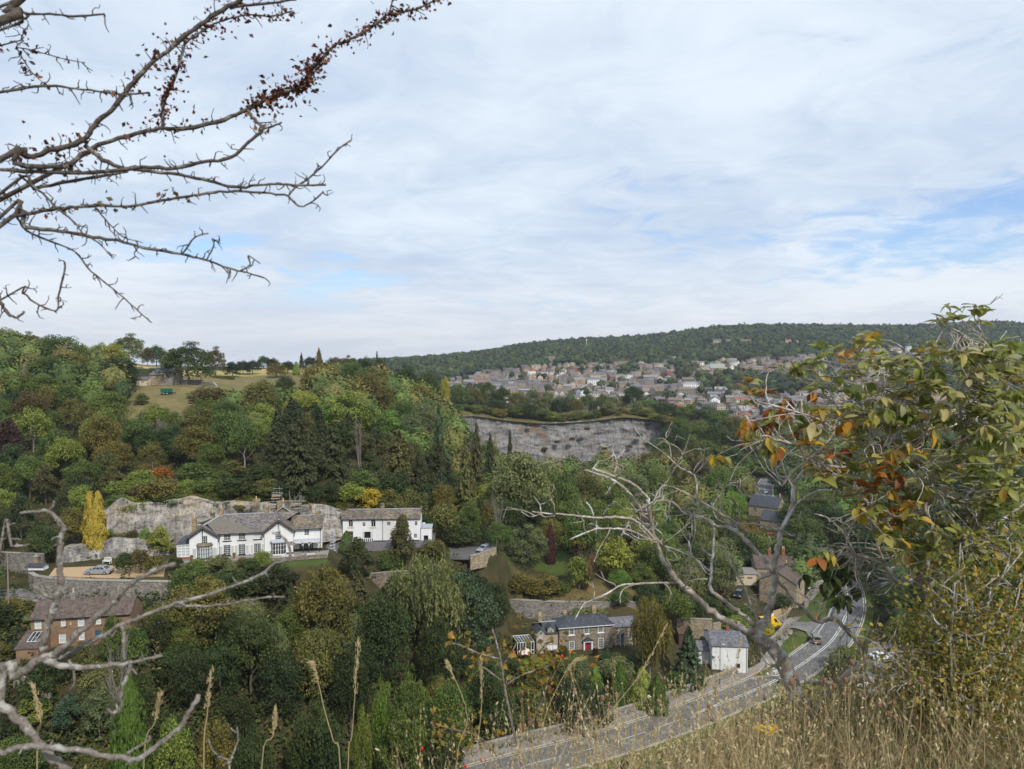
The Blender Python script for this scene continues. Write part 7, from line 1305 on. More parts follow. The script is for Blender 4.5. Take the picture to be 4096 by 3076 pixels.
def storeyed(name,label,px,py,w,d,hh,floors,bays,wall,roofm,rise=3.0):
 o,_=landmark(name,label,px,py);MB().box(-w/2,w/2,-d/2,d/2,-4,hh).build('wall',wall,o);a=d/2;q=[(-w/2-.4,-d/2-.4,hh),(w/2+.4,-d/2-.4,hh),(w/2+.4,d/2+.4,hh),(-w/2-.4,d/2+.4,hh)];t=[(-max(w/2-a,.5),0,hh+rise),(max(w/2-a,.5),0,hh+rise)];MB().poly([q[0],q[1],t[1],t[0]]).poly([q[1],q[2],t[1]]).poly([q[2],q[3],t[0],t[1]]).poly([q[3],q[0],t[0]]).build('roof',roofm,o)
 for f in range(floors):
  for k in range(bays):x=-w/2+w*(k+.5)/bays;z=1+f*(hh-1)/floors;fr=MB().box(x-.75,x+.75,-d/2-.06,-d/2-.004,z-.12,z+1.9).build('window',M['whitewood'],o);MB().box(x-.6,x+.6,-d/2-.09,-d/2-.064,z,z+1.75).build('pane',M['glass'],fr)
 return o
o=storeyed('hydro_building','long five-storey stone hotel-like block with a crown dome',3545,1506,58,14,16,5,18,M['ltan'],M['slategrey']);MB().lathe((-20,0,17),((4.5,0),(4.5,2),(4,6),(2.6,9),(2.6,10),(.8,12),(.1,15)),10).build('crown_dome',M['copper'],o)
storeyed('brick_block','dark red brick block beside the long stone one',3366,1502,24,13,9,3,9,M['redbrick'],M['slategrey'])
storeyed('white_tower_house','tall narrow white and black gabled building on the hillside',3634,1420,8.5,10,17,5,3,M['white'],M['slatedark'],4);storeyed('hillside_hotel','cream building with reddish roof beside the tall white one',3580,1406,19,11,8,3,6,M['cream'],M['browntile'],3.5)
_s=[hit(2613,y)for y in(1568,1550,1532,1516)];MB().poly([(p[0]-4,p[1],p[2]+.6)for p in _s]+[(p[0]+4,p[1],p[2]+.6)for p in _s[::-1]]).build('town_street',M['asphalt2'],kind='structure')
h=hit(2346,1400);o=thing('telecom_mast','white telecom mast rising from the ridge trees','mast',h);MB().tube([(0,0,0),(0,0,26)],[.5,.35],8).build('pole',M['whitewood'],o);MB().box(-1.2,1.2,-.4,.4,22,26).build('antenna',M['whitewood'],o)
for k in range(60):
 px=random.uniform(1800,3500);py=random.uniform(np.interp(px,_top[:,0],_top[:,1])-5,np.interp(px,_bot[:,0],_bot[:,1]));h=hit(px,py);c=random.choice(('dark','deep','dark','mid','copper','olive'));plant(random.choice(('broad','dome','dome','thuja')),h[0],h[1],h[2]-.5,random.uniform(8,15),random.uniform(8,16),c,f'{CW[c]} tree standing between houses of the far town',group=f'{CW[c]} trees between the town houses')
_w=[];d=470.0
while d<2660:
 if 2090<d<2540:d=2540.0
 sp=(9.0 if d>1200 else 11)+d/500;xs=np.arange(-.70*d,.85*d,sp);xs=xs+_rg.uniform(-.4,.4,len(xs))*sp;ys=d+_rg.uniform(-.4,.4,len(xs))*sp;zs=gz(xs,ys)
 for x,y,z in zip(xs,ys,zs):
  px,py=pix(x,y,z);
  if px<1480 and d<1500:continue
  if d<720 and(px<2780 or d>640):continue
  if px<1350 or(d>2500 and not 2200<px<2560):continue
  t,b=np.interp(px,_top[:,0],_top[:,1]),np.interp(px,_bot[:,0],_bot[:,1]);town=px>1780 and t<py<b and d<1500
  if d<900 and not town and px<2500 and d>760:continue
  park=town and any(inside(np.array([px]),np.array([py]),p)[0]for p in PARK)
  if(town and not park)and random.random()>.035:continue
  if 640<d<900 and px>2650:continue
  if any(abs(px-q)<e and 0<py-g<16 for q,g,e in((2868,1372,60),(2980,1370,40),(3170,1374,40),(2206,1446,20),(3580,1406,60))):continue
  c=random.choice(('dark','deep','mid','dark','mid','olive' if d<1300 else 'mid'));wd=sp*random.uniform(.9,1.45)*(.7 if d<720 else 1);_w.append((x,y,z-1,random.uniform(.75,1.1)*wd,wd,tuple(np.array(tint(c,.2))*(.46 if d>760 else .8))))
 d+=sp*.9
blob_wood('ridge_wood',_w,'dark wood covering the long ridge above the town','wood',8,6,.95,1,.16)
for k in range(46):
 px=random.uniform(2765,2890)if k<18 else random.uniform(3480,4090);x,y=P2(px,random.uniform(1930,2010));plant('spruce',x,y,gz1(x,y)-1,random.uniform(17,23),8,'deep','dark conifer on the ridge skyline',group='conifers on the ridge skyline')
LMK=[(300,112,'the brick row'),(1000,150,'the long white house'),(1520,165,'the arched-window house'),(2340,150,'the red-door house'),(2560,155,'the stone cottage'),(2250,170,'the long retaining wall'),(2950,155,'the white roadside cottage'),(3130,188,'the tan junction house'),(2970,190,'the cream garage'),(3020,300,'the far roadside houses'),(3600,150,'the car park'),(1930,168,'the silver hatchback'),(650,285,'the farm buildings'),(375,142,'the golden conifer'),(30,188,'the dark copper tree'),(2400,440,'the foot of the quarry'),(1850,440,'the left end of the quarry'),(2800,440,'the right end of the quarry'),(1275,400,'the hay field corner'),(900,420,'the field hedgerow'),(200,370,'the hilltop at the hay field'),(2202,185,'the purple tree'),(300,128,'the curved retaining wall'),(3420,215,'the bend of the main road'),(1720,138,'the weeping grey-green tree'),(515,96,'the large green cypress'),(560,245,'the foot of the meadow'),(1140,300,'the meadow edge'),(2450,135,'the domed evergreen'),(2100,500,'the quarry plateau'),(2500,500,'the ochre quarry rim'),(1250,115,'the weathered terrace wall'),(2700,260,'the wood above the cream garage'),(1600,330,'the crest of the middle hill'),(645,165,'the orange shrub above the cliff'),(1300,190,'the ridge of dark conifers'),(1760,230,'the tall blue-green spruce'),(3700,230,'the wood across the road'),(950,105,'the ochre saplings')]
_lp=np.array([P2(a,b)for a,b,_ in LMK]);_ll=np.log(_lp[:,1])
for o,kd,col,x,y,h in RELABEL:
 if y>620 or not isinstance(col,str)or 'cliff' in o['label']or o['label'].startswith('rusty'):continue
 k=int(np.argmin((_lp[:,0]/_lp[:,1]-x/y)**2+(_ll-math.log(y))**2*.8));sz=('low ' if h<4 else 'large ' if h>7 else '')if kd=='bush' else('small ' if h<8 else 'tall ' if h>13 else '')
 o['label']=f'{sz}{CW[col]} {KW[kd][1]} near {LMK[k][2]}';o['group']=f'{sz}{CW[col]} {KW[kd][1]}s near {LMK[k][2]}'
 # ======= thin haze over the valley
def haze():
 m=bpy.data.materials.new('haze');m.use_nodes=True;nt=m.node_tree;nt.nodes.clear();out_=nt.nodes.new('ShaderNodeOutputMaterial');v=nt.nodes.new('ShaderNodeVolumePrincipled');v.inputs['Color'].default_value=(.80,.88,1.0,1);v.inputs['Density'].default_value=.00008;v.inputs['Anisotropy'].default_value=.2;nt.links.new(v.outputs[0],out_.inputs['Volume'])
 lo=float(_Z.min())-6;hi=float(_Z.max())+30;MB().box(-6200,6200,-120,5400,lo,hi).build('haze',m,label='thin pale haze lying over the whole valley',cat='haze',kind='stuff')
haze()
# ======= foreground: hawthorn, dead limb, bare tree, whitebeam, bramble, grass
random.seed(41);_fr=np.random.default_rng(77);VS=4096/2212.0
def V3(pts,d0,d1=None):
 n=len(pts);d1=d0 if d1 is None else d1;out=[]
 for k,(x,y)in enumerate(pts):out.append(at(x*VS,y*VS,d0+(d1-d0)*k/max(1,n-1)))
 return out
def smooth3(pts,n=4):return[Vector(p)for p in catmull([tuple(p)for p in pts],n)]
def bark2(name,a,b,c,s=40):
 m,nt,p=mat_base(name);n1=noise(nt,s,6,.65);n2=noise(nt,s*.35,4,.6);n3=noise(nt,s*2.2,3)
 col=rgbmix(nt,mrange(nt,n1,.3,.7),a,b);col=rgbmix(nt,mrange(nt,n2,.54,.62),col,c);nt.links.new(col,p.inputs['Base Color']);p.inputs['Roughness'].default_value=.9;p.inputs['Specular IOR Level'].default_value=.1;bump(nt,p,n3,1.0,.006);return m
M['hawbark']=bark2('hawthorn_bark',(.06,.048,.04),(.155,.13,.11),(.22,.21,.18));M['deadbark']=bark2('dead_pale_bark',(.12,.098,.08),(.31,.275,.235),(.40,.38,.34),85);M['barebark']=bark2('lichened_bark',(.24,.19,.15),(.47,.42,.36),(.58,.58,.55),30);M['spur']=bark2('dark_spur_bark',(.035,.028,.026),(.09,.075,.068),(.12,.11,.10),60)
class Limb:
 """branches of one plant: each traced branch is a part, its small twigs are gathered in one part"""
 def __init__(s,name,label,cat,root,mat,twig='spur'):
  s.o=thing(name,label,cat,root);s.root=Vector(root);s.mat=mat;s.tw=MB();s.nodes=[];s.twig=twig
 def branch(s,pts,r0,r1,d0,d1=None,anchor=None,wob=.25,sides=7,n=4,knots=True):
  P=V3(pts,d0,d1)if not isinstance(pts[0],Vector)else pts
  if anchor is not None:P=[Vector(anchor)]+P
  P=smooth3(P,n);m=len(P);L=sum((P[k+1]-P[k]).length for k in range(m-1));mb=MB();fr=np.array([k/(m-1)for k in range(m)])
  rad=[(r0+(r1-r0)*f)*(1+(random.uniform(-.12,.22)if knots else 0))for f in fr];jit=[p+Vector(_fr.normal(size=3))*rad[k]*wob for k,p in enumerate(P)]
  mb.tube([p-s.root for p in jit],rad,sides);mb.build('branch',M[s.mat],s.o,True);s.nodes+=[(p,rad[k])for k,p in enumerate(jit)];return jit
 def spurs(s,P,per_m,ln=(.02,.06),r=.0018,seg=4,kink=.7,side=.35):
  for a,b in zip(P[:-1],P[1:]):
   k=(b-a).length*per_m;k=int(k)+(random.random()<k%1)
   for _ in range(k):
    p=a.lerp(b,random.random());e=(b-a).normalized();d=Vector(_fr.normal(size=3));d=(d-e*d.dot(e)).normalized()+e*.4;q=[p];L=random.uniform(*ln)
    for j in range(seg):d=(d+Vector(_fr.normal(size=3))*kink*.6).normalized();q.append(q[-1]+d*L/seg)
    s.tw.tube([x-s.root for x in q],[r*(1.5-.8*j/seg)for j in range(seg+1)],4)
    if random.random()<side:i=q[seg//2];dd=(d+Vector(_fr.normal(size=3))).normalized();s.tw.tube([i-s.root,i+dd*L*.3-s.root,i+dd*L*.3+Vector(_fr.normal(size=3))*L*.18-s.root],[r,r*.9,r*.7],4)
 def done(s):
  if s.tw.v:s.tw.build('twigs',M[s.twig],s.o,True,kind='stuff')
RS_=1.0
def px_r(v,d):return v*VS*d/F*RS_
RS_=.80;TR=Vector((-2.75,2.35,bankz1(-2.75,2.35)));H=Limb('hawthorn_tree','half bare hawthorn with red-brown withered leaves reaching across the sky','tree',TR,'hawbark');D=2.35
hub1,hub2,hub0=TR+Vector((.35,.1,2.35)),TR+Vector((.3,.05,1.9)),TR+Vector((.2,0,2.9))
H.branch([TR+Vector((0,0,-.2)),TR+Vector((.05,.02,.7)),TR+Vector((.2,.05,1.5)),hub2,hub1,hub0,hub0+Vector((.1,.1,.7))],.11,.05,D)
A1=H.branch([(0,345),(54,341),(129,320),(183,301),(204,271),(242,236),(279,188),(322,145),(376,97),(430,56),(483,19),(518,0),(560,-30)],px_r(7.5,D),px_r(5,D),D,D,hub1)
A2=H.branch([(100,378),(145,362),(188,325),(242,303),(309,285),(354,277),(403,277),(470,263),(524,242),(564,221),(595,205),(632,194),(663,177),(678,146),(702,120),(720,100),(759,83),(798,62),(821,44),(840,31),(871,26),(902,18),(941,1),(980,-14)],px_r(7,D),px_r(2.5,D),D+.15,D+.35,hub1)
A3=H.branch([(352,275),(352,231),(362,204),(376,172),(389,134),(400,94),(430,72),(456,54),(497,40),(537,32),(590,35),(632,23)],px_r(5,D),px_r(1.6,D),D+.22,D+.3)
Bs=[A1,A2,A3]
for pts,r0,r1,a in(([(840,31),(846,8),(852,-20)],2.5,1.5,None),([(497,16),(537,11),(590,6),(640,-2)],4,3,None),([(0,199),(40,191),(107,185),(161,191),(228,200),(268,204),(322,200)],4,2,hub0),([(0,13),(32,19),(64,30),(107,30),(161,35),(225,31)],4,2.5,hub0),([(0,48),(16,27),(46,-4),(70,-40)],12,9,hub0),([(0,64),(32,54),(64,32)],4,3,hub0),([(0,99),(35,102),(75,110),(129,125),(185,136)],2,1.2,hub0),([(35,103),(54,134),(73,161),(94,179)],1.8,1,None),([(533,239),(550,258),(567,277),(545,300),(497,341),(443,349),(376,363),(309,362),(200,372),(100,372),(0,368)],4,5,None),([(567,277),(585,274),(609,264)],3,2.5,None),([(183,314),(215,338),(258,360),(309,368),(388,378),(439,387),(494,402),(531,404),(586,398),(652,401),(703,398)],6,2.5,None),([(0,422),(73,407),(146,393),(220,380),(275,371)],5,4,hub2),([(0,468),(37,466),(110,453),(165,448),(220,444),(278,446),(348,433),(421,422),(476,415),(531,414),(586,418),(622,424),(648,446),(677,433),(699,413)],5,2,hub2),([(622,424),(644,400),(663,388),(694,362),(728,325),(759,303)],2.6,2,None),([(0,488),(55,491),(128,499),(201,512),(256,521),(311,535),(392,550),(439,559),(494,579),(531,588),(568,600)],6,2,hub2),([(37,471),(59,499),(103,519),(161,543),(190,579),(220,605),(256,634),(293,667),(322,693)],3,1.5,None),([(40,378),(92,418),(121,448),(157,477),(179,503),(212,524),(240,554)],3,1.5,None),([(0,649),(48,634),(73,653),(121,671),(126,642),(139,587),(141,567)],2.5,2.2,hub2),([(-6,650),(4,656),(13,671),(33,686),(53,673)],5,3,None),([(205,448),(227,473),(264,510),(308,524)],2,1.3,None),([(395,548),(421,513),(450,504)],2.4,1.8,None),([(447,560),(462,530),(458,515),(476,526)],2,1.4,None),([(520,585),(540,572),(536,552),(562,569)],2,1.4,None),([(300,532),(290,548),(300,560)],1.8,1.2,None),([(0,345),(30,352),(75,360),(145,360)],6,6,hub1)):
 e=random.uniform(-.1,.15);Bs.append(H.branch(pts,px_r(r0,D),px_r(r1,D),D+e,D+e,a))
for b in Bs:H.spurs(b,46,(.015,.06),.0015)
H.done()
def small_leaf_mesh(name,pts,size,cols,mat,lobed=True):
 """withered small leaves round given points: folded blades, each with its own colour"""
 n=len(pts);P=np.array([tuple(p)for p in pts]);N=sph(_fr,n);t=sph(_fr,n);t=unit(t-N*(t*N).sum(1,keepdims=True));b=np.cross(N,t);s=(size*_fr.uniform(.6,1.3,n))[:,None]
 V=np.stack([P,P+t*s*.5+b*s*.34+N*s*.16,P+t*s,P+t*s*.5-b*s*.34+N*s*.16,P+t*s*.55],1).reshape(-1,3);i=np.arange(n)*5;Q=np.concatenate([np.stack([i,i+1,i+2,i+4],1),np.stack([i,i+4,i+2,i+3],1)])
 me=fast_mesh(name,V,Q,np.tile(_fr.random(n),2),mat);c=np.array(cols)[_fr.integers(0,len(cols),n)]*_fr.uniform(.7,1.3,(n,1));a=me.attributes.new('tint','FLOAT_COLOR','FACE');a.data.foreach_set('color',np.concatenate([np.tile(c,(2,1)),np.ones((2*n,1))],1).astype(np.float32).ravel());return me
def tint_leaf(name,trans):
 m,nt,p=mat_base(name);t=nadd(nt,'ShaderNodeAttribute',attribute_name='tint').outputs['Color'];v=attr(nt);c=rgbmix(nt,1.0,t,rgbmix(nt,v,(.75,)*3,(1.25,)*3),'MULTIPLY');nt.links.new(c,p.inputs['Base Color']);p.inputs['Roughness'].default_value=.55;p.inputs['Specular IOR Level'].default_value=.3
 tr=nadd(nt,'ShaderNodeBsdfTranslucent');nt.links.new(c,tr.inputs[0]);mx=nadd(nt,'ShaderNodeMixShader');mx.inputs[0].default_value=trans;nt.links.new(p.outputs[0],mx.inputs[1]);nt.links.new(tr.outputs[0],mx.inputs[2]);nt.links.new(mx.outputs[0],nt.nodes['Material Output'].inputs[0]);return m
M['withered']=tint_leaf('withered_leaf',.25);M['fleaf']=tint_leaf('near_leaf',.35)
_pts=[]
def clump(branch,f0,f1,n,spread):
 k0,k1=int(f0*(len(branch)-1)),int(f1*(len(branch)-1))
 for _ in range(n):p=branch[random.randint(k0,max(k0,k1))];_pts.append(p+Vector(_fr.normal(size=3))*spread*random.random())
clump(A2,.40,.62,560,.034);clump(A2,.62,.98,210,.022);clump(A2,.05,.35,90,.03);clump(A3,.0,.55,170,.035);clump(A3,.5,1,130,.028);clump(A1,.1,.35,60,.035);clump(A1,.5,.7,45,.04);clump(Bs[3+6],.2,1,16,.02);clump(Bs[3+7],.1,1,24,.02)
link('withered_leaves',small_leaf_mesh('withered_leaves',[p-TR for p in _pts],.019,[(.10,.03,.018),(.16,.045,.02),(.07,.03,.02),(.22,.07,.025),(.05,.025,.02)],M['withered']),H.o,kind='stuff')
_pts=[];clump(Bs[14+1],.15,.55,60,.03);clump(Bs[12],.0,.1,14,.03)
link('yellowing_leaves',small_leaf_mesh('yellowing_leaves',[p-TR for p in _pts],.02,[(.22,.16,.04),(.14,.11,.03),(.20,.08,.03)],M['withered']),H.o,kind='stuff')
M['berry']=plain('haw_berry',(.16,.012,.015),.4);hb=MB()
for b,n in((A3,34),(A2,40),(A1,10)):
 for _ in range(n):p=b[random.randint(0,len(b)-1)]-TR+Vector(_fr.normal(size=3))*.028;hb.lathe(tuple(p),((.001,-.0042),(.0036,-.002),(.0042,.001),(.002,.004)),6)
hb.build('berries',M['berry'],H.o,True,kind='stuff')
RS_=.80;BR=Vector((-1.75,1.55,bankz1(-1.75,1.55)));L=Limb('dead_branch','pale dead branches sprawling across the lower left foreground','branch',BR,'deadbark','deadbark');D=1.75;bh=BR+Vector((.42,.1,.45))
L.branch([BR+Vector((-.1,0,-.15)),BR+Vector((.1,0,.2)),bh,at(-130*VS,1520*VS,D)],.045,.02,D)
bs=[]
for pts,r0,r1,a,e in(([(0,1484),(30,1464),(63,1439),(88,1426),(114,1414),(141,1396),(177,1361),(215,1328),(247,1298),(257,1285),(290,1257),(330,1236),(378,1218)],13,5.5,bh,0),([(93,1406),(96,1378),(103,1348),(114,1318),(124,1292),(131,1267),(130,1237),(128,1210),(129,1182),(132,1160),(137,1142),(126,1127),(114,1113),(104,1104),(79,1105),(44,1107)],11,3.5,None,0),([(104,1104),(114,1094),(118,1082)],3,2,None,0),([(70,1263),(91,1280),(116,1295)],3.5,5,None,0),([(120,1419),(141,1419),(177,1396),(215,1376),(252,1356),(290,1340),(328,1323),(379,1305),(429,1291),(467,1280),(517,1260),(563,1242),(591,1218),(615,1212),(640,1207),(662,1196)],8,2.5,None,.05),([(615,1212),(626,1207),(626,1187),(621,1173),(611,1160),(597,1153),(589,1151)],4,3,None,.05),([(621,1173),(632,1171),(640,1178)],2,1.5,None,.05),([(379,1309),(442,1309),(492,1304),(540,1296),(580,1290),(615,1290)],3.5,2,None,.05),([(95,1425),(131,1439),(177,1441),(227,1438),(278,1432),(315,1424),(351,1416)],9,3,None,-.05),([(283,1434),(273,1464),(262,1494),(262,1527),(245,1540),(232,1532)],5,3.5,None,-.05),([(267,1433),(267,1393),(267,1368),(262,1352)],4,4,None,-.03),([(-20,1500),(0,1517),(30,1545),(63,1580),(93,1615),(119,1641),(141,1661),(170,1700)],11,10,bh,-.1),([(-30,1634),(0,1628),(50,1615),(101,1613),(151,1618),(202,1628),(252,1636),(295,1641),(328,1620),(366,1590),(389,1570),(409,1540),(429,1502)],8,5.5,bh,-.15),([(278,1626),(300,1612),(323,1598),(322,1590)],3.5,3,None,-.15),([(150,1425),(160,1450),(160,1475),(152,1490)],3,2.5,None,-.05),([(495,1670),(497,1643),(512,1608),(514,1590),(512,1570)],3,1.8,None,.1),([(497,1643),(467,1631),(455,1612),(449,1595)],2.2,1.6,None,.1),([(0,1187),(25,1180),(58,1178)],4,2.5,bh,.1)):
 bs.append(L.branch(pts,px_r(r0,D),px_r(r1,D),D+e,D+e,a,.22))
for b in bs:L.spurs(b,22,(.008,.028),.0018,3,.8,.2)
L.done()
RS_=.56;D=5.2;c0=at(1742*VS,1540*VS,D);BT=Vector((c0.x+.05,D,min(bankz1(c0.x,D),c0.z-.2)));G=Limb('bare_tree','leafless grey lichened tree leaning out over the road','tree',BT,'barebark','barebark')
tk=G.branch([BT+Vector((.08,0,-.3)),BT+Vector((.04,0,.05))]+V3([(1740,1530),(1720,1498),(1699.5,1449),(1688,1422),(1667,1399),(1638,1373),(1626,1364)],D),px_r(38,D),px_r(23,D),D,knots=False,wob=.08,sides=12)
gs=[]
for pts,r0,r1,e0,e1 in(([(1632,1368),(1591,1354),(1562,1337),(1533,1317),(1503.5,1291),(1480,1270),(1459.6,1253),(1445,1229),(1430,1203),(1418.6,1171),(1410,1150),(1404,1108),(1399,1077)],14,5.5,0,-.5),([(1400,1077),(1385,1061),(1375,1051),(1356,1040),(1327.6,1029),(1302,1019.6),(1280,1011.6)],5,3,-.5,-.7),([(1407,1140),(1391,1115),(1378,1089),(1365.6,1073.5),(1343.4,1051),(1321,1035),(1296,1026),(1264,1015)],6,3.5,-.4,-.6),([(1326,1027.5),(1332,997),(1323,975),(1324,959)],3.2,2.4,-.6,-.6),([(1332,993),(1351,970)],2.6,2,-.6,-.6),([(1416.4,1169),(1397,1146.5),(1375,1127.5),(1353,1119.5),(1318,1118),(1283,1118),(1238.7,1113),(1200.6,1110),(1172,1108),(1150,1105)],5.5,2,-.4,-.8),([(1172,1108),(1146.7,1116),(1126,1105)],2,1.3,-.7,-.8),([(1283,1116),(1277,1099),(1267,1084.6)],2.4,1.8,-.6,-.6),([(1359,1124),(1353,1140),(1340,1161)],4.5,3,-.5,-.5),([(1288,1121),(1288,1154)],1.8,1.3,-.6,-.6),([(1416.4,1172),(1384.7,1156),(1350,1143),(1318,1142),(1289.5,1142),(1264,1151),(1231,1165.6)],4,2,-.4,-.7),([(1459,1260),(1429,1259),(1375,1261),(1343.4,1264),(1308.5,1283),(1277,1297),(1261,1305),(1242,1337)],4,1.8,-.2,-.6),([(1375,1262),(1350,1270),(1340,1286),(1340,1303.6)],1.8,1.2,-.4,-.5),([(1432,1178),(1416,1159),(1407,1134),(1404,1105)],5,4,-.35,-.45),([(1359,1121),(1385,1096),(1416,1083),(1445,1081),(1467,1094),(1496,1112),(1524,1124),(1546.6,1137)],1.5,2.5,-.5,.1),([(1632,1350),(1609,1331.6),(1585.4,1314),(1562,1296.5),(1544.5,1282),(1533,1267),(1535.7,1247),(1538.6,1214.6),(1541.5,1176.6),(1541.5,1141)],9,4,.0,.2),([(1533,1236),(1503.5,1209),(1474,1194),(1436,1179.5)],4.5,3.5,.1,-.2),([(1623,1366),(1650,1343),(1661.5,1314),(1667,1285),(1673,1255.6),(1671,1232),(1676,1203),(1682,1173.6),(1688,1144),(1702.5,1115),(1714,1080),(1715,1045),(1727.5,1029),(1743,1004),(1762,981.5),(1782,965.6)],16,4,.0,.35),([(1715,1045),(1702,1032),(1680,1026),(1677,997)],4.5,2,.25,.3),([(1671,1236),(1650,1209),(1626.4,1182),(1606,1162),(1585.4,1144),(1568,1138.5),(1547,1135.6),(1533,1124),(1512,1115),(1486,1106),(1448,1083)],10,3,.1,.3),([(1606,1162),(1585,1140),(1562,1121),(1544.5,1100.5),(1535.7,1086)],5,3,.2,.25),([(1619.6,1153),(1588,1127.5),(1559,1111.6),(1537,1096),(1508.5,1080),(1480,1064),(1448,1051),(1429,1051),(1423,1073.5),(1400.6,1105)],5,2,.2,.0),([(1515,1116),(1505,1077),(1505,1054.5),(1499,1026),(1480,1016),(1461,1004),(1445,988),(1416.4,965.6),(1388,946.6),(1369,921)],4.5,1.2,.3,.5),([(1540,1096),(1546.6,1080),(1559,1064),(1575,1045),(1603.7,1038.6),(1635,1010)],3,1,.3,.5),([(1686,1146),(1657.7,1137),(1632,1132),(1607,1132),(1581.5,1137),(1559,1142)],3.5,2.4,.1,.3),([(1496,1112),(1480,1140),(1499,1162),(1489.4,1191),(1492.6,1235),(1477,1264)],2.2,1.2,.2,.2),([(1543,1178),(1562,1181),(1575,1204),(1588,1235),(1607,1264),(1616,1289),(1632,1327.5),(1638,1345)],2.2,4.5,.2,.05),([(1679,1252.6),(1696.6,1273),(1714,1296.5),(1734.7,1314),(1752,1334.6),(1770,1342),(1793,1337.5),(1808,1339),(1822.4,1355),(1843,1375.5),(1857.5,1390),(1866,1416.5),(1866,1431),(1843,1446),(1822,1463),(1799,1490),(1770,1530)],6,11,.1,.2),([(1740,1470),(1800,1478),(1840,1465),(1890,1470),(1930,1487),(1960,1520)],11,12,.2,.3),([(1644,1390),(1647,1416.5),(1661.5,1434),(1682,1443),(1691,1457.5)],4,6,.0,.0),([(1606,1487),(1615,1472),(1638,1463),(1667,1463),(1695,1469)],4.5,5,-.1,.0),([(1770,1342),(1772,1310),(1790,1270),(1802,1240),(1812,1210)],4,2.5,.2,.3),([(1795,1338),(1800,1318),(1822,1270),(1830,1240),(1830,1180),(1826,1140)],5,3,.2,.3),([(1688,1144),(1720,1090),(1740,1075),(1770,1060),(1800,1060),(1830,1064)],5,2,.15,.4),([(1499,1026),(1520,1000),(1512,970),(1500,945)],2,1,.4,.4),([(1461,1004),(1478,975),(1490,940)],1.6,.8,.4,.4),([(1575,1045),(1590,1010),(1612,985),(1650,955)],1.8,.8,.4,.4),([(1416,965),(1440,945),(1450,925)],1.3,.7,.5,.5)):
 gs.append(G.branch(pts,px_r(r0,D),px_r(r1,D),D+e0,D+e1,None,.22,8))
for k,b in enumerate(gs):G.spurs(b,5.0 if k>1 else 2.5,(.10,.34),.0034,6,.55,.8)
G.done()
RS_=.62;D=4.6;WB=Vector((at(2030*VS,1400*VS,D).x,D,bankz1(at(2030*VS,1400*VS,D).x,D)));Wt=Limb('whitebeam_tree','whitebeam with large olive and yellowing leaves on the right','tree',WB,'barebark','barebark');ws=[]
for pts,r0,r1,e0,e1 in(([(2025,1500),(2006,1335),(2003,1294),(1997,1273),(1971,1253),(1936,1253),(1912.5,1221),(1877.5,1206),(1848,1197),(1825,1180)],11,3,0,-.2),([(2003,1300),(2006,1206),(2035,1188.5),(2076,1174),(2103,1156),(2147,1136),(2199,1098),(2240,1070)],7,4,0,.2),([(2103,1156),(2103,1139),(2088,1107),(2065,1080),(2030,1066),(2009,1036),(1986,1007),(1965,990),(1927,978),(1880,960)],5,2.5,0,-.3),([(2030,1480),(2012,1280),(2006,1177),(2012,1136),(1997,1089),(2012,1042),(2041,1022),(2117,992.5),(2176,978),(2230,960)],10,5,.1,.3),([(2080,960),(2073.7,874.6),(2078,843),(2095,805),(2124,784),(2128.6,769),(2112,748),(2084,731),(2065,705.5),(2054.7,680),(2050,662)],5,1.8,.0,-.2),([(2084,731),(2052.5,714),(2031,699)],2.2,1.4,-.2,-.2),([(2128.6,769),(2128.6,739),(2120,716),(2107.5,695),(2104,674),(2105,660)],2.4,1.4,-.1,-.2),([(2057,963),(2014.5,942),(1985,927.5),(1966,879),(1993,841),(2000,800),(2020,765)],6,2.5,.1,.0),([(1966,879),(1947,862),(1919,849),(1896,839),(1860,815),(1850,780)],4.5,2,.0,-.2),([(2012,1042),(2040,990),(2057,963)],6,6,.2,.1),([(1930,978),(1880,1000),(1820,1010),(1745,994),(1726,967.6),(1685.7,951.5),(1645,951.5)],5,2,-.1,-.4),([(1745,994),(1780,962),(1804,930),(1812,890),(1793,849),(1800,815)],4,2,-.3,-.3),([(1804,930),(1769,906),(1720.6,890),(1672,876),(1634.7,865.5),(1618.5,847)],3.5,1.6,-.3,-.5),([(1720,890),(1640,905),(1613,906),(1605,876),(1591.7,841)],1.8,1,-.4,-.5),([(1745,994),(1712.5,1018.6),(1690,1050)],3.5,4,-.3,-.2),([(2117,992),(2150,930),(2160,880),(2180,830),(2200,790)],5,2,.2,.2),([(2150,930),(2120,900),(2110,860)],3,2,.2,.2),([(2041,1022),(1990,960),(1940,930),(1890,900),(1850,880)],4,2,.2,.0),([(2076,1174),(2090,1100),(2130,1060),(2190,1040)],4,2,.1,.2),([(1912,1221),(1890,1160),(1880,1100),(1850,1050),(1840,1010)],4,2,-.1,-.2),([(1848,1197),(1820,1150),(1790,1120),(1760,1110)],3,1.6,-.2,-.3)):
 ws.append(Wt.branch(pts,px_r(r0,D),px_r(r1,D),D+e0,D+e1,None,.2,7))
REG=[(1600,835),(1680,790),(1770,745),(1830,770),(1870,715),(1960,760),(2030,720),(2130,740),(2225,745),(2225,1260),(2080,1270),(1960,1230),(1900,1160),(1840,1100),(1760,1010),(1680,985),(1605,960)]
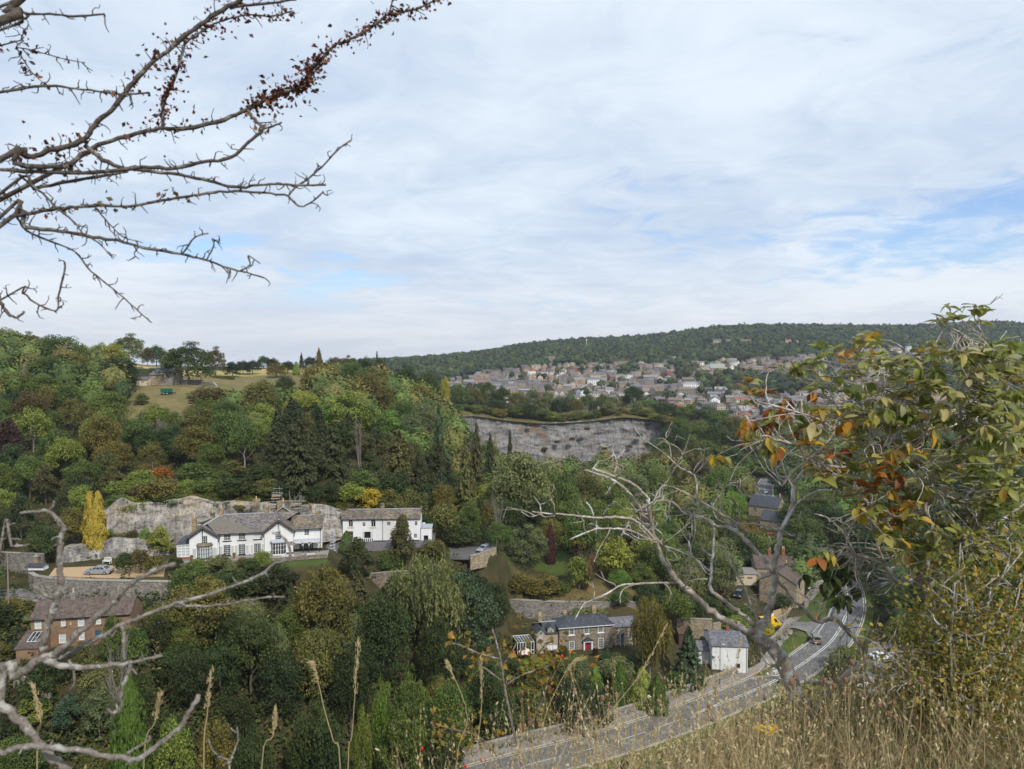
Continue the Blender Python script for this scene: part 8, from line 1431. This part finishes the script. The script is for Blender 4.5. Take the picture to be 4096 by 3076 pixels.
def leaf_shape(L=.10,Wd=.052,fold=.25,curl=.30,n=5):
 """an oval blade folded along its midrib and bowed down to the tip"""
 V=[];
 for k in range(n+1):
  t=k/n;w=Wd/2*math.sin(math.pi*min(1,t*.94+.03))**.8;z=-curl*L*t*t;x=L*t*(1-.12*curl*t);V+=[(x,-w,z+fold*w),(x,0,z),(x,w,z+fold*w)]
 Q=[]
 for k in range(n):i=k*3;Q+=[(i,i+3,i+4,i+1),(i+1,i+4,i+5,i+2)]
 return np.array(V),np.array(Q)
LS=[leaf_shape(.105,.056,.3,.25),leaf_shape(.098,.05,.5,.55),leaf_shape(.11,.058,.2,.1),leaf_shape(.09,.05,.6,.8)]
LM=[]
def leaf_obj_mat():
 m,nt,p=mat_base('whitebeam_leaf');oi=nadd(nt,'ShaderNodeObjectInfo');n=noise(nt,60,4);c=rgbmix(nt,mrange(nt,n,.35,.68),oi.outputs['Color'],rgbmix(nt,1.0,oi.outputs['Color'],(1.3,.95,.7),'MULTIPLY'));g=nadd(nt,'ShaderNodeNewGeometry');c=rgbmix(nt,g.outputs['Backfacing'],c,rgbmix(nt,.5,c,(.24,.25,.17)));nt.links.new(c,p.inputs['Base Color']);p.inputs['Roughness'].default_value=.5;p.inputs['Specular IOR Level'].default_value=.35
 tr=nadd(nt,'ShaderNodeBsdfTranslucent');nt.links.new(c,tr.inputs[0]);mx=nadd(nt,'ShaderNodeMixShader');mx.inputs[0].default_value=.3;nt.links.new(p.outputs[0],mx.inputs[1]);nt.links.new(tr.outputs[0],mx.inputs[2]);nt.links.new(mx.outputs[0],nt.nodes['Material Output'].inputs[0]);return m
M['wbleaf']=leaf_obj_mat()
for V,Q in LS:LM.append(fast_mesh('leaf',V,Q,None,M['wbleaf'],True))
def leaf_col(px,py):
 warm=0.0
 for cx,cy,rr in((1640,930,70),(1760,1000,120),(1880,990,80),(1930,1090,90),(1790,1180,60),(1700,880,60),(1700,950,60),(1850,760,40),(1780,1195,60)):warm=max(warm,.5*math.exp(-((px-cx)**2+(py-cy)**2)/rr**2))
 r=random.random()
 if r<warm*.95:return random.choice(((.50,.30,.03),(.42,.20,.025),(.36,.13,.025),(.45,.34,.05),(.28,.10,.03)))
 if r>.96:return(.40,.28,.05)
 return random.choice(((.21,.24,.05),(.27,.29,.07),(.15,.185,.04),(.30,.30,.09),(.34,.33,.16)))
nodes=[(p,r)for b in ws for p,r in zip(b[1:],[0]*len(b))];NP=np.array([tuple(p)for p,_ in nodes]);leaves=[]
def whorl(px,py,d,n=6,up=True,twig=True,green=False):
 c=at(px*VS,py*VS,d)
 if twig:
  i=int(np.argmin(((NP-np.array(c))**2).sum(1)));a=Vector(NP[i])
  if(a-c).length<.7:m=a.lerp(c,.5)+Vector(_fr.normal(size=3))*.035;q=[a,a.lerp(m,.6)+Vector(_fr.normal(size=3))*.015,m,c];Wt.tw.tube([x-WB for x in smooth3(q,3)],[.0042-.0024*k/9 for k in range(10)],5)
 col=leaf_col(px,py)if not green else(.06,.085,.025);a0=random.random()*6.28;tilt=random.uniform(.1,.8)if up else random.uniform(-.9,-.3)
 for k in range(n):
  a=a0+k*6.28/n+random.uniform(-.35,.35);el=tilt+random.uniform(-.35,.35);c2=col if green or random.random()<.7 else leaf_col(px,py);leaves.append((c+Vector(_fr.normal(size=3))*.008,a,el,random.uniform(-.6,.6),random.uniform(.55,.95),c2))
k=0
while k<640:
 px,py=random.uniform(1590,2225),random.uniform(700,1275)
 if not inside(np.array([px]),np.array([py]),REG)[0]:continue
 if px<1760 and py>960 and random.random()<.7:continue
 if px<1850 and py<880 and random.random()<.5:continue
 whorl(px,py,D+random.uniform(-.55,.6),random.randint(5,8),random.random()<(.75 if py<860 or py>1000 else .35));k+=1
for px,py in((2050,662),(2031,699),(2068,690),(2105,660),(2112,684),(2125,700),(2040,688),(1850,775),(1858,745),(1795,846),(1760,840),(1618,846),(1612,905),(1545,985),(1560,990),(1780,1190),(1770,1205),(1800,1200)):whorl(px,py,D-.25,random.randint(4,6),py<900)
for _ in range(34):px,py=random.gauss(1800,26),random.gauss(1240,26);whorl(px,py,D+random.uniform(-.2,.3),5,False,True,True)
[Wt.spurs(b,7,(.10,.30),.0026,6,.5,.8)for b in ws];Wt.done();leaves.sort(key=lambda t:t[0].y)
def leaf_matrix(c,a,el,roll,s):return Matrix.Translation(c-WB)@Matrix.Rotation(a,4,'Z')@Matrix.Rotation(-el,4,'Y')@Matrix.Rotation(roll,4,'X')@Matrix.Scale(s,4)
for i,(c,a,el,ro,s,col)in enumerate(leaves[:300]):o=link('leaf',LM[i%4],Wt.o);o.matrix_local=leaf_matrix(c,a,el,ro,s);o.color=(*col,1)
Vs,Qs,cs,vs=[],[],[],[];off=0
for i,(c,a,el,ro,s,col)in enumerate(leaves[300:]):
 V,Q=LS[i%4];mt=np.array(leaf_matrix(c,a,el,ro,s));Vs.append(V@mt[:3,:3].T+mt[:3,3]);Qs.append(Q+off);off+=len(V);cs+=[col]*len(Q);vs+=[random.random()]*len(Q)
me=fast_mesh('foliage',np.concatenate(Vs),np.concatenate(Qs),vs,M['fleaf'],True);a=me.attributes.new('tint','FLOAT_COLOR','FACE');a.data.foreach_set('color',np.concatenate([np.array(cs),np.ones((len(cs),1))],1).astype(np.float32).ravel());link('foliage',me,Wt.o,kind='stuff')
D=4.2;SR=Vector((at(2080*VS,1450*VS,D).x,D,bankz1(at(2080*VS,1450*VS,D).x,D)));S=Limb('hawthorn_shrub','yellow-green small-leaved hawthorn shrub with orange haws at the lower right','shrub',SR,'barebark','barebark');REG2=[(1870,1360),(1960,1290),(2040,1230),(2090,1140),(2150,1100),(2225,1090),(2225,1500),(2080,1500),(1960,1450),(1880,1410)];sp_=[];tips=[]
for k in range(46):
 while True:
  px,py=random.uniform(1870,2225),random.uniform(1090,1500)
  if inside(np.array([px]),np.array([py]),REG2)[0]:break
 c=at(px*VS,py*VS,D+random.uniform(-.4,.7));b=SR+Vector((random.uniform(-.15,.15),random.uniform(-.1,.1),.1));m=b.lerp(c,.55)+Vector(_fr.normal(size=3))*.09+Vector((0,0,.06));sp_.append(S.branch([b,b.lerp(m,.5)+Vector(_fr.normal(size=3))*.03,m,c],.011,.003,D,wob=.3,sides=5))
for b in sp_:
 S.spurs(b,9,(.08,.22),.002,4,.5,.5);n=len(b)
 for _ in range(260):p=b[random.randint(n//4,n-1)]+Vector(_fr.normal(size=3))*.10;tips.append(p)
S.done();link('foliage',small_leaf_mesh('foliage',[p-SR for p in tips],.030,[(.25,.23,.045),(.18,.19,.04),(.30,.25,.04),(.13,.15,.04),(.36,.24,.04),(.21,.19,.05)],M['fleaf']),S.o,kind='stuff');M['haw']=plain('orange_haw',(.45,.12,.03),.4);hb=MB()
for _ in range(60):p=random.choice(tips)-SR;hb.lathe(tuple(p),((.001,-.006),(.006,-.003),(.0065,.002),(.002,.007)),6)
hb.build('haws',M['haw'],S.o,True,kind='stuff')
RS_=.9;D=3.2;c=at(1130*VS,1690*VS,D);RR=Vector((c.x,D,min(c.z,bankz1(c.x,D))));Rs=Limb('wild_rose','thorny wild rose stem with yellowing leaves and red hips','shrub',RR,'deadbark','deadbark');rb=[]
for pts,r0,r1 in(([(1135,1690),(1130,1661),(1114,1597.6),(1098.6,1528),(1089,1477),(1082.7,1432.5),(1073,1388),(1063.6,1359.5)],3.6,1.8),([(1079.5,1423),(1032,1410),(994,1394),(975,1388)],2,1),([(1083,1470.6),(1041,1439),(1022,1429)],1.8,1),([(1092,1480),(1127,1458),(1168,1445),(1200,1430)],2.2,1.2),([(1092,1690),(1083,1651.5),(1051,1604),(1010,1581.7),(975,1575),(930,1560)],3,1.4),([(1085,1440),(1110,1400),(1120,1375)],1.6,1),([(1120,1620),(1150,1560),(1190,1470),(1215,1420)],2,1)):rb.append(Rs.branch(pts,px_r(r0,D),px_r(r1,D),D,D,None,.2,6))
for b in rb:Rs.spurs(b,40,(.006,.012),.0012,2,.3,0)
tips=[]
for b,n in((rb[1],40),(rb[2],16),(rb[3],60),(rb[4],130),(rb[5],20),(rb[6],60)):
 for _ in range(n):tips.append(b[random.randint(len(b)//3,len(b)-1)]+Vector(_fr.normal(size=3))*.045)
for _ in range(120):tips.append(at(random.gauss(1180,40)*VS,random.gauss(1420,28)*VS,D)+Vector(_fr.normal(size=3))*.03)
Rs.done();link('foliage',small_leaf_mesh('foliage',[p-RR for p in tips],.030,[(.30,.20,.03),(.18,.16,.035),(.12,.12,.03),(.45,.24,.03),(.24,.15,.035)],M['fleaf']),Rs.o,kind='stuff');M['hip']=plain('rose_hip',(.55,.02,.01),.35);hb=MB()
for px,py in((912,1617),(1040,1642),(1005,1655),(1110,1410),(1214,1418)):p=at(px*VS,py*VS,D)-RR;hb.lathe(tuple(p),((.002,-.009),(.006,-.004),(.0075,.001),(.004,.008),(.002,.009)),8)
hb.build('rose_hips',M['hip'],Rs.o,True)
def ribbons(n,xs,ys,h,lean,w,curve):
 z=bankz(xs,ys);a=_fr.uniform(0,6.283,n);dx,dy=np.cos(a)*lean,np.sin(a)*lean;m=5;t=np.linspace(0,1,m);b=_fr.uniform(0,6.283,n);wx,wy=np.cos(b)*w/2,np.sin(b)*w/2
 X=xs[:,None]+dx[:,None]*h[:,None]*t**curve;Y=ys[:,None]+dy[:,None]*h[:,None]*t**curve;Z=z[:,None]-.03+h[:,None]*(t-.18*(lean[:,None]if np.ndim(lean)else lean)*t*t);tp=(1-.8*t)
 A=np.stack([X-wx[:,None]*tp,Y-wy[:,None]*tp,Z],-1);B=np.stack([X+wx[:,None]*tp,Y+wy[:,None]*tp,Z],-1);V=np.stack([A,B],2).reshape(n,-1,3);k=np.arange(m-1)*2;Q=np.stack([k,k+1,k+3,k+2],1)[None]+(np.arange(n)*m*2)[:,None,None];return V.reshape(-1,3),Q.reshape(-1,4),np.stack([X[:,-1],Y[:,-1],Z[:,-1]],1),np.stack([X[:,-1]-X[:,-2],Y[:,-1]-Y[:,-2],Z[:,-1]-Z[:,-2]],1)
ENV=np.array([(700,3090),(1200,3080),(2000,3065),(2400,3035),(2800,2975),(3100,2880),(3400,2780),(3700,2715),(4400,2680)],float)
def cap_h(xs,ys,h,extra,lo=.22):
 px=CX+F*xs/ys;top=np.interp(px,ENV[:,0],ENV[:,1])-extra*np.clip((px-1900)/1300,lo,1);zt=CAMZ-(top-HZ)/F*ys;return np.clip(np.minimum(h,zt-bankz(xs,ys)),.03,None)
def grass_field(n,kind_):
 xs=[];ys=[]
 while len(xs)<n:
  y=_fr.uniform(2.0,7.5);px=_fr.uniform(300,5400);dens=np.clip((px-1150)/1500,.03,1)**1.3
  if _fr.random()<dens:xs.append((px-CX)/F*y);ys.append(y)
 return np.array(xs),np.array(ys)
gV,gQ,gC,off=[],[],[],0
STRAW=np.array([(.56,.43,.21),(.66,.53,.29),(.46,.33,.15),(.36,.26,.11),(.70,.59,.36)]);GREEN=np.array([(.15,.16,.05),(.20,.19,.07),(.11,.12,.04),(.27,.20,.085)])
for n,hh,ln,ww,cv,pal in((260,(.5,1.0),(.5,1.3),(.003,.0048),1.25,STRAW),(8200,(.16,.42),(.15,.8),(.003,.007),1.8,GREEN),(10800,(.22,.60),(.15,1.1),(.0016,.0036),1.4,STRAW),(1700,(.55,.9),(.05,.40),(.0018,.003),1.9,STRAW)):
 xs,ys=grass_field(n,0);V,Q,tip,dr=ribbons(n,xs,ys,cap_h(xs,ys,_fr.uniform(*hh,n),_fr.gamma(1.2,75,n)if hh[1]<.8 else _fr.uniform(60,420,n),.22 if hh[1]<.8 else .8),_fr.uniform(*ln,n),_fr.uniform(*ww,n),cv);gV.append(V);gQ.append(Q+off);off+=len(V);gC.append(np.repeat(pal[_fr.integers(0,len(pal),n)]*_fr.uniform(.75,1.2,(n,1)),4,axis=0))
 if hh[1]==.9:
  k=np.repeat(np.arange(n),9);f=_fr.random(len(k))*1.3;P=tip[k]-dr[k]*f[:,None];N=sph(_fr,len(k));Vc,Qc=leaf_cards(_fr,P+N*.003,N,np.full(len(k),.010),.35,unit(dr[k]));gV.append(Vc);gQ.append(Qc+off);off+=len(Vc);gC.append(STRAW[_fr.integers(0,5,len(k))]*.9)
n=620;ys=_fr.uniform(2.3,3.6,n);pq=1500+1700*_fr.beta(1.7,1.1,n);xs=(pq-CX)/F*ys;tp_=np.interp(pq,[1500,2100,2700,3200],[2960,2860,2800,2740])+_fr.uniform(-150,190,n);hs=np.clip(CAMZ-(tp_-HZ)/F*ys-bankz(xs,ys),.15,1.25);V,Q,tip,dr=ribbons(n,xs,ys,hs,_fr.uniform(.03,.40,n),_fr.uniform(.0015,.0028,n),1.7);gV.append(V);gQ.append(Q+off);off+=len(V);gC.append(np.repeat(STRAW[_fr.integers(0,5,n)]*_fr.uniform(.8,1.15,(n,1)),4,axis=0))
k=np.repeat(np.arange(n),10);f=_fr.random(len(k))*.9;P=tip[k]-dr[k]*f[:,None];N=sph(_fr,len(k));Vc,Qc=leaf_cards(_fr,P+N*.002,N,np.full(len(k),.008),.35,unit(dr[k]));gV.append(Vc);gQ.append(Qc+off);off+=len(Vc);gC.append(STRAW[_fr.integers(0,5,len(k))]*.9)
n=19000;xs,ys=grass_field(n,0);z=bankz(xs,ys);P=np.stack([xs,ys,z+cap_h(xs,ys,_fr.uniform(0,.36,n)**1.2,_fr.gamma(1.5,25,n))],1);Vc,Qc=leaf_cards(_fr,P,sph(_fr,n)+np.array([0,-.2,.5]),_fr.uniform(.012,.03,n),.4);gV.append(Vc);gQ.append(Qc+off);off+=len(Vc);pal=np.array([(.16,.16,.05),(.24,.17,.08),(.11,.12,.04),(.30,.22,.11),(.18,.13,.07)]);gC.append(pal[_fr.integers(0,5,n)])
V,Q,Cc=np.concatenate(gV),np.concatenate(gQ),np.concatenate(gC);me=fast_mesh('dry_grass',V,Q,_fr.random(len(Q)),M['fleaf']);a=me.attributes.new('tint','FLOAT_COLOR','FACE');a.data.foreach_set('color',np.concatenate([Cc,np.ones((len(Cc),1))],1).astype(np.float32).ravel());link('dry_grass',me,label='tall straw-coloured grass and low herbs covering the near bank',cat='grass',kind='stuff')
M['straw']=plain('straw_stem',(.45,.35,.18),.8);M['seed']=surf('seed_head_brown',(.14,.075,.045),(.25,.15,.09),90,.9,.3);M['petal']=plain('yellow_petal',(.80,.52,.01),.6);M['stemgreen']=plain('green_stem',(.14,.15,.05),.8)
def stalk(name,label,cat,pts,d,r,group=None):
 P=V3(pts,d);zb=bankz1(P[0].x,P[0].y);root=Vector((P[0].x,P[0].y,min(P[0].z,zb)));P=[root]+P if(P[0]-root).length>.02 else P;o=thing(name,label,cat,root,0,group);P=smooth3(P,4);MB().tube([p-root for p in P],[r*(1.3-.7*k/len(P))for k in range(len(P))],5).build('stem',M['straw'],o,True);return o,P,root
for pts,d in(([(735,1661),(720,1600),(700,1530),(680,1440),(672,1432)],2.6),([(752,1661),(760,1590),(768,1480),(774,1377)],2.6),([(565,1661),(590,1590),(595,1530)],2.4),([(440,1661),(448,1540),(455,1450)],2.2),([(985,1661),(1010,1550),(975,1450),(966,1432)],2.9),([(1240,1661),(1300,1560),(1380,1460),(1440,1350)],3.2),([(1030,1661),(1040,1530),(1039,1420)],2.9),([(1160,1661),(1180,1540),(1230,1440),(1260,1420)],3.0),([(1330,1661),(1420,1570),(1520,1490),(1570,1446)],3.2),([(1510,1661),(1560,1540),(1590,1440),(1600,1380)],3.3),([(310,1661),(335,1560),(345,1500)],2.2),([(80,1661),(88,1560),(70,1480)],2.0)):
 o,P,root=stalk('grass_stalk','single tall straw grass stalk with a narrow seed head above the bank','grass stalk',pts,d,.0016,'tall single grass stalks');hd=MB();n=len(P)
 for k in range(60):f=n-1-random.random()*n*.28;i=int(f);p=P[min(i,n-2)].lerp(P[min(i+1,n-1)],f-i)-root+Vector(_fr.normal(size=3))*.0035;e=(P[-1]-P[-2]).normalized();hd.tube([p,p+e*.012+Vector(_fr.normal(size=3))*.003],[.0016,.0006],4)
 hd.build('seed_head',M['straw'],o)
for k in range(46):
 px=random.choice((random.gauss(1290,50),random.gauss(1150,60),random.gauss(1560,120),random.gauss(1750,120),random.uniform(900,2150)));py=random.gauss(1545 if px<1700 else 1470+(px-1700)*.12,38);d=random.uniform(2.9,4.4)
 o,P,root=stalk('knapweed','dried knapweed stem with brown globe seed head in the grass','seed head',[(px+random.uniform(-25,25),1661),(px+random.uniform(-8,8),(py+1661)/2),(px,py)],d,.0014,'dried knapweed heads');MB().lathe(tuple(P[-1]-root),((.002,-.010),(.009,-.006),(.011,.001),(.008,.008),(.010,.014),(.004,.015)),8).build('seed_head',M['seed'],o,True)
o,P,root=stalk('ragwort','ragwort with a flat cluster of bright yellow flowers','flower',[(1670,1661),(1662,1620),(1658,1590)],3.6,.0025);fl=MB()
for k in range(46):
 c=at(random.gauss(1658,15)*VS,random.gauss(1574,6)*VS,3.6+random.uniform(-.03,.03))-root;q=P[-1]-root;fl.tube([q,c],.0008,3)
 for j in range(9):a=j*.698;fl.poly([c,c+Vector((math.cos(a-.2)*.008,math.sin(a-.2)*.008,.002)),c+Vector((math.cos(a)*.011,math.sin(a)*.011,.001)),c+Vector((math.cos(a+.2)*.008,math.sin(a+.2)*.008,.002))])
fl.build('flowers',M['petal'],o)
for v_ in o.children:
 if v_.name.startswith('stem'):v_.data.materials[0]=M['stemgreen']
